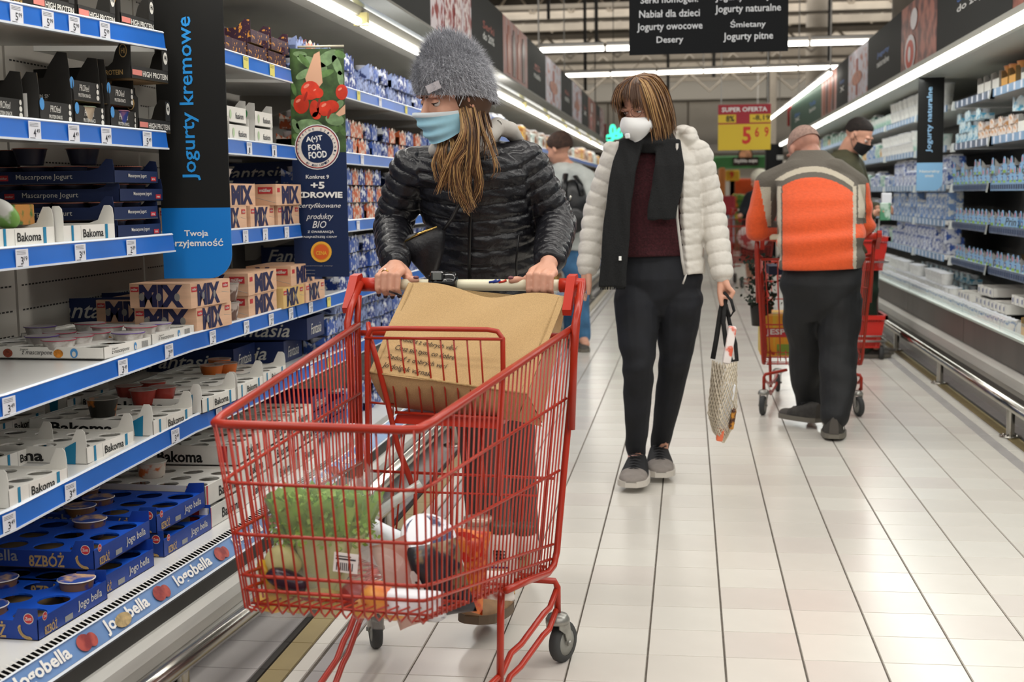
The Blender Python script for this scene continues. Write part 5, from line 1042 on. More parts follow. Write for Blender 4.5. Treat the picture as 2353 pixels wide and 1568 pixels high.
for j in range(R_-1):
    for i in range(nn): fs.append((j*n1+i, j*n1+i+1, (j+1)*n1+i+1, (j+1)*n1+i)); fs.append((R_*n1+(j+1)*n1+i, R_*n1+(j+1)*n1+i+1, R_*n1+j*n1+i+1, R_*n1+j*n1+i))
    for i in (0, nn): fs.append((j*n1+i, (j+1)*n1+i, R_*n1+(j+1)*n1+i, R_*n1+j*n1+i))
for i in range(nn): fs.append((i, i+1, R_*n1+i+1, R_*n1+i)); fs.append(((R_-1)*n1+i, (R_-1)*n1+i+1, (2*R_-1)*n1+i+1, (2*R_-1)*n1+i))
q.add(vo+vi, fs, white)
q.ell(tuple(PY(1585, 318, Y2+.02)), (.035, .06, .045), white, 14); q.ell(tuple(PY(1570, 305, Y2+.06)), (.04, .06, .03), white, 14); q.ell(tuple(PY(1402, 345, Y2+.02)), (.03, .05, .035), white, 14)
for a, b, c_ in ((sL, eL, wL), (sR, eR, wR)): chain(q, [a.lerp(nk2, .25)+Vector((0, 0, -.02)), a, a.lerp(b, .5), b, b.lerp(c_, .5), c_+(b-c_)*.05], [.05, .064, .058, .052, .050, .045], 16)
me = remesh(q, .0048, 4); puff(me, [(PY(1512, 630, Y2), PY(1509, 300, Y2), 1.3, .062, .1, 0), (sL, eL, .5, .055, .1, 0), (eL, wL, .5, .052, .2, 0), (sR, eR, .5, .055, .3, 0), (eR, wR, .5, .052, .4, 0)], .0085, .32, .0022); jk2 = finish(me, 'jacket', w2, [crm])
q = MB(); q.tube([PY(1556, 330, Y2-.11), PY(1554, 400, Y2-.12), PY(1556, 500, Y2-.125), PY(1568, 600, Y2-.128), PY(1574, 632, Y2-.125)], .006, mat('zip_cream', 'b9b5ae', .5), 6); q.tube([PY(1577, 630, Y2-.125), PY(1572, 645, Y2-.13), PY(1569, 653, Y2-.13)], .004, mat('zip_cream', ''), 5); q.build('zip', jk2)
swt = mat('sweater_burgundy', '3e161c', .95, noise=(120, .4), bump=(160, .5)); q = MB(); lof(q, [(PY(1508, 588, Y2+.01), .142, .108), (PY(1508, 540, Y2+.01), .145, .112), (PY(1508, 450, Y2+.01), .145, .108), (PY(1508, 370, Y2+.01), .125, .09), (PY(1506, 330, Y2+.01), .075, .07)], 24)
me = remesh(q, .006, 3); wrinkle(me, .004, 30, 40, 5); finish(me, 'sweater', w2, [swt])
blk = mat('scarf_black', '141516', .9, noise=(150, .3), bump=(200, .3)); q = MB()
lof(q, [(PY(1510, 352, Y2-.02), .095, .085), (PY(1505, 330, Y2-.03), .09, .092), (PY(1503, 308, Y2-.02), .078, .082), (PY(1503, 296, Y2-.01), .066, .07)], 22)
def slab(pts, wds, th_):   # flat hanging cloth band through pts
    vs = []; n = len(pts)
    for p, w_ in zip(pts, wds):
        for sx, sy in ((-1, -1), (1, -1), (1, 1), (-1, 1)): vs.append(Vector(p)+Vector((sx*w_, sy*th_, 0)))
    q.add(vs, [(j*4+i, j*4+(i+1) % 4, j*4+4+(i+1) % 4, j*4+4+i) for j in range(n-1) for i in range(4)]+[(3, 2, 1, 0), tuple((n-1)*4+i for i in range(4))], white)
slab(G((1450, 320, Y2-.10), (1432, 400, Y2-.135), (1418, 500, Y2-.145), (1412, 580, Y2-.15), (1408, 660, Y2-.15)), (.045, .050, .052, .055, .056), .013)
slab(G((1535, 320, Y2-.09), (1540, 380, Y2-.125), (1530, 440, Y2-.135), (1522, 480, Y2-.14), (1520, 505, Y2-.14)), (.048, .054, .060, .058, .055), .012)
me = remesh(q, .005, 4); wrinkle(me, .006, 90, 12, 6); sf_ = finish(me, 'scarf', w2, [blk])
q = MB()
for k in range(22): q.tube([PY(1382+2.6*k, 657, Y2-.15), PY(1381+2.6*k+(k % 3-1), 666, Y2-.15)], .0018, blk, 4)
q.build('scarf_fringe', sf_, kind='stuff'); q = MB(); q.box(*sorted((PY(1425, 0, Y2).x, PY(1431, 0, Y2).x)), Y2-.172, Y2-.17, PY(0, 603, Y2).z, PY(0, 594, Y2).z, white); q.build('scarf_tag', sf_)
dn = mat('denim_black', '15171d', .8, noise=(10, .4), bump=(18, .35)); q = MB()
lof(q, [(p2+Vector((0, 0, -.20)), .13, .07), (p2+Vector((0, 0, -.13)), .165, .105), (p2+Vector((0, 0, -.05)), .182, .125), (p2+Vector((0, 0, .07)), .15, .105)], 26)
for h_, k_, a_ in ((PY(1463, 690, Y2+.0), kl, al), (PY(1562, 690, Y2+.02), kr, ar)): chain(q, [h_, h_.lerp(k_, .5), k_, k_.lerp(a_, .35), k_.lerp(a_, .7), a_+Vector((0, 0, .01))], [.094, .083, .064, .058, .048, .040], 16)
me = remesh(q, .0055, 4); wrinkle(me, .005, 22, 60, 7, [(kl.z, .07, 1.4), (.12, .06, 1.2), (.75, .06, .8)]); finish(me, 'jeans', w2, [dn])
sn = [mat('sneaker_black', '1b1b1d', .7, noise=(60, .2)), mat('sneaker_sole_white', 'c9c3ba', .5), mat('sneaker_grey_suede', '8a827c', .8, noise=(40, .1)), mat('lace_dark', '2a2a2c', .7)]
shoe(w2, PY(1468, 1092, 5.33)+Vector((0, 0, .01)), PY(1450, 1122, 5.06), .27, sn, w_=.118, high=.105); shoe(w2, PY(1513, 1064, 5.52), PY(1519, 1100, 5.24), .27, sn, w_=.118, high=.105)
q = MB()
for (u, v, y) in ((1461, 1046, 5.275), (1517, 1031, 5.455)): q.tube([PY(u, v, y), PY(u, v+18, y-.01)], .033, mat('bare_ankle', 'd9a79a', .5), 12)
q.build('ankle', w2)
resp = mat('respirator_white', 'e9e9e8', .7); fm2 = mask_mesh(H2F, resp, resp, -.006, -.118, yo=.004, cup=True).build('face_mask', w2)
q = MB(); T = H2F@frame_from((.0, .142, -.078), (1, 0, 0), (0, -.25, 1)); q.box(-.011, .011, -.010, .010, -.002, .007, resp, T, bev=.003); q.text('3M', (-.006, -.004, .0075), (-1, 0, 0) if 0 else (1, 0, 0), (0, 1, 0), .011, .007, black, .03, T=T); q.build('mask_valve', fm2)
q = MB(); gm = mat('glasses_frame', '5a3a30', .3, .3)
for x in (-1, 1):
    q.tube([(x*(.033+.021*math.cos(a)), .098-.012*abs(math.cos(a)) if math.cos(a)*1 > 0 else .098, -.002+.018*math.sin(a)) for a in [2*math.pi*i/14 for i in range(14)]], .0013, gm, 5, closed=True, T=H2F); q.tube([(x*.055, .088, .003), (x*.076, .03, .006), (x*.078, -.02, .0)], .0013, gm, 5, T=H2)
q.tube([(-.012, .1, 0), (.012, .1, 0)], .0013, gm, 5, T=H2); q.build('glasses', w2)
# bob with fringe
q = MB(); vs = []; n, K = 30, 14
for j in range(K+1):
    f = j/K; b = math.pi/2*(1-f*1.15)
    for i in range(n+1): a = lerp(-.30*math.pi, 1.30*math.pi, i/n); r_ = math.cos(max(b, -.2)); vs.append((.088*r_*math.cos(a+math.pi), -.020+.106*r_*math.sin(a+math.pi), .030+.094*math.sin(b)))
q.add(vs, [(j*(n+1)+i, j*(n+1)+i+1, (j+1)*(n+1)+i+1, (j+1)*(n+1)+i) for j in range(K) for i in range(n)], hm[0], True, H2)
rr = random.Random(12); H = lambda x, y, z: H2@Vector((x, y, z)); gs = []
for a in [math.radians(v) for v in range(-225, 46, 9)]:   # around the back from one temple to the other
    ca, sa = math.cos(a), math.sin(a); gs.append([H(.012*ca, -.0+.01*sa, .124), H(.060*ca, -.01+.07*sa, .108), H(.086*ca, -.012+.100*sa, .055), H(.093*ca, -.012+.105*sa, -.01), H(.094*ca, -.010+.105*sa, -.08), H(.090*ca, .0+.100*sa, -.145)])
strands(q, gs, 760, .0055, .0027, [hm[0], hm[1], hm[1], hm[2]], rr, wave=.003, tend=.5)
fr = [[H(x*.25, .01, .124), H(x*.7, .06, .112), H(x*.95, .093, .070), H(x*1.0, .100, .040), H(x*1.0, .104, .018)] for x in (-.066, -.055, -.04, -.028, .03, .042, .055, .066)]
strands(q, [[H(x*.25, .01, .124), H(x*.7, .06, .114), H(x, .09, .085), H(x*1.2, .100, .058)] for x in (-.022, -.010, .004, .018)], 60, .005, .0023, [hm[0], hm[1], hm[0]], rr, wave=.002)
strands(q, fr, 110, .004, .0023, [hm[0], hm[1], hm[0]], rr, wave=.002)
q.build('bob_hair', w2)
# mesh bag in her hand
mbg = thing('mesh_bag', 'cream string shopping bag with black handles held by the woman in cream jacket', 'shopping bag', PY(1662, 1010, 5.2)); YB2 = 5.19
bh = mat('bag_handle_black', '151515', .8, bump=(100, .3)); net = mat('string_cream', 'd3c8b4', .85)
q = MB(); q.tube(G((1664, 676, YB2), (1655, 720, YB2-.01), (1646, 780, YB2-.02), (1638, 825, YB2-.02)), .010, bh, 8, flat=.5); q.tube(G((1668, 676, YB2-.01), (1662, 740, YB2-.03), (1668, 790, YB2-.04), (1680, 830, YB2-.04), (1693, 828, YB2-.02), (1690, 790, YB2), (1676, 740, YB2+.01), (1668, 700, YB2+.01)), .009, bh, 8, flat=.6)
q.tube(G((1664, 672, YB2-.015), (1680, 690, YB2-.03), (1687, 715, YB2-.03), (1678, 728, YB2-.02), (1668, 700, YB2-.01)), .009, bh, 8, flat=.6); q.build('handle', mbg)
Lf = G((1637, 828, YB2), (1630, 900, YB2), (1626, 950, YB2), (1637, 990, YB2), (1660, 1016, YB2)); Rt = G((1694, 830, YB2), (1694, 880, YB2), (1694, 935, YB2), (1688, 975, YB2), (1664, 1018, YB2)); Fr = G((1672, 838, YB2-.09), (1664, 900, YB2-.10), (1656, 960, YB2-.10), (1652, 1000, YB2-.07), (1660, 1017, YB2-.02)); Bk = G((1650, 835, YB2+.10), (1655, 890, YB2+.11), (1660, 940, YB2+.11), (1662, 980, YB2+.07), (1662, 1014, YB2+.02))
def ringat(f):
    x = f*4; j = min(3, int(x)); g = x-j; return [a[j].lerp(a[j+1], g) for a in (Lf, Fr, Rt, Bk)]
def surf(f, s):
    L_, F_, R__, B_ = ringat(f); s = (s % 1)*4; k = min(3, int(s)); g = s-k; a, b = ((L_, F_), (F_, R__), (R__, B_), (B_, L_))[k]; c = (L_+F_+R__+B_)/4; p = a.lerp(b, g); return p+(p-c)*.10*math.sin(math.pi*g)
q = MB(); NS_, NF = 22, 30
for k in range(NS_):
    for sg in (-1, 1): q.tube([surf(f/NF, k/NS_+sg*.55*f/NF+.004*math.sin(f*math.pi)) for f in range(NF+1)], .0026, net, 3)
q.build('netting', mbg, kind='stuff')
q = MB(); vs = [surf(f/10*.9+.02, .0+.27*s/6)*.985+Vector((0, 0, .0)) for f in range(11) for s in range(7)]
vs = []; 
for f in range(11):
    c = sum(ringat(f/10*.92+.02), Vector())/4
    for s in range(7): p = surf(f/10*.92+.02, -.06+.24*s/6); vs.append(c+(p-c)*.92)
q.add(vs, [(j*7+i, j*7+i+1, (j+1)*7+i+1, (j+1)*7+i) for j in range(10) for i in range(6)], mat('bag_lining', 'b5aa98', .9), True); q.build('cloth_side', mbg)
for l, (u0, v0, u1, v1), m, yy in (('orange and white carton in the string bag, sticking out of its top', (1664, 750, 1688, 835), mat('carton_orange', 'e0654a', .5, noise=(20, .4, .5, .6), col2='efe6e2'), YB2-.02), ('white packet in the lower part of the string bag', (1655, 880, 1685, 985), lidw, YB2-.01), ('orange packet at the bottom tip of the string bag', (1645, 985, 1664, 1012), mat('packet_salmon', 'e8744e', .5), YB2-.03), ('yellow and brown packet low in the string bag', (1676, 940, 1690, 985), mat('packet_yellow_brown', 'c98a34', .5, noise=(30, .5, .45, .55), col2='4a2a1c'), YB2-.03)):
    a, b = PY(u0, v1, yy), PY(u1, v0, yy); q = MB(); T = Matrix.Translation((a+b)/2)@Matrix.Rotation(.16, 4, 'Y'); w_, h_ = (b.x-a.x)/2, (b.z-a.z)/2; q.box(-w_*.8, w_*.8, -.03, .03, -h_, h_, m, T, bev=.004); tag(q.build('food_carton'), l, 'carton')

# ---------------------------------------------------------------- man in the orange jacket, from behind
m1 = thing('person', 'man in orange, grey and cream fleece seen from behind, leaning on his cart', 'person', (.63, 6.5, 0))
YM = 6.5; HM = hframe(PY(1846, 345, 6.98), math.pi-math.radians(32)*-1 if 0 else math.pi+math.radians(28), -math.radians(32), 0)
nkm = PY(1868, 388, 6.88); pm_ = PY(1888, 625, 6.50); s1_, s2_ = PY(1768, 425, 6.86), PY(1962, 430, 6.80); e1_, e2_ = PY(1742, 522, 6.86), PY(1978, 522, 6.82); h1_, h2_ = PY(1800, 540, 7.0), PY(1935, 540, 7.0)
k1_, k2_, a1_, a2_ = PY(1853, 790, 6.62), PY(1924, 800, 6.45), PY(1868, 935, 6.72), PY(1922, 962, 6.30)
q = MB(); head(q, HM, 1.05); capsule(q, HM.translation+Vector((.03, -.05, -.03)), .062, nkm, .066)
lof(q, [(pm_+Vector((0, 0, -.05)), .14, .1), (PY(1888, 500, 6.68), .14, .1), (PY(1880, 430, 6.8), .14, .09), (nkm, .06, .06)])
for a, b, c_ in ((s1_, e1_, h1_), (s2_, e2_, h2_)): capsule(q, nkm, .05, a, .05); capsule(q, a, .045, b, .04); capsule(q, b, .04, c_, .028); capsule(q, c_, .026, c_+Vector((.03 if c_ is h1_ else -.03, .05, 0)), .02)
for h_, k_, a_ in ((pm_+Vector((-.08, 0, -.05)), k1_, a1_), (pm_+Vector((.08, 0, -.05)), k2_, a2_)): capsule(q, h_, .08, k_, .055); capsule(q, k_, .055, a_, .035); capsule(q, a_, .035, a_+Vector((0, .07, -.05)), .03)
finish(remesh(q, .006, 3), 'body', m1, [skin2])
q = MB(); vs = []; n, K = 24, 10
for j in range(K+1):
    b = math.pi/2*(1-j/K*1.05)
    for i in range(n): a = 2*math.pi*i/n; r_ = math.cos(b); vs.append((.0785*r_*math.cos(a), -.022+.097*r_*math.sin(a), .030+.091*math.sin(b)))
q.add(vs, [(j*n+i, j*n+(i+1) % n, (j+1)*n+(i+1) % n, (j+1)*n+i) for j in range(K) for i in range(n)], mat('shaved_grey_hair', '9a7e72', .8, noise=(60, .25)), True, HM); q.build('cropped_hair', m1)
oran = mat('fleece_orange', 'd95320', .85, noise=(60, .08), bump=(120, .3), sheen=.2); gryf = mat('fleece_grey', '5d574e', .85, bump=(120, .3)); crf = mat('fleece_cream', 'b3aa98', .85, bump=(120, .3)); q = MB()
lof(q, [(PY(1886, 618, 6.47), .198, .125), (PY(1887, 580, 6.50), .205, .135), (PY(1886, 520, 6.58), .21, .14), (PY(1884, 460, 6.68), .215, .14), (PY(1876, 412, 6.78), .20, .12), (PY(1870, 385, 6.85), .165, .11), (PY(1864, 362, 6.91), .115, .10), (PY(1860, 346, 6.94), .078, .085)], 28)
chain(q, [PY(1835, 408, 6.84), s1_, s1_.lerp(e1_, .5), e1_, h1_], [.10, .078, .074, .070, .055], 14); chain(q, [PY(1915, 408, 6.82), s2_, s2_.lerp(e2_, .5), e2_, h2_], [.10, .078, .074, .068, .055], 14)
me = remesh(q, .0065, 5); wrinkle(me, .011, 7, 75, 3, [(1.05, .14, 1.0), (.88, .1, 1)])
def zone(c):
    V_ = (c-O3)@RC.T; u = CX+FP*V_[:, 0]/V_[:, 2]; v = CY+FP*V_[:, 1]/V_[:, 2]; o = np.zeros(len(c))
    x = (u-1868)/1.0; arc = 385+.0042*np.minimum(np.abs(x), 118)**2; 
    o[v < arc+22] = 1                                   # grey yoke
    o[(v > arc-3) & (v < arc+10) & (np.abs(x) < 118)] = 2   # reflective cream stripe
    left = np.abs(u-(1792-.02*(v-440))); d = (v > 425) & (v < 470)
    sl = (u < 1798) & (v > 415); o[sl] = 1; o[sl & (u < 1772) & (u > 1748-.25*np.abs(v-470)) & (v > 430) & (v < 520)] = 2; o[(u < 1746+.20*(v-430)) & (v > 415) & (u < 1778)] = 0; o[(u < 1790) & (v > 524)] = 0
    o[(u > 1786) & (u < 1795) & (v > 428) & (v < 600)] = 2
    sr = (u > 1962) & (v > 418); o[sr] = 1; o[(u > 1960) & (u < 1968) & (v > 428)] = 2; o[sr & (u > 1972) & (u < 1988) & (v > 425) & (v < 500)] = 2; o[(u > 1990) & (v > 420)] = 0; o[(u > 1966) & (v > 515) & (v < 548)] = 0
    o[(c[:, 1] > 6.95) & (v > 470)] = 0; return o
finish(me, 'fleece_jacket', m1, [oran, gryf, crf], zone)
trk = mat('track_trousers_black', '17181a', .7, noise=(6, .3), bump=(9, .9)); q = MB(); lof(q, [(pm_+Vector((0, 0, -.24)), .13, .07), (pm_+Vector((0, 0, -.17)), .175, .11), (pm_+Vector((0, 0, -.06)), .2, .135), (pm_+Vector((0, 0, .05)), .185, .12)], 26)
for h_, k_, a_, in ((PY(1846, 690, 6.52), k1_, a1_+Vector((-.02, 0, .03))), (PY(1931, 690, 6.5), k2_, a2_+Vector((0, 0, .02)))): chain(q, [h_, h_.lerp(k_, .6), k_, k_.lerp(a_, .5), a_], [.108, .102, .093, .088, .070], 16)
me = remesh(q, .0075, 4); wrinkle(me, .016, 22, 40, 8, [(.25, .15, 1), (.7, .15, .6)]); finish(me, 'trousers', m1, [trk])
q = MB(); 
for p in (PY(1851, 945, 6.72), PY(1920, 972, 6.30)): q.tube([p+Vector((0, 0, .04)), p+Vector((0, 0, -.03))], .040, white, 14)
q.build('socks', m1)
sn2 = [mat('hiking_shoe', '3a3733', .7, noise=(30, .3)), mat('hiking_sole', '6f6a60', .6), mat('hiking_toe', '4d4843', .7), mat('lace_dark', '')]
shoe(m1, PY(1882, 972, 6.55), PY(1802, 966, 6.78)+Vector((0, 0, .02)), .29, sn2, w_=.115, high=.10); shoe(m1, PY(1916, 1015, 6.22)+Vector((0, 0, .012)), PY(1915, 995, 6.49), .29, sn2, w_=.115, high=.11)

# ---------------------------------------------------------------- man with the black mask beside the basket trolley
m2 = thing('person', 'man in olive jacket and black face mask reading a packet at the right case', 'person', (1.15, 9.5, 0)); Y3 = 9.5
H3 = hframe(PY(1974, 312, Y3), math.radians(62), -math.radians(30), 0); nk3 = PY(1945, 352, Y3+.05)
sa, sb = PY(1905, 385, Y3-.05), PY(1960, 385, Y3+.2); ea, eb = PY(1955, 500, Y3-.12), PY(1990, 480, Y3+.25); ga, gb = PY(2008, 490, Y3-.25), PY(2018, 480, Y3+.0)
q = MB(); head(q, H3, 1.05); capsule(q, H3.translation+Vector((-.05, .02, -.05)), .06, nk3, .065); pv = PY(1975, 600, Y3)
lof(q, [(pv+Vector((0, 0, -.1)), .1, .13), (PY(1950, 480, Y3), .1, .15), (PY(1940, 400, Y3), .1, .15), (nk3, .06, .06)])
for a, b, c_ in ((sa, ea, ga), (sb, eb, gb)): capsule(q, nk3, .05, a, .05); capsule(q, a, .045, b, .04); capsule(q, b, .038, c_, .026)
for g in (ga, gb):
    for k in range(4): chain(q, [g, g+Vector((.05, -.01, .008-.014*k+.02)), g+Vector((.085, -.02, -.013*k+.015)), g+Vector((.10, -.0, -.02-.013*k+.02))], [.022, .011, .010, .009], 7)
    chain(q, [g, g+Vector((.03, -.035, .02)), g+Vector((.06, -.045, .01))], [.018, .013, .010], 7)
fa, fb = PY(1984, 800, Y3-.05), PY(1992, 790, Y3+.15); fa.z = .1; fb.z = .1
for h_, f_ in ((pv+Vector((0, -.08, -.1)), fa), (pv+Vector((0, .08, -.1)), fb)): capsule(q, h_, .08, f_, .04); capsule(q, f_, .035, f_+Vector((.08, 0, -.04)), .03)
finish(remesh(q, .007, 3), 'body', m2, [skin]); face_parts(m2, H3, 1.05, .7)
q = MB(); vs = []
for j in range(K+1):
    b = math.pi/2*(1-j/K*1.2)
    for i in range(n): a = 2*math.pi*i/n; r_ = math.cos(b); fr_ = max(0, math.sin(a)+.25); vs.append((.079*r_*math.cos(a), -.024+.096*r_*math.sin(a), .030+.094*math.sin(b)+(.055*fr_*(j/K)**2)+(.0 if j < K else 0)))
q.add(vs, [(j*n+i, j*n+(i+1) % n, (j+1)*n+(i+1) % n, (j+1)*n+i) for j in range(K) for i in range(n)], mat('short_dark_hair', '241c18', .8, noise=(60, .4), bump=(200, .6)), True, H3); q.build('short_hair', m2)
mblk = mat('mask_black', '141416', .7); fm3 = mask_mesh(H3, mblk, mblk, -.012, -.11, yo=.008, amp=.001).build('face_mask', m2)
q = MB()
for x in (-1, 1): q.tube([(x*.074, .03, -.022), (x*.083, .005, -.005), (x*.085, -.012, .012)], .002, mblk, 5, T=H3); q.tube([(x*.074, .03, -.08), (x*.083, .0, -.05), (x*.085, -.014, -.02)], .002, mblk, 5, T=H3)
q.build('ear_loop', fm3)
olv = mat('jacket_olive', '45432f', .8, noise=(12, .25)); q = MB(); lof(q, [(PY(1968, 580, Y3), .14, .2), (PY(1955, 500, Y3), .14, .2), (PY(1945, 430, Y3), .14, .19), (PY(1938, 385, Y3+.03), .13, .15), (PY(1938, 355, Y3+.05), .085, .085), (PY(1940, 342, Y3+.05), .08, .08)], 20)
chain(q, [nk3+Vector((0, 0, -.06)), sa, sa.lerp(ea, .5), ea, ga+(ea-ga)*.2], [.10, .088, .075, .065, .05], 12); chain(q, [nk3+Vector((0, 0, -.06)), sb, eb, gb+(eb-gb)*.2], [.10, .088, .065, .05], 12)
me = remesh(q, .009, 4); wrinkle(me, .012, 14, 30, 9); finish(me, 'jacket', m2, [olv])
gtr = mat('trousers_dark_green', '1f3324', .8, noise=(8, .3)); q = MB(); lof(q, [(pv+Vector((0, 0, -.25)), .13, .17), (pv+Vector((0, 0, .05)), .13, .16)], 20)
for h_, f_ in ((pv+Vector((0, -.08, -.2)), fa), (pv+Vector((0, .08, -.2)), fb)): chain(q, [h_, h_.lerp(f_, .5), f_], [.12, .105, .085], 14)
me = remesh(q, .01, 4); wrinkle(me, .012, 14, 30, 10); finish(me, 'trousers', m2, [gtr])
for f_ in (fa, fb): g = Vector((f_.x-.08, f_.y, .003)); shoe(m2, g, g+Vector((.27, 0, 0)), .27, sn2, high=.1)
for l, p, m in (('white and green carton held by the man with the black mask', ga+Vector((.07, -.03, .02)), mat('carton_green_white', 'b9cfc0', .5, noise=(14, .5, .5, .6), col2='4f8f6a')), ('white tub held by the man with the black mask', gb+Vector((.05, -.03, .06)), lidw)):
    q = MB(); T = Matrix.Translation(p); q.box(-.035, .035, -.02, .02, -.07 if 'carton' in l else -.03, .05, m, T, bev=.004); tag(q.build('food_carton'), l, 'carton')

# ---------------------------------------------------------------- shopper with the backpack, left
m3 = thing('person', 'shopper in pale hoodie and jeans with a black backpack, facing the left shelves', 'person', (-.85, 9.95, 0)); Y4 = 9.9
H4 = hframe(PY(1283, 342, Y4-.05), -math.radians(118), -math.radians(14), 0); nk4 = PY(1292, 372, Y4)
q = MB(); head(q, H4, 1.0); capsule(q, H4.translation+Vector((.02, 0, -.05)), .055, nk4, .06); pv = PY(1325, 590, Y4); s4 = PY(1345, 412, Y4-.15); e4 = PY(1352, 480, Y4-.25); g4 = PY(1290, 500, Y4-.3)
lof(q, [(pv, .12, .15), (PY(1312, 480, Y4), .11, .15), (PY(1300, 400, Y4), .1, .15), (nk4, .06, .06)]); capsule(q, nk4, .05, s4, .05); capsule(q, s4, .045, e4, .04); capsule(q, e4, .035, g4, .028)
fa, fb = PY(1338, 770, Y4-.05), PY(1312, 770, Y4+.2); fa.z = fb.z = .1
for h_, f_ in ((pv+Vector((0, -.08, 0)), fa), (pv+Vector((0, .08, 0)), fb)): capsule(q, h_, .08, f_, .04); capsule(q, f_, .04, f_+Vector((.03, -.08, -.05)), .035)
finish(remesh(q, .008, 3), 'body', m3, [skin])
q = MB(); vs = []
for j in range(K+1):
    b = math.pi/2*(1-j/K*1.3)
    for i in range(n): a = 2*math.pi*i/n; r_ = math.cos(b); fr_ = max(0, math.sin(a)); vs.append((.084*r_*math.cos(a), -.024+.104*r_*math.sin(a), .030+.100*math.sin(b)+(.05*fr_*(j/K)**2)))
q.add(vs, [(j*n+i, j*n+(i+1) % n, (j+1)*n+(i+1) % n, (j+1)*n+i) for j in range(K) for i in range(n)], mat('hair_mid_brown', '3f2c22', .8, noise=(50, .4), bump=(160, .6)), True, H4); q.build('short_hair', m3)
hdg = mat('hoodie_pale_grey', 'b8bcb8', .9, noise=(14, .1)); q = MB(); lof(q, [(PY(1322, 575, Y4), .15, .19), (PY(1318, 500, Y4), .15, .2), (PY(1312, 430, Y4), .15, .2), (PY(1300, 392, Y4), .11, .15), (PY(1294, 372, Y4), .075, .085)], 20); chain(q, [PY(1320, 400, Y4-.08), s4, e4, g4], [.09, .085, .07, .05], 12); q.ell(tuple(PY(1302, 384, Y4-.02)), (.09, .1, .05), white, 14)
me = remesh(q, .009, 4); wrinkle(me, .012, 14, 30, 11); finish(me, 'hoodie', m3, [hdg])
jn = mat('jeans_blue', '44729a', .85, noise=(10, .3)); q = MB(); lof(q, [(pv+Vector((0, 0, -.1)), .13, .17), (pv+Vector((0, 0, .08)), .13, .16)], 20)
for h_, f_ in ((pv+Vector((0, -.08, -.08)), fa), (pv+Vector((0, .08, -.08)), fb)): chain(q, [h_, h_.lerp(f_, .5), f_], [.10, .08, .065], 14)
me = remesh(q, .01, 4); wrinkle(me, .01, 14, 30, 12); finish(me, 'jeans', m3, [jn])
for f_, hh in ((fa, 0), (fb, 0)): shoe(m3, Vector((f_.x-.01, f_.y+.09, .003)), Vector((f_.x+.03, f_.y-.2, .003)), .27, sn2, high=.1)
bpk = thing('backpack', 'black leather backpack on the shopper in the pale hoodie', 'backpack', PY(1320, 500, Y4-.3)); q = MB(); q.ell(tuple(PY(1316, 475, Y4-.26)), (.12, .11, .20), mat('backpack_black', '17181a', .35), 20); q.build('sack', bpk)
q = MB(); q.ell(tuple(PY(1320, 505, Y4-.36)), (.09, .05, .10), mat('backpack_black', ''), 16); q.build('front_pocket', bpk); q = MB(); q.tube(G((1300, 400, Y4-.24), (1296, 425, Y4-.33), (1296, 450, Y4-.36)), .022, mat('backpack_black', ''), 8, flat=.4); q.tube(G((1322, 405, Y4-.24), (1334, 425, Y4-.33), (1338, 450, Y4-.34)), .022, mat('backpack_black', ''), 8, flat=.4); q.build('strap', bpk)
q = MB(); q.tube(G((1308, 462, Y4-.375), (1312, 450, Y4-.38)), .008, steel, 6); q.build('buckle', bpk)
# ---------------------------------------------------------------- far shopper with white hat and cart
m4 = thing('person', 'distant shopper with white hair and black coat pushing a cart down the aisle', 'person', (1.0, 17.6, 0)); Y5 = 17.4
H5 = hframe(PY(1743, 414, Y5), -math.radians(70), -math.radians(15), 0); nk5 = PY(1745, 430, Y5+.03); pv = PY(1738, 560, Y5)
q = MB(); head(q, H5, 1.05); capsule(q, H5.translation, .055, nk5, .06); lof(q, [(pv, .14, .12), (PY(1742, 470, Y5), .14, .12), (nk5, .06, .06)]); sa = PY(1725, 455, Y5-.1); ea = PY(1712, 480, Y5-.12); ga = PY(1704, 493, Y5-.2); capsule(q, sa, .05, ea, .045); capsule(q, ea, .04, ga, .028); capsule(q, ga, .035, ga+Vector((-.03, -.03, -.02)), .028)
for x in (-.08, .08): f_ = Vector((pv.x+x, Y5, .08)); capsule(q, pv+Vector((x, 0, 0)), .08, f_, .05); capsule(q, f_, .04, f_+Vector((-.02, -.1, -.04)), .035)
finish(remesh(q, .012, 3), 'body', m4, [skin])
q = MB(); q.ell((0, -.02, .045), (.095, .115, .1), mat('hat_white', 'dcd6c4', .9), 18, H5); q.build('white_hair', m4)
q = MB(); lof(q, [(PY(1738, 600, Y5), .22, .18), (PY(1740, 520, Y5), .21, .17), (PY(1745, 455, Y5), .2, .14), (PY(1748, 435, Y5), .1, .1)], 20); chain(q, [PY(1745, 450, Y5-.03), sa, ea, ga+(ea-ga)*.2], [.1, .09, .075, .055], 12); me = remesh(q, .014, 4); finish(me, 'coat', m4, [mat('coat_black', '14181f', .8)])
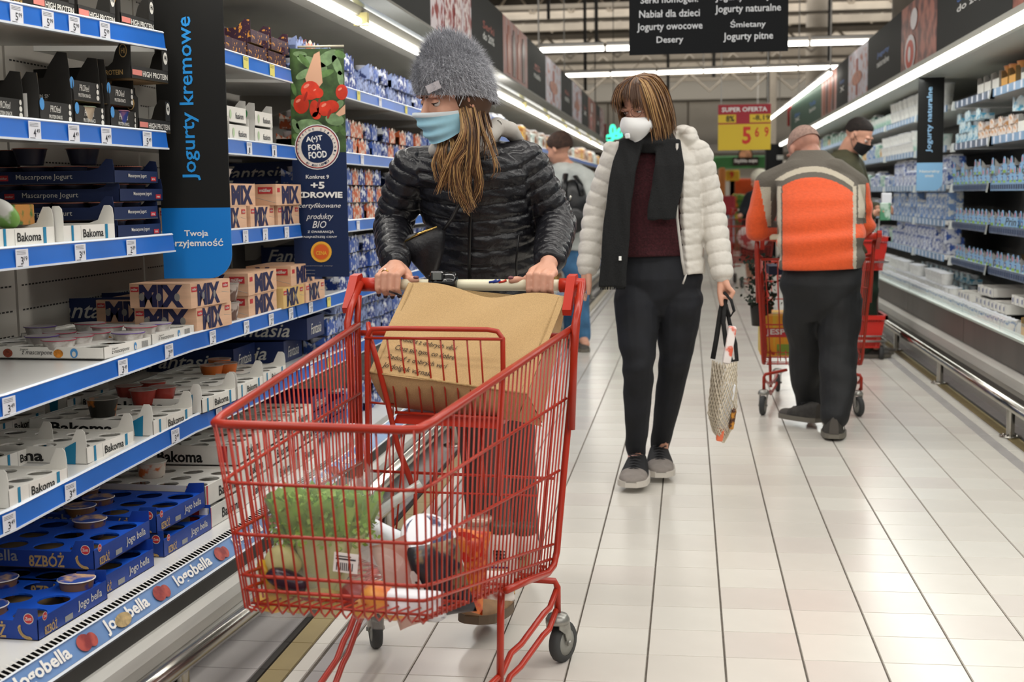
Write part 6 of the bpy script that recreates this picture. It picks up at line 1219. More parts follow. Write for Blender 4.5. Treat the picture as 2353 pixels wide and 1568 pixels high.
# ================================================================ GOODS ON THE SHELVES
_o = 'first second third fourth fifth sixth seventh eighth ninth tenth eleventh twelfth thirteenth fourteenth fifteenth sixteenth seventeenth eighteenth nineteenth'.split()
def ordw(n): return _o[n-1] if n < 20 else ('twentieth', 'thirtieth', 'fortieth', 'fiftieth', 'sixtieth')[n//10-2] if n % 10 == 0 else ('twenty', 'thirty', 'forty', 'fifty', 'sixty')[n//10-2]+'-'+_o[n % 10-1]
card = mat('card_inside', '8c7450', .8, noise=(30, .15)); cardw = mat('card_white', 'e8e6df', .6, noise=(12, .05)); cardg = mat('card_grey_inside', 'a3a19c', .8)
bblue = mat('tray_blue', '1553c4', .4, noise=(6, .12)); dblue = mat('tray_side_blue', '1a3f96', .4, noise=(6, .12)); gold_p = mat('print_gold', 'c3a36a', .5); redp = mat('print_red', 'c2363c', .45); nv = mat('tray_navy', '1b2a52', .5, noise=(8, .15)); mint = mat('stripe_petrol', '1d7fa8', .5)
pinkb = mat('mix_box_pink', 'e3b999', .6, noise=(3, .12), stretch=(1, 1, 14)); navyp = mat('mix_navy', '23254e', .6); yelb = mat('mix_box_yellow', 'e3bf7c', .6, noise=(3, .1)); blkc = mat('carton_black', '2b2a28', .6, noise=(6, .15)); txtw = mat('print_offwhite', 'dcdad2', .55); greyt = mat('print_grey', '9a9a98', .6)
def holes(q, x0, x1, y0, y1, z, cols, rows, r, m, n=16):
    cw, rh = (x1-x0)/cols, (y1-y0)/rows
    for c in range(cols):
        for w_ in range(rows):
            cx, cy = x0+cw*(c+.5), y0+rh*(w_+.5); vs = []
            for k in range(n):
                a = 2*math.pi*k/n; ca, sa = math.cos(a), math.sin(a); s = min(cw/2/max(1e-6, abs(ca)), rh/2/max(1e-6, abs(sa)))
                vs.append((cx+ca*s, cy+sa*s, z))
            vs += [(cx+r*math.cos(2*math.pi*k/n), cy+r*math.sin(2*math.pi*k/n), z) for k in range(n)]; vs += [(x, y, z-.004) for x, y, z in vs[n:2*n]]
            fs = [(k, (k+1) % n, n+(k+1) % n, n+k) for k in range(n)]+[(n+k, n+(k+1) % n, 2*n+(k+1) % n, 2*n+k) for k in range(n)]
            for (sx, sy) in ((-1, -1), (1, -1), (1, 1), (-1, 1)):
                kk = min(range(n), key=lambda k: -(math.cos(2*math.pi*k/n)*sx*1.0/cw+math.sin(2*math.pi*k/n)*sy/rh))
            q.add(vs, fs, m)
            cor = [(cx+sx*cw/2, cy+sy*rh/2, z) for sx, sy in ((1, 1), (-1, 1), (-1, -1), (1, -1))]
            for qd, (sx, sy) in enumerate(((1, 1), (-1, 1), (-1, -1), (1, -1))):
                a0 = math.atan2(rh*sy, cw*sx) % (2*math.pi); k0 = int(a0/(2*math.pi/n)) % n; q.add([vs[k0], cor[qd], vs[(k0+1) % n]], [(0, 1, 2)], m)
def P2(pts): return pts
def tray(nm, L, D, H, cols, rows, r, top, side, ins, ear=None, front=None, end=None, edges=None, th=.0025, topz=None, bottom=None):
    t = lthing(nm, '.', 'carton tray'); q = MB()
    q.box(0, L, 0, D, 0, .002, bottom or ins)
    q.box(0, L, 0, th, 0, H, side); q.box(0, L, D-th, D, 0, H, side); q.box(th, L-th, D-th*2, D-th, 0, H*.98, ins)
    ev = ear or [(0, H), (D, H)]
    poly = [(0, 0)]+ev+[(D, 0)]
    Te = frame_from((0, 0, 0), (0, 1, 0), (0, 0, 1))     # local prism axis = +x
    for x0 in (0, L-th): q.prism(poly, x0, x0+th*.6, side, Te); q.prism([(min(max(y, .001), D-.001), z-.0005) for y, z in poly], x0+th*.6, x0+th, ins, Te)
    if cols: holes(q, th, L-th, th, D-th, topz or H*.9, cols, rows, r, top)
    else: q.box(th, L-th, th*1, th*2, 0, H*.98, ins)
    tb0 = q.build('tray_body', t)
    if front or edges:
        q = MB(); TFr = frame_from((0, -.0007, 0), (1, 0, 0), (0, 0, 1))
        if front: front(q, TFr, L, H)
        if edges: edges(q, TFr, L, H, frame_from((-.0007, D, 0), (0, -1, 0), (0, 0, 1)), D)
        q.build('printing', tb0)
    return t
def cup(nm, rb, rt_, h, body, lid, lidw=None, ring=None, n=18):
    t = lthing(nm, '.', 'yogurt'); q = MB(); q.lathe([(.001, 0), (rb, 0), (rb*1.02, .004), (rt_*.97, h*.94)], body, n); q.build('cup_body', t)
    q = MB(); q.lathe([(rt_*.97, h*.94), (rt_*1.04, h*.94), (rt_*1.05, h*.965), (rt_*1.0, h*.985)], ring or lid, n); q.lathe([(rt_*1.0, h*.985), (.001, h*.99)], lid, n); q.build('lid', t); return t
def put(src, y, d, z, label, group=None, yaw=0):
    src['category'] = src['category']; rz = math.radians(90-(3.5 if y < 3.74 else 0)+yaw)
    return dup(src, (LXF(y)+d, y, z), rz, label, group)
ZD = .2005
# ---- blue trays on the deck
def logo(q, T, x, y, r, txt='2011' , m=redp, dz=.0004):
    q.disc((x, y, dz), (1, 0, 0), (0, 1, 0), r, r, txtw, 16, T=T); q.disc((x, y, dz*1.8), (1, 0, 0), (0, 1, 0), r*.88, r*.88, m, 16, T=T); q.text(txt, (x, y-r*.3, dz*2.6), (1, 0, 0), (0, 1, 0), r*1.25, r*.6, txtw, .02, align='c', T=T)
def ear_of(cx, cz, R_, q, T):
    for k in range(9):
        a = math.radians(178+k*12); px_, pz_ = cx+R_*math.cos(a), cz+R_*math.sin(a); q.disc((px_, pz_, .0008), (math.cos(a+1.0), math.sin(a+1.0), 0), (-math.sin(a+1.0), math.cos(a+1.0), 0), .006, .0028, gold_p, 8, T=T)
def jogo_edges(q, TFr, L, H, TE, D):
    q.text('Jogo bella', (L*.55, H*.22, .0004), (1, 0, 0), (0, 1, 0), L*.36, H*.55, txtw, .01, T=TFr); q.text('8ZBÓŻ', (L*.08, H*.1, .0004), (1, 0, 0), (0, 1, 0), L*.17, H*.55, gold_p, .02, T=TFr); q.box(L*.36, L*.47, H*.12, H*.4, 0, .0004, greyt, TFr); logo(q, TFr, L*.09, H*1.02, .010, 'Zott')
    q.text('Jogobella', (D-.20-.17, H*.15, .0004), (1, 0, 0), (0, 1, 0), .165, H*.8, greyt, .012, T=TE); q.text('8ZBÓŻ', (D-.175, H*.08, .0004), (1, 0, 0), (0, 1, 0), .095, H*.8, gold_p, .025, T=TE); logo(q, TE, D-.022, H*1.05, .0125, 'Zott'); ear_of(D-.022, H*.62, .024, q, TE)
jt = tray('yogurt_tray', .31, .40, .048, 3, 4, .038, bblue, dblue, card, [(0, .048*1.55), (.048, .048*1.5), (.062, .044), (.40, .044)], edges=jogo_edges)
for (y, d, z, l) in ((2.655, .075, 0, 'bottom blue yogurt tray nearest the camera, half empty, on the deck'), (2.945, .055, 0, 'blue yogurt tray underneath, second from the camera on the deck'), (2.965, .045, .072, 'blue yogurt tray with 8ZBÓŻ print resting on the tray below, near left'), (3.335, .045, 0, 'lower of the two blue trays beside the cart front'), (3.33, .03, .068, 'upper of the two blue trays beside the cart front'), (2.95, -.40, 0, 'blue yogurt tray at the back of the deck in shade')): put(jt, y, d, ZD+z, l, yaw=(0, 1.5, 0, 2, -1, 0)[int(z*100) % 6])
lidj = mat('lid_cereal', 'd9b184', .35, noise=(18, .5, .46, .56), col2='2c50a4'); jc = cup('yogurt_cup', .033, .044, .052, mat('cup_blue', '1b2f78', .4, noise=(20, .4, .5, .6), col2='7c5a3c'), lidj, ring=mat('lid_rim', 'e2ddd4', .4))
def in_tray(src, ty, td, tz, lab, i, j, L=.31, D=.40, cols=3, rows=4, up=.012, grp=None):
    x = L*(i+.5)/cols; yy = D*(j+.5)/rows; yw = ty+x; return dup(src, (LXF(yw)+td-yy, yw+.0617*0, tz+up), random.uniform(0, 6), lab, grp)
in_tray(jc, 2.655, .075, ZD, 'yogurt cup with cereal lid in the bottom blue tray nearest the camera', 0, 1); in_tray(jc, 2.655, .075, ZD, 'yogurt cup with cereal lid half hidden under the upper blue tray', 2, 0, up=.016); in_tray(jc, 2.655, .075, ZD, 'dark yogurt cup at the back of the nearest blue tray', 2, 2)
in_tray(jc, 2.965, .045, ZD+.072, 'yogurt cup standing in the upper blue tray, rear far corner', 2, 1); in_tray(jc, 2.965, .045, ZD+.072, 'yogurt cup with peeled lid in the upper blue tray, in shade', 0, 3)
for i, j in ((0, 2), (1, 2), (2, 3)): in_tray(jc, 3.33, .03, ZD+.068, 'shaded yogurt cup in the trays beside the cart front, %s row' % ('first', 'second', 'third')[i], i, j)
# ---- white trays with holes further along the deck, tubs behind
def bak(x, w_, m=black):
    def f(q, TFr, L, H, TE, D): q.text('Bakoma', (L*x, H*.2, .0004), (1, 0, 0), (0, 1, 0), L*w_, H*.5, m, .015, T=TFr); q.text('Bakoma', (D*.3, H*.12, .0004), (1, 0, 0), (0, 1, 0), D*.4, H*.6, m, .03, T=TE); q.box(L*.02, L*.06, 0, H, 0, .0004, redp, TFr); q.box(D-.06, D-.03, H*.15, H, 0, .0004, redp, TE); logo(q, TE, D*.8, H*.55, .006, '')if 0 else None
    return f
wt_ = tray('yogurt_tray', .27, .38, .062, 3, 4, .033, cardw, cardw, cardg, [(0, .064), (.38, .062)], edges=bak(.35, .5))
k = 0
for y in (3.64, 3.925, 4.21, 4.50):
    for lev in range(3 if y > 3.7 else 2):
        put(wt_, y+.01*lev, .04-.012*lev, ZD+.065*lev, '%s white holed tray in the %s stack behind the cart, on the deck' % (('bottom', 'middle', 'top')[lev], ('first', 'second', 'third', 'fourth')[k])); 
    k += 1
peach = mat('cup_peach_print', 'e8ddd0', .45, noise=(22, .5, .38, .44), col2='e07a45'); tubp = cup('yogurt_tub', .030, .040, .085, peach, mat('lid_milky', 'd9d5cc', .4))
for (u, v, l) in ((430, 1035, 'left tall peach yogurt tub above the blue trays'), (485, 1040, 'middle tall peach yogurt tub by the cart corner'), (520, 1060, 'right tall peach yogurt tub behind the cart corner'), (395, 1060, 'peach yogurt tub at the back, left of the tall ones'), (355, 1105, 'pink-lidded yogurt tub behind the white holed tray')):
    p = PZ(u, v, ZD+.13); dup(tubp, (p.x-.06, p.y+.12, ZD+.07), 0, l, '', sc_=(1.15, 1.15, 1.15))
for a in range(6):
    for b_ in range(2): dup(tubp, (-1.78-.085*b_, 3.5+.10*a, ZD), 0, 'pale yogurt tub in the rear rows of the near deck, in shade', 'yogurt tubs at the back of the deck')
# ---- lowest shelf: white trays with tall ears
def bk(q, TFr, L, H, TE, D):
    q.text('Bakoma', (L*.36, H*.25, .0006), (1, 0, 0), (0, 1, 0), L*.40, H*.50, black, .012, T=TFr); q.box(L*.80, L*.85, 0, H, 0, .0005, mint, TFr); q.box(L*.14, L*.18, 0, H, 0, .0005, mint, TFr); q.box(L*.32, L*.322, .002, H*.95, 0, .0004, greyt, TFr)
    q.text('Bakoma', (D*.18, H*.12, .0006), (1, 0, 0), (0, 1, 0), D*.5, H*.7, black, .03, T=TE); q.disc((D*.78, H*.5, .0006), (1, 0, 0), (0, 1, 0), .007, .009, cardg, 12, T=TE); q.add([(D-.055, 0, .0007), (D-.032, 0, .0007), (D-.028, H*1.4, .0007), (D-.036, H*1.3, .0007), (D-.06, H, .0007)], [(0, 1, 2, 3, 4)], mint, False, TE)
Lb, Db, Hb = .252, .38, .042
bkt = tray('yogurt_tray', Lb, Db, Hb, 3, 4, .030, cardw, cardw, cardg, [(0, .062), (.003, .083), (.010, .090), (.026, .090), (.034, .075), (.045, .052), (.07, .044), (.38, .042)], edges=bk)
for (y, d, l) in ((2.70, -.005, 'white ear-tabbed Bakoma tray at the bottom left edge, lowest shelf'), (3.09, -.03, 'second white Bakoma tray from the left on the lowest shelf, empty'), (3.395, .0, 'third white Bakoma tray on the lowest shelf, below the price tag 3 49'), (3.69, .01, 'fourth white Bakoma tray on the lowest shelf, with rounded ears'), (3.965, .02, 'fifth white Bakoma tray on the lowest shelf, touching the cart rim'), (4.25, .01, 'sixth white Bakoma tray on the lowest shelf, behind the cart rim')): put(bkt, y, d, LZ(4, y), l)
for (y, d, l) in ((2.98, -.20, 'white tray with large Bakoma lettering on its end, in shade'), (3.32, -.42, 'shaded white tray at the back of the lowest shelf'), (3.66, -.40, 'shaded white tray behind the fourth Bakoma tray')): put(bkt, y, d-.0, LZ(4, y)+.001, l)
jel = mat('jelly_red', 'a33a30', .2, noise=(12, .3), alpha=.9); jelc = cup('dessert_cup', .03, .042, .05, jel, mat('lid_clear', 'c9c4bc', .15, alpha=.45)); jelo = cup('dessert_cup', .03, .042, .05, mat('jelly_orange', 'cf6e32', .25), mat('lid_clear', '')); frut = cup('dessert_cup', .034, .046, .055, mat('cup_black_fruit', '26241f', .4, noise=(16, .5, .38, .44), col2='c9772c'), mat('lid_clear', ''))
zz = LZ(4, 3.3)
for (u, v, l) in ((297, 915, 'left red jelly cup'), (330, 925, 'front red jelly cup'), (352, 905, 'rear red jelly cup'), (375, 918, 'right red jelly cup')): p = PZ(u, v, zz+.05); dup(jelc, (p.x, p.y, zz+.042), 0, l+' in the dark row on the lowest shelf', '')
for (u, v, l) in ((487, 865, 'left orange jelly cup on the lowest shelf'), (520, 860, 'right orange jelly cup on the lowest shelf'), (505, 850, 'rear orange jelly cup on the lowest shelf')): p = PZ(u, v, zz+.05); dup(jelo, (p.x, p.y, zz+.042), 0, l, '')
p = PZ(236, 935, zz+.07); dup(frut, (p.x, p.y, zz+.042), 0, 'black fruit salad cup with orange picture on the lowest shelf')
p = PZ(560, 812, zz+.06); dup(cup('dessert_cup', .035, .05, .035, mat('cup_yellow', 'cdbf8a', .4), mat('lid_cream', 'c9c0a2', .35)), (p.x, p.y, .545), 0, 'low pale yellow dessert tub left of the Fantasia trays')
# ---- fourth shelf: mascarpone trays, cups, pink boxes
def msc(q, TFr, L, H, TE, D):
    q.text('z mascarpone', (L*.14, H*.2, .0005), (1, 0, 0), (0, 1, 0), L*.35, H*.35, black, .0, .3, T=TFr); q.text('Jogurt', (L*.14, H*.62, .0005), (1, 0, 0), (0, 1, 0), L*.13, H*.2, black, 0, .3, T=TFr)
    q.disc((L*.62, H*.5, .0005), (1, 0, 0), (0, 1, 0), .008, H*.36, mat('print_sky', '4a90cc', .5), 14, T=TFr); q.disc((L*.62, H*.4, .0009), (1, 0, 0), (0, 1, 0), .004, H*.2, txtw, 10, T=TFr)
    for k in range(8): q.box(L*(.76+.017*k), L*(.767+.017*k), H*.25, H*.8, 0, .0005, greyt, TFr)
    q.text('z mascarpone', (D-.235, H*.22, .0005), (1, 0, 0), (0, 1, 0), .088, H*.4, black, 0, .3, T=TE); q.text('Jogurt', (D-.24, H*.65, .0005), (1, 0, 0), (0, 1, 0), .025, H*.22, black, 0, .3, T=TE)
    q.disc((D-.085, H*.5, .0005), (1, 0, 0), (0, 1, 0), .011, H*.42, mat('print_sky', ''), 16, T=TE); q.disc((D-.085, H*.42, .001), (1, 0, 0), (0, 1, 0), .0055, H*.25, txtw, 10, T=TE)
    for xx, m in ((D-.275, mat('print_berries', '9c4a34', .5, noise=(90, .5))), (D-.13, mat('print_orange', 'd98a2c', .5, noise=(90, .4)))): q.disc((xx, H*.45, .0005), (1, 0, 0), (0, 1, 0), .014, H*.38, m, 12, T=TE)
    q.disc((D-.36, H*.5, .0005), (1, 0, 0), (0, 1, 0), .008, .010, cardg, 12, T=TE)
mt = tray('yogurt_tray', .27, .40, .030, 3, 4, .037, cardw, cardw, cardg, edges=msc)
tA = put(mt, 3.165, -.01, LZ(3, 3.3), 'white mascarpone yogurt tray with cups at the near end of the fourth shelf'); tB = put(mt, 3.42, -.005, LZ(3, 3.5), 'second mascarpone yogurt tray, touching the pink MIX boxes')
rim_r = mat('rim_crimson', 'a8304a', .4); rim_v = mat('rim_violet', '5c3a92', .4); lidf = mat('lid_foil_white', 'c9c4c4', .3, noise=(14, .2)); cupw = mat('cup_clear_white', 'cfccc8', .35, noise=(26, .35, .45, .6), col2='a49d97')
mc = [cup('yogurt_cup', .032, .044, .045, cupw, lidf, ring=rim_r), cup('yogurt_cup', .032, .044, .045, cupw, lidf, ring=rim_v)]
for n_, (ty, i, j, k, l) in enumerate(((3.165, 0, 1, 0, 'crimson-rimmed yogurt cup at the near left of the tray'), (3.165, 1, 2, 1, 'violet-rimmed yogurt cup at the back left of the mascarpone tray'), (3.165, 2, 0, 1, 'violet-rimmed yogurt cup at the front of the near mascarpone tray'), (3.165, 1, 1, 0, 'crimson-rimmed cup in the middle of the near mascarpone tray'), (3.165, 2, 1, 0, 'crimson-rimmed cup, second row, near mascarpone tray'),
      (3.165, 2, 2, 0, 'crimson-rimmed cup, third row, near mascarpone tray'), (3.42, 1, 0, 1, 'violet-rimmed cup at the front of the second mascarpone tray'), (3.42, 0, 0, 0, 'crimson-rimmed cup at the near corner of the second mascarpone tray'), (3.42, 0, 1, 0, 'crimson-rimmed cup, second row, second mascarpone tray'), (3.42, 1, 2, 0, 'crimson-rimmed cup at the back of the second mascarpone tray'), (3.42, 0, 3, 1, 'violet-rimmed cup in the last row of the second mascarpone tray'))): in_tray(mc[k], ty, -.008, LZ(3, ty+.1), l, i, j, .27, .40, up=.004)
def mixbox(bm, L, D, H, nm='yogurt_box'):
    t = lthing(nm, '.', 'carton box'); q = MB(); q.box(0, L, 0, D, 0, H, bm); q.build('carton', t)
    q = MB(); TFr = frame_from((0, -.0006, 0), (1, 0, 0), (0, 0, 1)); TE = frame_from((-.0006, D, 0), (0, -1, 0), (0, 0, 1))
    q.text('MIX', (L*.16, H*.06, .0004), (1, 0, 0), (0, 1, 0), L*.56, H*.88, navyp, .055, T=TFr); q.text('MIX', (D*.16, H*.05, .0004), (1, 0, 0), (0, 1, 0), D*.72, H*.9, navyp, .06, T=TE)
    for T, x, w_ in ((TFr, L*.02, L*.13), (TFr, L*.80, L*.14), (TE, D*.02, D*.13)): q.box(x, x+w_, H*.66, H*.86, 0, .0008, redp, T); q.text('müller', (x+w_*.1, H*.71, .0012), (1, 0, 0), (0, 1, 0), w_*.8, H*.1, txtw, .02, T=T)
    gi = mat('cup_peek_grey', '8f8d88', .4)
    for T, x in ((TFr, L*.30), (TFr, L*.58), (TE, D*.2), (TE, D*.48), (TE, D*.78)): q.disc((x, H*.46, .0007), (1, 0, 0), (0, 1, 0), .0075 if T is TFr else .009, .012, gi, 12, T=T)
    q.tube([(L*.78, .0, H*.5), (L*.98, 0, H*.42)], .0006, cardg, 4); q.build('printing', t); return t
def mulbox(L, D, H):    # end face with the red logo, MIX on the front
    t = lthing('yogurt_box', '.', 'carton box'); q = MB(); q.box(0, L, 0, D, 0, H, pinkb); q.build('carton', t); q = MB(); TFr = frame_from((0, -.0006, 0), (1, 0, 0), (0, 0, 1)); TE = frame_from((-.0006, D, 0), (0, -1, 0), (0, 0, 1))
    q.text('MIX', (L*.22, H*.06, .0004), (1, 0, 0), (0, 1, 0), L*.68, H*.86, navyp, .055, T=TFr); q.box(L*.05, L*.14, H*.62, H*.82, 0, .0008, redp, TFr)
    q.box(D*.62, D*.93, H*.55, H*.86, 0, .0008, redp, TE); q.text('müller', (D*.65, H*.63, .0012), (1, 0, 0), (0, 1, 0), D*.25, H*.16, txtw, .03, T=TE); q.text('X', (D*.2, H*.04, .0006), (1, 0, 0), (0, 1, 0), D*.34, H*.92, navyp, .06, T=TE); q.tube([(0, D*.45, H*.38), (0, D*.02, H*.12)], .0007, cardg, 4)
    q.build('printing', t); return t
mx = mixbox(pinkb, .255, .20, .074); my = mixbox(yelb, .255, .2, .074); ml = mulbox(.30, .17, .074)
z4 = LZ(3, 4)
put(mx, 3.70, .0, z4, 'lower pink MIX yogurt box beside the mascarpone trays'); put(mx, 3.665, .0, z4+.0745, 'upper pink MIX yogurt box beside the mascarpone trays', yaw=-3)
put(ml, 4.17, -.005, z4, 'lower pink box with red logo in the middle MIX stack, fourth shelf'); put(ml, 4.16, .0, z4+.0745, 'upper pink box with red logo in the middle MIX stack, fourth shelf'); put(my, 4.50, .01, z4, 'yellow MIX yogurt box, bottom of the right stack on the fourth shelf'); put(mx, 4.765, .015, z4, 'lower pink MIX box at the right end of the stack, fourth shelf'); put(ml, 4.60, .01, z4+.0745, 'upper pink MIX box at the right end of the stack, fourth shelf')
z3 = LZ(2, 4)
put(ml, 4.02, -.02, z3+.0745, 'pink box with red logo, upper row, third shelf beyond the blade sign'); put(ml, 4.44, .015, z3+.0745, 'pink MIX box overlapping the food banner, upper row of third shelf'); 
for k, y in enumerate((3.97, 4.235, 4.50)): put(mx, y, -.02+.01*k, z3, '%s pink MIX box in the lower row of the third shelf beyond the blade sign' % ('left', 'middle', 'right')[k])
for k in range(3): put(mx, 4.0+.27*k, -.26, z4, 'pink MIX box in the second row behind the front stacks, fourth shelf', 'MIX boxes in the rear row')
clr = cup('dessert_cup', .03, .042, .062, mat('cup_chocolate', '6a5148', .25, noise=(30, .5, .45, .55), col2='b8aca4'), mat('lid_clear', ''))
for k in range(2): dup(clr, (-1.50, 4.09, z4+.062*k), 0, ('lower','upper')[k]+' clear dessert cup between the two MIX stacks', '')
p = PZ(570, 402, z3+.15); dup(cup('yogurt_tub', .035, .052, .05, mat('tub_white_p', 'd9d6d0', .4), lidf), (-1.56, 4.2, z3+.149), 0, 'white yogurt tub standing on the upper MIX boxes')
# ---- third shelf, near: white ear trays and navy mascarpone stack
for (y, d, l) in ((2.475, -.06, 'white Bakoma tray at the left edge of the third shelf'), (2.74, -.03, 'white Bakoma tray in the middle of the third shelf'), (2.998, -.01, 'white Bakoma tray beside the navy mascarpone stack')): put(bkt, y, d, LZ(2, y), l)
def nvp(q, TFr, L, H, TE, D):
    q.text('Mascarpone Jogurt', (L*.30, H*.40, .0005), (1, 0, 0), (0, 1, 0), L*.42, H*.36, txtw, .008, T=TFr); q.box(L*.82, L*.94, H*.2, H*.55, 0, .0006, redp, TFr); q.text('m', (L*.84, H*.28, .001), (1, 0, 0), (0, 1, 0), L*.07, H*.14, txtw, .02, T=TFr)
    q.text('Mascarpone Jogurt', (D-.285, H*.25, .0006), (1, 0, 0), (0, 1, 0), .165, H*.52, txtw, .004, T=TE); q.box(D-.338, D-.308, H*.28, H*.72, 0, .0006, redp, TE); q.text('müller', (D-.335, H*.4, .001), (1, 0, 0), (0, 1, 0), .024, H*.16, txtw, .01, T=TE)
nvt = tray('yogurt_tray', .25, .42, .034, 0, 0, 0, nv, nv, nv, [(0, .040), (.004, .062), (.022, .064), (.045, .040), (.07, .034), (.42, .034)], edges=nvp, bottom=cardg)
lidb = mat('lid_brown', '8a5a4a', .3, noise=(9, .2)); nc = cup('yogurt_cup', .033, .045, .045, mat('cup_navy', '1d1f33', .4), lidb, ring=mat('lid_rim_copper', 'b06a58', .4)); zs = LZ(2, 3.3)
for k, off in enumerate((.0, -.015, .02, -.005)):
    put(nvt, 3.285+off, -.02, zs+.0485*k, '%s navy Mascarpone Jogurt tray of the stack by the blade sign' % ('bottom', 'second from bottom', 'second from top', 'top')[k])
    for i in range(2):
        for j in range(4):
            if k == 3 and (i, j) in ((0, 0),): continue
            dup(nc, (LXF(3.36)-.02-.055-.10*j, 3.345+off+.12*i, zs+.0485*k+.003), 0, 'brown-lidded cup in the navy stack, tier %s from below, %s row, %s cup' % (('one', 'two', 'three', 'four')[k], ('near', 'far')[i], ('front', 'second', 'third', 'rear')[j]), 'cups in the navy Mascarpone stack')
for j, (yy, l) in enumerate(((3.36, 'front'), (3.30, 'middle'), (3.4, 'rear'))): dup(nc, (LXF(3.4)-.15-.12*j, yy, zs+.196), 0, l+' loose brown-lidded cup on top of the navy stack', '')
q = MB(); c = PZ(30, 555, LZ(2, 2.9)+.05); c.x -= .06; c.y += .1
T = Matrix.Translation(Vector((LXF(2.9)-.09, 2.87, LZ(2, 2.9)+.075)))@Matrix.Rotation(.5, 4, 'Y')@Matrix.Rotation(.3, 4, 'X'); q.ell((0, 0, 0), (.048, .018, .034), mat('pack_green', '7fae5a', .3, noise=(9, .5, .38, .44), col2='e6e6e0'), 16, T); tag(q.build('snack_bag'), 'green and white snack bag lying in a Bakoma tray, left edge of the third shelf', 'food packet')
q = MB(); q.T = Matrix.Translation((LXF(3)-.10, 2.93, LZ(2, 3)+.045))@Matrix.Rotation(math.radians(86), 4, 'Z'); q.box(0, .09, 0, .05, 0, .05, mat('carton_grass', '4f7a3a', .5, noise=(26, .4, .5, .6), col2='c98b45'), bev=.002); tag(q.build('dessert_carton'), 'small green carton beside the snack bag on the third shelf', 'carton')
# ---- second and top shelf, near: black protein cartons
def prot(q, TFr, L, H, TE, D):
    q.text('PROfeel', (L*.30, H*.5, .0005), (1, 0, 0), (0, 1, 0), L*.32, H*.33, txtw, .0, .2, T=TFr); q.text('PROTEIN SNACK', (L*.26, H*.2, .0005), (1, 0, 0), (0, 1, 0), L*.4, H*.18, txtw, .01, T=TFr); q.disc((L*.06, H*.85, .0006), (1, 0, 0), (0, 1, 0), L*.07, H*.3, mat('print_sky', ''), 12, T=TFr)
    for k in range(3): q.disc((L*.9, H*(.25+.3*k), .0006), (1, 0, 0), (0, 1, 0), L*.05*(1-.15*k), H*.13, txtw, 10, T=TFr)
    q.text('PROTEIN SNACK', (D-.12, H*.1, .0005), (1, 0, 0), (0, 1, 0), .09, H*.2, txtw, .01, T=TE)
earp = [(0, .075), (.004, .115), (.03, .118), (.055, .085), (.07, .055), (.33, .05)]
pt = tray('snack_tray', .15, .33, .05, 0, 0, 0, blkc, blkc, card, earp, edges=prot, bottom=card)
def hip(q, TFr, L, H, TE, D):
    q.box(L*.02, L*.27, H*.3, H*.72, 0, .0006, mat('print_salmon', 'd98378', .5), TFr); q.text('HIGH PROTEIN', (L*.29, H*.25, .0006), (1, 0, 0), (0, 1, 0), L*.68, H*.45, txtw, .02, T=TFr); q.disc((L*.93, H*2.0, .0006), (1, 0, 0), (0, 1, 0), .011, .017, txtw, 14, T=TFr); q.text('Hi', (L*.93, H*1.85, .001), (1, 0, 0), (0, 1, 0), .012, .013, black, .03, align='c', T=TFr)
    q.text('PROTEIN', (D-.085, H*.3, .0006), (1, 0, 0), (0, 1, 0), .06, H*.4, gold_p, .02, T=TE); q.disc((D-.022, H*2.15, .0006), (1, 0, 0), (0, 1, 0), .012, .018, gold_p, 14, T=TE); q.disc((D-.022, H*2.15, .0009), (1, 0, 0), (0, 1, 0), .0095, .0155, blkc, 14, T=TE); q.text('HI', (D-.022, H*1.95, .0012), (1, 0, 0), (0, 1, 0), .011, .014, gold_p, .03, align='c', T=TE)
    q.box(L-.028, L-.001, H, H*2.6, -.002, .0003, blkc, TFr)
ht_ = tray('snack_tray', .19, .30, .034, 0, 0, 0, blkc, blkc, card, [(0, .088), (.004, .094), (.030, .096), (.045, .075), (.055, .045), (.07, .034), (.30, .034)], edges=hip, bottom=card)
z2 = LZ(1, 3.2)
q_ = put(pt, 2.78, -.055, z2, 'black snack carton at the left edge of the second shelf'); 
def labelled(y, d, z, l):
    o = put(pt, y, d, z, l); return o
labelled(2.955, -.03, z2, 'black snack carton turned to show a white shipping label, second shelf')
q = MB(); q.T = frame_from((LXF(2.955)-.15, 2.9545, z2+.012), (1, 0, 0), (0, 0, 1)); q.box(0, .09, 0, .055, 0, .0008, white)
for k in range(9): q.box(.055+.003*k, .0565+.003*k, .008, .04, .0008, .0012, ink)
for k in range(7): q.box(.006, .045-.003*(k % 3), .008+.006*k, .0095+.006*k, .0008, .0012, greyt)
tag(q.build('shipping_label'), 'white shipping label stuck on the black snack carton, second shelf', 'label')
put(pt, 3.115, -.03, z2, 'lower black snack tray of the first double stack, second shelf'); put(pt, 3.105, -.035, z2+.062, 'upper black snack tray of the first double stack, second shelf'); put(pt, 3.285, -.025, z2, 'lower black snack tray of the second double stack, second shelf'); put(pt, 3.28, -.03, z2+.062, 'upper black snack tray of the second double stack, second shelf')
put(ht_, 3.42, -.015, z2, 'black HIGH PROTEIN tray at the right end of the second shelf')
o = put(ht_, 3.36, -.0, z2+.135, 'tilted black HIGH PROTEIN tray perched on top of the snack stacks', yaw=-4)
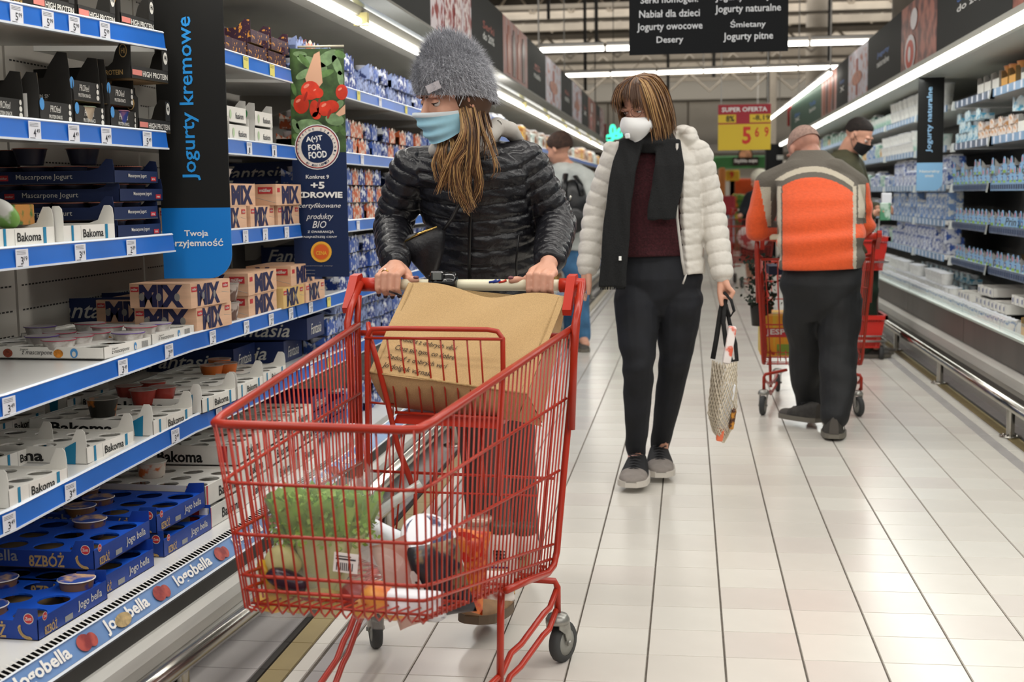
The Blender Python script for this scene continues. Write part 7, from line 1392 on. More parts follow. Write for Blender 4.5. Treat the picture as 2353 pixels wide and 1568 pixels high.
sc_c = cup('snack_cup', .03, .042, .045, mat('cup_beige_snack', 'b9a68e', .4, noise=(14, .4)), mat('lid_sage', '8a9a80', .4)); dup(sc_c, (-1.545, 3.19, z2+.006), 0, 'beige snack cup with sage lid inside the first double stack'); sc_p = cup('snack_cup', .03, .042, .045, mat('cup_mauve', '8e5a70', .4, noise=(12, .4, .5, .6), col2='2c3c80'), mat('lid_mauve', 'a06a80', .4)); dup(sc_p, (-1.53, 3.36, z2+.006), 0, 'mauve snack cup inside the second double stack')
z1 = LZ(0, 3.1)
put(ht_, 2.93, -.02, LZ(0, 3), 'left black HIGH PROTEIN tray at the top edge of the photo'); put(ht_, 3.135, -.02, z1, 'middle black HIGH PROTEIN tray on the topmost shelf'); put(ht_, 3.345, -.015, LZ(0, 3.4), 'right black HIGH PROTEIN tray on the topmost shelf, by the blade sign')
# ---- beyond the blade sign: dark fruit cartons (top), white fusion trays (second), Fantasia trays
frc = mat('carton_dark_fruit', '3a1f33', .5, noise=(70, .6, .38, .42), col2='d9963c'); fr2 = mat('carton_yellow_fruit', 'd9a93a', .5, noise=(60, .5, .42, .46), col2='b8442c')
def ptray(L, D, H, m, ins=card, ear=None, nm='fruit_tray', **k): return tray(nm, L, D, H, 0, 0, 0, m, m, ins, ear, bottom=ins, **k)
e2 = [(0, .075), (.02, .078), (.05, .05), (.28, .045)]; f1 = ptray(.20, .28, .045, frc, ear=e2); f2 = ptray(.14, .28, .06, fr2, ear=e2); za = LZ(0, 4.2)
put(f2, 3.86, .0, za, 'yellow fruit-printed tray beside the blade sign, top shelf'); put(f1, 4.02, .0, za, 'lower left dark fruit-printed tray on the top shelf'); put(f1, 4.235, .0, za, 'lower middle dark fruit-printed tray on the top shelf'); put(f1, 4.45, .0, za, 'lower right dark fruit-printed tray on the top shelf'); put(f1, 4.30, -.01, za+.055, 'upper left dark fruit-printed tray on the top shelf'); put(f1, 4.52, -.01, za+.055, 'upper right dark fruit-printed tray on the top shelf, by the banner')
gm_ = mat('print_green_heart', '3f9a5a', .5)
def fus(q, TFr, L, H, TE, D):
    q.text('fusion', (L*.45, H*.25, .0005), (1, 0, 0), (0, 1, 0), L*.4, H*.4, ink, .01, T=TFr); q.disc((L*.2, H*.5, .0006), (1, 0, 0), (0, 1, 0), .01, H*.3, mat('print_pale_green', 'b8d0a8', .5), 10, T=TFr); q.text('fusion', (D-.16, H*.3, .0006), (1, 0, 0), (0, 1, 0), .06, H*.5, ink, .02, T=TE); q.text('♥', (D-.06, H*.2, .0007), (1, 0, 0), (0, 1, 0), .035, H*.9, gm_, .03, T=TE)
fu = ptray(.19, .26, .05, cardw, cardg, [(0, .075), (.02, .078), (.04, .055), (.26, .05)], 'yogurt_tray', edges=fus); zb_ = LZ(1, 4.2)
for k, (y, z, l) in enumerate(((3.85, 0, 'left'), (4.06, 0, 'middle'), (4.31, 0, 'right'))): put(fu, y, -.01, zb_+z, l+' white fusion tray in the lower row beyond the blade sign')
for k, (y, l) in enumerate(((4.05, 'left'), (4.33, 'right'))): put(fu, y, -.015, zb_+.058, l+' white fusion tray in the upper row beyond the blade sign'); dup(mc[0], (-1.52, y+.1, zb_+.065), 0, l+' white cup in the upper fusion tray', '')
def fan(q, TFr, L, H, TE, D): q.text('Fantasia', (D-.33, H*.15, .0006), (1, 0, 0), (0, 1, 0), .26, H*.62, txtw, .008, .35, T=TE); q.text('Fantasia', (L*.2, H*.2, .0006), (1, 0, 0), (0, 1, 0), L*.6, H*.5, txtw, .0, .35, T=TFr)
navf = mat('fantasia_navy', '1c2d5c', .45, noise=(5, .15)); ft = tray('yogurt_tray', .24, .36, .085, 0, 0, 0, navf, navf, nv, [(0, .085), (.36, .075)], edges=fan, bottom=nv); violf = mat('fantasia_violet', '3a2a5c', .45, noise=(5, .2)); fv = tray('yogurt_tray', .24, .36, .06, 0, 0, 0, violf, violf, nv, [(0, .06), (.36, .055)], edges=fan, bottom=nv)
z5 = LZ(4, 4.5)
put(ft, 4.88, -.02, z5+.088, 'upper dark blue Fantasia tray left of the cart handle'); put(ft, 4.86, -.11, z5, 'lower dark blue Fantasia tray left of the cart handle'); put(ft, 4.60, -.22, z5, 'dark blue Fantasia tray in shade behind the white ears, lowest shelf'); put(ft, 4.02, -.30, z4, 'dark Fantasia tray standing behind the pink boxes, fourth shelf'); put(ft, 4.3, -.22, z3, 'dark Fantasia tray behind the pink boxes, third shelf'); put(ft, 5.15, -.1, z4, 'Fantasia tray under the fourth shelf rail by the cart handle')
for k, (y, z, l) in enumerate(((4.82, 0, 'lowest'), (4.85, .065, 'second'), (4.84, .13, 'third'), (5.1, .0, 'rear lowest'), (5.12, .065, 'rear upper'))): put(fv, y, .0, ZD+.02+z, l+' violet Fantasia tray seen through the cart wires')
# ---- far left run: packs of blue and white
bl = mat('pack_blue', '1f3c88', .45, noise=(34, .5, .43, .5), col2='dfe3ea'); bw = mat('pack_white_blue', 'c3c8d4', .45, noise=(38, .5, .52, .58), col2='3c5ca8'); bo_ = mat('pack_orange_white', 'd9c9b8', .45, noise=(40, .5, .5, .56), col2='c8643c'); bn = mat('pack_navy', '1c2c5e', .45, noise=(40, .4, .5, .6), col2='8c9cc8')
lidp = mat('lid_pearl', 'e4e4e6', .25)
def pack(m, h=.075, w_=.12, d=.09, lid_m=None):
    t = lthing('yogurt_pack', '.', 'yogurt'); q = MB(); q.prism([(0, 0), (w_, 0), (w_, h*.95), (w_*.82, h*.6), (w_*.66, h*.9), (w_*.5, h), (w_*.34, h*.9), (w_*.18, h*.6), (0, h*.95)], 0, .002, m, frame_from((0, 0, 0), (1, 0, 0), (0, 0, 1))); q.prism([(0, 0), (d, 0), (d, h*.8), (d*.6, h*.55), (0, h*.95)], 0, .002, m, frame_from((0, 0, 0), (0, 1, 0), (0, 0, 1))); q.box(0, w_, .002, d, 0, h*.5, m); q.build('sleeve', t)
    for k in range(2): q = MB(); q.lathe([(.018, 0), (.026, h*.8), (.029, h*.82), (.001, h*.86)], lid_m or lidp, 10, Matrix.Translation((w_*(.27+.46*k), d*.5, .004))); q.build('cup', t)
    return t
PK = [pack(bl), pack(bw), pack(bo_), pack(bn)]; rr = random.Random(21)
pn = ('blue-white yogurt pack', 'white yogurt pack', 'orange-white yogurt pack', 'navy yogurt pack')
for i in range(6):
    zf = LZ(i, 6) if i < 5 else ZD; y = 4.90 if i < 3 else (5.42 if i != 4 else 5.15)
    col_ = 0
    while y < 7.4:
        col_ += 1
        lev = 2 if i in (0, 1, 5) else 3
        if i == 5 and y < 5.4: y += .2; continue
        k = rr.choice(((0, 1, 3), (0, 1, 2), (0, 2, 1), (0, 1, 0), (0, 3, 1), (1, 0))[i])
        if i == 0 and y < 5.3: k = 2 if rr.random() < .4 else 3
        for l in range(lev if rr.random() < .8 else lev-1): dup(PK[k], (LXF(y)-.015-rr.random()*.02, y, zf+.077*l), math.radians(90+rr.uniform(-4, 4)), '%s, %s column beyond the food banner, %s, %s' % (pn[k], ordw(col_), (names[i]+' shelf') if i < 5 else 'deck', ('lower tier', 'second tier', 'upper tier')[l]), 'twin packs on the far left run')
        y += .122
for (y, i, dz) in ((4.95, 0, .09), (5.0, 2, .15), (5.02, 2, .23), (5.55, 3, .15)): put(ft, y, -.06, LZ(i, y)+(dz if i else .08)*.7, 'Fantasia display card behind the packs on the %s shelf, far left run' % names[i]+(' (upper)' if dz > .2 else ''))
farm = [mat('far_pack_%d' % k, c, .5, noise=(30, .5, .45, .58), col2=c2) for k, (c, c2) in enumerate((('a8632c', 'd9b35a'), ('c9c6bc', '7a4a2c'), ('3c2c22', 'b8802c'), ('8aa6a0', 'e0e4e0'), ('9c2f24', 'e0c8a0'), ('1f3c88', 'dfe3ea')))]
FB = []
for m in farm:
    q = MB(); q.box(0, .2, 0, .12, 0, .15, m, bev=.01); q.box(.02, .18, .02, .10, .15, .165, lidp); o = q.build('food_carton'); tag(o, '.', 'carton'); FB.append(o)
for i in range(6):
    zf = LZ(i, 9) if i < 5 else ZD; y = 7.6; col_ = 0
    while y < 22:
        col_ += 1; k = rr.randrange(5) if y > 11 else rr.choice((3, 5, 5, 5)); dup(FB[k], (LXF(y)-.02, y, zf), math.radians(90), '%s carton, %s of the distant left run, %s' % (('amber', 'beige', 'dark brown', 'grey-green', 'red', 'blue-white')[k], ordw(col_), (names[i]+' shelf') if i < 5 else 'deck'), 'cartons on the distant left run', sc_=(1, 1, rr.uniform(.6, 1.2))); y += .34
# ---- right case
RB = []
for k, (c, c2) in enumerate((('dde3e0', '8fb8a8'), ('3c5ca8', 'd6dbe6'), ('d9dcd9', '6f8fc0'), ('e6e2d0', 'd0a050'))):
    q = MB(); q.box(0, .2, 0, .12, 0, .13, mat('right_far_pack_%d' % k, c, .5, noise=(26, .5, .5, .58), col2=c2), bev=.01); q.box(.02, .18, .02, .10, .13, .145, lidp); o = q.build('dairy_carton'); tag(o, '.', 'carton'); RB.append(o)
tw_ = cup('yogurt_tub', .038, .05, .085, mat('tub_white_plain', 'e6e6e2', .4, noise=(16, .2)), lidw); to_ = cup('yogurt_tub', .04, .052, .10, mat('tub_orange_white', 'e8dccb', .4, noise=(10, .5, .5, .6), col2='e39a4c'), mat('lid_orange', 'd98a5c', .4)); ty_ = cup('yogurt_tub', .045, .055, .10, mat('tub_yellow', 'd9cf52', .4, noise=(10, .4, .4, .46), col2='3f6a34'), mat('lid_yellow', 'd6cf8a', .4)); tm_ = cup('yogurt_tub', .04, .052, .09, mat('tub_mint', 'a9cfc0', .4, noise=(10, .4, .5, .6), col2='e8efe9'), mat('lid_mint', 'c9dfd6', .4))
orb = mat('carton_orange_flat', 'e8a83c', .5); e3 = [(0, .10), (.02, .105), (.05, .06), (.2, .05)]
ob = ptray(.16, .20, .055, orb, card, e3, 'yogurt_tray'); wb_ = ptray(.18, .20, .05, cardw, cardg, [(0, .08), (.02, .085), (.04, .06), (.2, .05)], 'yogurt_tray'); pk_w = pack(mat('pack_peach_white', 'e6ddd6', .5, noise=(40, .4, .42, .5), col2='dba26c'), .06, .11); pk_t = pack(mat('pack_teal', '4fa6c9', .5, noise=(30, .4, .5, .6), col2='d9e8ec'), .075, .12)
skyp = mat('pack_sky', '8db9de', .5, noise=(3, .05)); navs = mat('pack_navy_square', '27448c', .5); grs = mat('pack_grass', '8fb24e', .5); pinkd = mat('pack_pink_dot', 'd9808c', .5)
def catpack():   # sky-blue pack with a tall rounded ear, navy square, green foot
    t = lthing('dessert_pack', '.', 'dessert'); w_, h, d = .13, .085, .10; T = frame_from((0, 0, 0), (1, 0, 0), (0, 0, 1)); q = MB()
    q.prism([(0, 0), (w_, 0), (w_, h*.5), (w_*.78, h*.6), (w_*.72, h*.98), (w_*.62, h*1.15), (w_*.5, h*1.15), (w_*.4, h*.98), (w_*.34, h*.6), (0, h*.5)], 0, .003, skyp, T); q.box(0, w_, .003, d, 0, h*.5, skyp); q.prism([(0, 0), (d, 0), (d, h*.5), (d*.3, h*.6), (.0, h*1.05)], w_-.003, w_, cardg, frame_from((0, 0, 0), (0, 1, 0), (0, 0, 1))); q.build('sleeve', t)
    q = MB(); q.box(w_*.04, w_*.28, h*.12, h*.48, .003, .004, navs, T); q.box(w_*.1, w_*.2, h*.2, h*.4, .004, .005, txtw, T); q.box(w_*.36, w_*.86, 0, h*.2, .003, .004, grs, T); q.disc((w_*.56, h*.85, .0042), (1, 0, 0), (0, 1, 0), .012, .016, pinkd, 12, T=T); q.build('printing', t)
    for k in range(2): q = MB(); q.lathe([(.022, 0), (.030, h*.6), (.033, h*.62), (.001, h*.66)], lidp, 10, Matrix.Translation((w_*(.27+.46*k), d*.5, .004))); q.build('cup', t)
    return t
# front faces look outwards (local -y): on the prism helper local +z points to -y
cp = catpack()
def putr(src, y, d, z, label, group=None, yaw=0, s=None): return dup(src, (1.865-d, y, z), math.radians(-90+yaw), label, group, sc_=s)
def fill(src, ya, yb, step, z, label, group, d=-.01, lev=1, dz=.08, jit=3, s=None):
    y = ya; c_ = 0
    while y < yb-.01:
        c_ += 1
        for l in range(lev):
            if l == 0 or rr.random() < .75: putr(src, y+step*.95, d-rr.random()*.015, z+dz*l, '%s %s%s' % (ordw(c_), label, (', lower tier', ', upper tier', ', top tier')[l] if lev > 1 else ''), group, rr.uniform(-jit, jit), s)
        y += step
g = 'goods on the nearest right shelves'
fill(tw_, 6.45, 7.0, .112, RZ[0], 'white tub at the photo edge, topmost right shelf', 'white tubs top right', lev=2, dz=.086)
q = MB(); q.box(1.87, 2.02, 7.02, 7.32, RZ[0], RZ[0]+.09, mat('carton_light_blue', '7fb4e0', .5, noise=(9, .2)), bev=.006); tag(q.build('yogurt_carton'), 'light blue carton lying on the topmost right shelf', 'carton')
fill(wb_, 7.36, 7.9, .185, RZ[0], 'white open tray in the middle of the topmost right shelf', 'white trays on the topmost right shelf'); putr(to_, 7.60, -.07, RZ[0]+.06, 'tall orange and white tub standing in the white tray, topmost right shelf', s=(1, 1, 1.25)); putr(tw_, 7.45, -.07, RZ[0]+.05, 'low white tub beside the tall orange tub, topmost right shelf')
for k, y in enumerate((8.15, 8.34)): putr(ob, y, -.01, RZ[0], ('nearer', 'further')[k]+' orange open carton on the topmost right shelf')
for k, y in enumerate((8.30, 8.42, 8.10)): putr(to_, y, -.10, RZ[0]+.02, ('left', 'middle', 'right')[k]+' orange-lidded tub in the orange cartons, topmost right shelf', s=(1.1, 1.1, 1.2))
for k, y in enumerate((8.58, 8.80, 9.0)): putr(wb_, y, -.01, RZ[0], ('first', 'second', 'third')[k]+' white card tray left of the orange cartons, topmost right shelf', s=(1, 1, 1.35))
fill(ty_, 6.45, 6.95, .12, RZ[1], 'yellow tub on the second right shelf at the photo edge', 'yellow tubs at right', lev=2, dz=.10); fill(tw_, 6.95, 7.3, .115, RZ[1], 'white tub next to the yellow tubs, second right shelf', 'white tubs next to yellow', lev=2, dz=.086)
for k, y in enumerate((7.5, 7.7, 7.9)): putr(wb_, y, -.01, RZ[1], ('right', 'middle', 'left')[k]+' white eared tray on the second right shelf', s=(1, 1, 1.3)); 
putr(wb_, 7.72, -.02, RZ[1]+.075, 'upper white eared tray on the second right shelf')
fill(pk_w, 7.95, 8.95, .115, RZ[1], 'peach and white twin pack on the second right shelf', 'peach twin packs', lev=2, dz=.062); fill(pk_t, 8.95, 9.65, .125, RZ[1], 'teal and white pack near the blade sign, second right shelf', 'teal packs', lev=3, dz=.07); putr(pk_t, 8.2, -.05, RZ[1]+.14, 'tilted teal pack on top of the peach packs', yaw=15, s=(1.5, 1.2, 1.2))
for i in (2, 3, 4):
    fill(cp, 6.4, 9.6 if i > 2 else 9.7, .136, RZ[i], 'sky-blue eared dessert pack from the photo edge, %s right shelf' % rn[i], 'eared packs, %s shelf' % rn[i], lev=2 if i == 2 else 1, dz=.062)
    fill(RB[1] if i != 3 else RB[2], 9.95, 12.4, .215, RZ[i], '%s carton beyond the blade sign, %s right shelf' % ('blue' if i != 3 else 'white-blue', rn[i]), 'twin packs %s shelf right' % rn[i], lev=2)
dkt = ptray(.2, .22, .06, mat('carton_dim_grey', '4c5058', .6), nm='yogurt_tray')
for i in (3, 4):
    for k, y in enumerate((7.0, 7.9, 8.8)): putr(dkt, y, -.22, RZ[i], '%s dim grey tray at the back of the %s right shelf' % (('near', 'middle', 'far')[k], rn[i]))
q = MB(); q.box(1.858, 1.862, 7.78, 8.1, RZ[3]+.005, RZ[3]+.06, skyp); q.text('Prin', (1.8575, 8.07, RZ[3]+.012), (0, -1, 0), (0, 0, 1), .27, .045, ink, .01, .3); tag(q.build('brand_card'), 'pale blue card with script lettering between the eared packs', 'label card')
fill(tw_, 9.95, 12.4, .125, RZ[0], 'white tub beyond the blade sign, topmost right shelf', 'white tubs beyond the sign', lev=2, dz=.086); fill(tm_, 12.4, 14.5, .14, RZ[0], 'mint tub on the distant topmost right shelf', 'mint tubs', lev=1)
fill(tm_, 9.95, 11.2, .125, RZ[1], 'mint green tub on the second right shelf beyond the blade sign', 'mint tubs second shelf', lev=1); fill(tw_, 11.2, 13, .13, RZ[1], 'white tub further along the second right shelf', 'white tubs second shelf', lev=2, dz=.086)
for i in range(5):
    y = 13.2 if i < 2 else 12.5
    c_ = 0
    while y < 22: c_ += 1; k = rr.choice((0, 0, 2, 3) if i < 2 else (1, 1, 2, 0)); dup(RB[k], (1.875, y+.2, RZ[i]), math.radians(-90), '%s carton, %s of the distant right run, %s shelf' % (('white-green', 'blue', 'white-blue', 'cream')[k], ordw(c_), rn[i]), 'cartons on the distant right run', sc_=(1, 1, rr.uniform(.6, 1.2))); y += .33
# right deck: white holed trays, tubs, small pots behind the glass
whr = tray('yogurt_tray', .36, .28, .055, 4, 3, .036, cardw, cardw, cardw, [(0, .056), (.28, .055)], bottom=slotm, edges=lambda q, TF_, L, H, TE, D: [(q.box(L*(.06+.25*i), L*(.10+.25*i), H*.3, H*.75, 0, .0006, navs, TF_), q.box(L*(.15+.25*i), L*(.16+.25*i), .004, H*.95, 0, .0006, greyt, TF_)) for i in range(4)])
ZR_ = .4205
for k, (y, d, z) in enumerate(((6.62, .05, .09), (7.02, .06, .0), (7.1, -.02, .09), (7.5, .02, .09), (7.92, .04, .0), (8.34, .03, .09), (8.8, .06, .0), (8.3, .05, .0))): putr(whr, y+.3, d, ZR_+z*.75+.03, 'white holed tray number-side out on the right deck, %s from the photo edge' % ('nearest', 'second', 'third', 'fourth', 'fifth', 'sixth', 'eighth', 'seventh')[k], yaw=rr.uniform(-3, 3))
tb_ = cup('yogurt_tub', .05, .062, .12, mat('tub_big_white', 'dedad4', .4, noise=(6, .25)), mat('lid_big', 'cfcac2', .4)); 
for k, y in enumerate((6.75, 6.95, 7.25, 7.45, 7.65)): putr(tb_, y, -.22, ZR_+.02, '%s big white tub at the back of the right deck' % ('nearest', 'second', 'third', 'fourth', 'fifth')[k], s=(1, 1, 1.3))
putr(to_, 6.72, .02, ZR_+.15, 'orange and white tub lying above the holed tray, right photo edge', s=(1.2, 1.2, 1.2))
for k, y in enumerate((6.75, 6.95)): putr(ob, y, .17, ZR_, ('right', 'left')[k]+' low orange card tray at the front of the right deck')
sm = cup('yogurt_cup', .03, .038, .075, mat('pot_small_white', 'e3e0dc', .4, noise=(26, .4, .4, .46), col2='5f86b8'), lidw)
fill(sm, 7.05, 11.5, .082, ZR_, 'small white pot in the front row behind the glass, right deck', 'small pots at the front of the right deck', d=.19); fill(tw_, 9.2, 12.5, .13, ZR_, 'white tub in the second row of the right deck, further off', 'white tubs on the right deck', d=.05, lev=2, dz=.086); fill(pk_t, 9.6, 11.5, .2, ZR_+.0, 'teal pack on the right deck', 'teal packs on the right deck', d=-.12, lev=2)
y = 12.6
c_ = 0
while y < 22: c_ += 1; k = rr.choice((0, 2, 3)); dup(RB[k], (1.80, y, ZR_), math.radians(-90), '%s carton, %s of the distant right deck' % (('white-green', 'blue', 'white-blue', 'cream')[k], ordw(c_)), 'cartons on the distant right deck'); y += .4
# ================================================================ OTHER CARTS AND THE BASKET TROLLEY
cart2 = make_cart('red wire shopping cart the man in orange leans on', (.62, 6.98, 0), math.pi-.02, fine=False, ang=(.3, -.2, 0, 0))
cart2['label'] = 'red wire shopping cart pushed by the man in the orange fleece'
cart3 = make_cart('small distant red shopping cart with bags, pushed by the shopper in black', (.84, 17.2, 0), math.radians(-20), fine=False)
q = MB(); q.ell((.80, 16.7, .62), (.2, .25, .16), mat('bag_white_far', 'd9cfcb', .6, noise=(8, .4, .4, .46), col2='b0454a'), 14); tag(q.build('shopping_bag'), 'white and red shopping bag in the distant cart', 'shopping bag')
YC = 7.3
q = MB(); a, b = PY(1747, 820, YC), PY(1815, 722, YC); jb = mat('drink_pack_orange', 'e39a2c', .4, noise=(5, .5, .45, .55), col2='d9b83c', stretch=(5, 1, .2))
q.box(a.x, b.x+.06, YC, YC+.26, a.z, b.z, jb, bev=.01); q.box(a.x-.002, b.x+.06, YC-.003, YC, a.z+.11, a.z+.16, redp); q.text('JESPER', (a.x+.03, YC-.005, a.z+.115), (1, 0, 0), (0, 0, 1), .17, .04, txtw, .03); q.box(a.x+.09, b.x+.04, YC-.003, YC, a.z+.01, a.z+.07, mat('pack_leaf_green', '7f9a3c', .5)); tag(q.build('drink_pack'), 'orange and yellow shrink-wrapped drink pack in the cart of the man in orange', 'drink pack')
q = MB(); dg = mat('herb_dark_green', '1c2a1c', .8, noise=(20, .5)); rr2 = random.Random(2)
for k in range(420):
    p = Vector((rr2.gauss(.40, .045), YC+.05+rr2.gauss(0, .06), rr2.uniform(.55, .83))); s = rr2.uniform(.012, .03); d1 = Vector((rr2.uniform(-1, 1), rr2.uniform(-1, 1), rr2.uniform(-1, 1))).normalized()*s; d2 = d1.cross(Vector((rr2.uniform(-1, 1), rr2.uniform(-1, 1), rr2.uniform(-1, 1)))).normalized()*s*.6; q.add([p, p+d1*.5+d2, p+d1, p+d1*.5-d2], [(0, 1, 2, 3)], dg)
q.tube([(.40, YC+.05, .5), (.40, YC+.05, .8)], .02, dg, 6); q.lathe([(.05, .44), (.06, .54), (.06, .56)], mat('pot_dark', '26221e', .6), 12, Matrix.Translation((.40, YC+.05, 0)), cap0=True); tag(q.build('potted_plant'), 'dark leafy potted plant in the cart of the man in orange', 'plant')
q = MB(); q.box(.50, .72, YC-.1, YC+.12, .70, .715, red); q.box(.42, .5, YC-.3, YC-.05, .745, .79, mat('box_navy_far', '1c2440', .5)); tag(q.build('flat_box'), 'red and navy flat box in the child seat of the man\'s cart', 'box')
tr = thing('basket_trolley', 'two-tier trolley with red plastic baskets beside the man with the black mask', 'basket trolley', (1.27, 9.35, 0)); YT = 9.33; wire = mat('trolley_wire', 'b9b9b4', .3, .8); bred = mat('basket_red', 'cc2a20', .35, noise=(4, .08))
def basket(z0, z1, xl, xr, dz_):
    t = thing('shopping_basket', ('upper' if dz_ else 'lower')+' red plastic shopping basket on the trolley', 'basket', ((xl+xr)/2, YT, z0)); h = z1-z0; y0_, y1_ = YT-.02, YT+.36
    def rg(f): k = (1-f)*.035; return xl+k, xr-k, y0_+k*.6, y1_-k*.6
    q = MB(); bands = [(0, .04, 1), (.04, .34, 2), (.34, .42, 1), (.42, .80, 1), (.80, .95, 2), (.95, 1, 1)]
    for f0, f1, kind in bands:
        A_, B_ = rg(f0), rg(f1)
        for side in range(4):
            ca = [(A_[0], A_[2]), (A_[1], A_[2]), (A_[1], A_[3]), (A_[0], A_[3])]; cb_ = [(B_[0], B_[2]), (B_[1], B_[2]), (B_[1], B_[3]), (B_[0], B_[3])]; s2 = (side+1) % 4
            segs = [(0, 1)] if kind == 1 else [(i/22, i/22+.027) for i in range(22)]
            for u0, u1 in segs:
                L2 = lambda c, u: (lerp(c[side][0], c[s2][0], u), lerp(c[side][1], c[s2][1], u)); q.add([(*L2(ca, u0), z0+h*f0), (*L2(ca, u1), z0+h*f0), (*L2(cb_, u1), z0+h*f1), (*L2(cb_, u0), z0+h*f1)], [(0, 1, 2, 3)], bred)
    A_ = rg(0); q.add([(A_[0], A_[2], z0), (A_[1], A_[2], z0), (A_[1], A_[3], z0), (A_[0], A_[3], z0)], [(0, 1, 2, 3)], bred); q.build('basket_body', t)
    B_ = (xl-.015, xr+.015, y0_-.01, y1_+.01); q = MB()
    for (x0, x1, y0, y1) in ((B_[0], B_[1], B_[2], B_[2]+.02), (B_[0], B_[1], B_[3]-.02, B_[3]), (B_[0], B_[0]+.02, B_[2], B_[3]), (B_[1]-.02, B_[1], B_[2], B_[3])): q.box(x0, x1, y0, y1, z1-.03, z1, bred)
    q.build('basket_rim', t)
xl = PY(1935, 600, YT).x; xr = PY(2040, 600, YT).x; basket(PY(2000, 622, YT).z, PY(2000, 545, YT).z, xl, xr, 1); basket(PY(2000, 800, YT).z, PY(2000, 725, YT).z, xl-.02, xr-.01, 0)
for nm, pts, r in (('upright', [(xr-.07, YT+.18, .12), (xr-.07, YT+.18, .98)], .007), ('upright', [(xr-.04, YT+.18, .12), (xr-.04, YT+.18, .98)], .007), ('upright', [(xl+.03, YT+.18, .12), (xl+.03, YT+.18, .9)], .007), ('basket_loop', [(xl-.01, YT-.03, PY(2000, 602, YT).z), (xr+.0, YT-.03, PY(2000, 602, YT).z), (xr+.0, YT+.38, PY(2000, 602, YT).z)], .006), ('basket_loop', [(xl-.01, YT-.03, PY(2000, 772, YT).z), (xr-.01, YT-.03, PY(2000, 772, YT).z), (xr-.01, YT+.38, PY(2000, 772, YT).z)], .006), ('base_bar', [(xl, YT, .13), (xr, YT, .13), (xr, YT+.35, .13), (xl, YT+.35, .13), (xl, YT, .13)], .009), ('push_handle', [(xr-.07, YT+.18, .95), (xr-.09, YT+.12, 1.0), (xr-.12, YT+.06, 1.03)], .009)): q = MB(); q.tube(pts, r, wire, 7); q.build(nm, tr)
q = MB(); q.tube([(xr-.12, YT+.05, 1.03), (xr-.22, YT+.05, 1.04)], .014, ivory, 8); q.tube([(xr-.10, YT+.05, 1.01), (xr-.13, YT+.05, 1.045)], .018, redd, 8); q.build('handle_grip', tr)
for x, y in ((xl+.03, YT+.02), (xr-.03, YT+.02), (xl+.03, YT+.33), (xr-.03, YT+.33)): q = MB(); q.T = Matrix.Translation((x, y, .05))@Matrix.Rotation(math.pi/2, 4, 'Y'); q.lathe([(.001, -.013), (.048, -.013), (.05, 0), (.048, .013), (.001, .013)], rubber, 16); q.T = None; q.tube([(x, y, .05), (x+.02, y, .10), (x, y, .13)], .012, hubm, 6); q.build('castor', tr)
# ================================================================ THE FAR END OF THE AISLE
far = [('produce_arch', 'green produce department arch behind the price sign', 'banner', (1640, 357, 1765, 388), 30, '3e7a44'), ('orange_stand', 'large orange display stand in the far hall', 'display stand', (1678, 410, 1735, 450), 28, 'dc5a28'), ('yellow_price_board', 'yellow price board above the orange stand', 'sign board', (1667, 390, 1700, 416), 27.5, 'd9b93a'), ('orange_pillar', 'narrow orange pillar sign left of the orange stand', 'sign board', (1652, 385, 1667, 455), 27, 'd98a4a'),
       ('red_crate_stack', 'pink-red stack of crates on the far floor', 'display stand', (1658, 450, 1690, 495), 26, 'c8404a'), ('water_pallet', 'pallet of pale blue bottled water far down the aisle', 'pallet', (1660, 495, 1688, 560), 25.8, 'a8bcc8'), ('black_kiosk', 'black kiosk with white label behind the bald man', 'kiosk', (1760, 330, 1800, 402), 24, '1c1d20')]
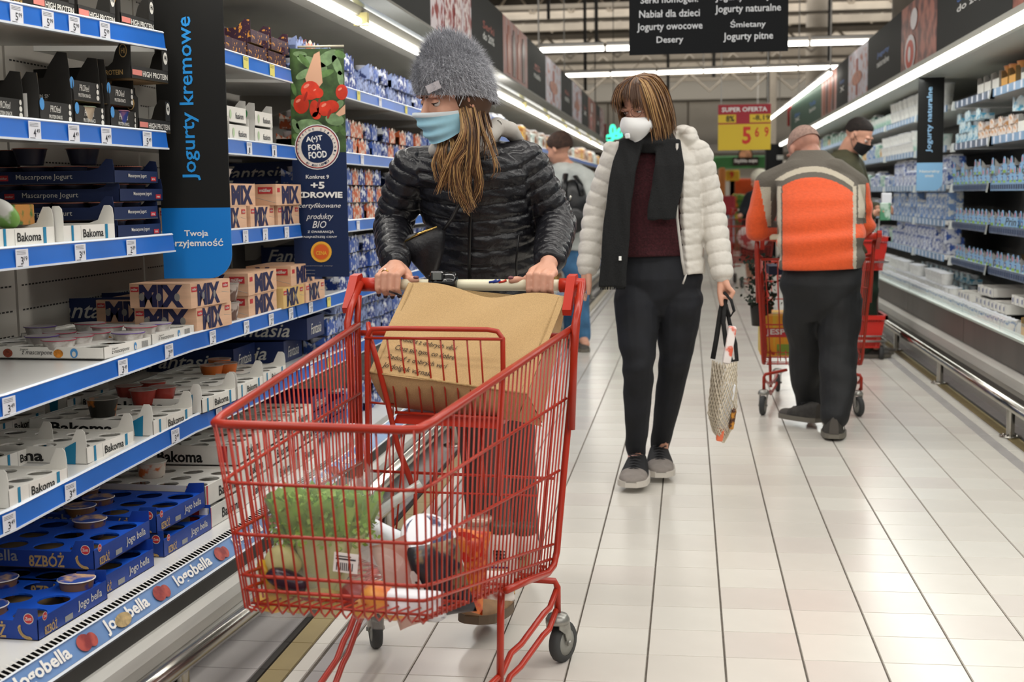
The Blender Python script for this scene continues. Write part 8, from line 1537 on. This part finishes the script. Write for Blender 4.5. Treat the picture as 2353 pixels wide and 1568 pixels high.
for nm, l, ct, (u0, v0, u1, v1), yy, c in far:
    a, b = PY(u0, v1, yy), PY(u1, v0, yy); t = thing(nm, l, ct, ((a.x+b.x)/2, yy, a.z)); q = MB(); m_ = mat('far_'+nm, c, .7, noise=(3, .25)); q.box(a.x, b.x, yy, yy+.4, a.z, b.z, m_, bev=.03); q.build('panel', t)
    if a.z > .3: q = MB(); q.box(a.x+.1, a.x+.2, yy+.15, yy+.25, 0, a.z, beam); q.box(b.x-.2, b.x-.1, yy+.15, yy+.25, 0, a.z, beam); q.build('support', t)
    if nm == 'produce_arch':
        q = MB(); c_ = PY(1706, 375, yy-.06); q.box(PY(1684, 380, yy).x, PY(1742, 380, yy).x, yy-.06, yy, PY(1700, 381, yy).z, PY(1700, 362, yy).z, mat('arch_black_label', '2a1c1a', .6)); q.text('Szybka zupa', (PY(1687, 378, yy).x, yy-.065, PY(1687, 376, yy).z), (1, 0, 0), (0, 0, 1), PY(1740, 370, yy).x-PY(1687, 370, yy).x, .10, white, .04); q.build('label', t)
        q = MB(); q.T = frame_from(PY(1713, 357, yy-.05), (1, 0, 0), (0, 0, 1)); q.disc((0, 0, 0), (1, 0, 0), (0, 1, 0), .17, .17, mat('arch_black_label', ''), 18); q.disc((0, 0, .01), (1, 0, 0), (0, 1, 0), .14, .14, mat('bread_print', 'd9a078', .6, noise=(6, .5)), 18); q.build('round_picture', t)
    if nm == 'black_kiosk': q = MB(); q.box(PY(1785, 366, yy).x, PY(1800, 366, yy).x, yy-.02, yy, PY(1785, 367, yy).z, PY(1785, 357, yy).z, white); q.build('label', t)
    if nm == 'yellow_price_board': q = MB(); q.text('9', (PY(1677, 410, yy).x, yy-.01, PY(1677, 410, yy).z), (1, 0, 0), (0, 0, 1), .08, .14, numr, .04); q.build('numeral', t)
rr = random.Random(8); vg = [mat('produce_%d' % k, c, .6) for k, c in enumerate(('6f9a3c', 'd9842c', '4f7a34', 'c8342c', 'd9b83c'))]
cr = thing('produce_shelf', 'greengrocery display with mixed fruit and vegetables at the end of the aisle', 'produce display', (1.9, 27, 0)); q = MB(); q.box(PY(1690, 470, 27).x, PY(1725, 470, 27).x, 27, 27.6, 0, PY(1700, 500, 27).z, mat('crate_wood', '7a6a50', .7)); q.build('crate', cr)
q = MB()
for k in range(160): p = PY(rr.uniform(1688, 1728), rr.uniform(452, 505), 27+rr.uniform(-.05, .5)); q.ell(tuple(p), (.07,)*3, rr.choice(vg), 6)
o = q.build('loose_produce'); tag(o, 'mixed loose fruit and vegetables piled on the greengrocery display', 'produce'); o['kind'] = 'stuff'
# left behind the shoppers: dark side of the tall shelf at the end of the left run
sh = thing('end_shelf', 'tall dark end shelf with amber posts behind the backpack shopper', 'shelf unit', (-1.4, 22.7, 0))
q = MB(); q.box(-1.9, -1.25, 22.6, 23.2, 0, 1.9, mat('end_shelf_dark', '4a3c30', .6, noise=(3, .3))); q.build('cabinet', sh); q = MB(); q.box(-1.27, -1.19, 22.5, 22.6, 0, 1.9, mat('amber_post', 'b8862c', .5)); q.build('post', sh)
for o in (FB+RB): pass
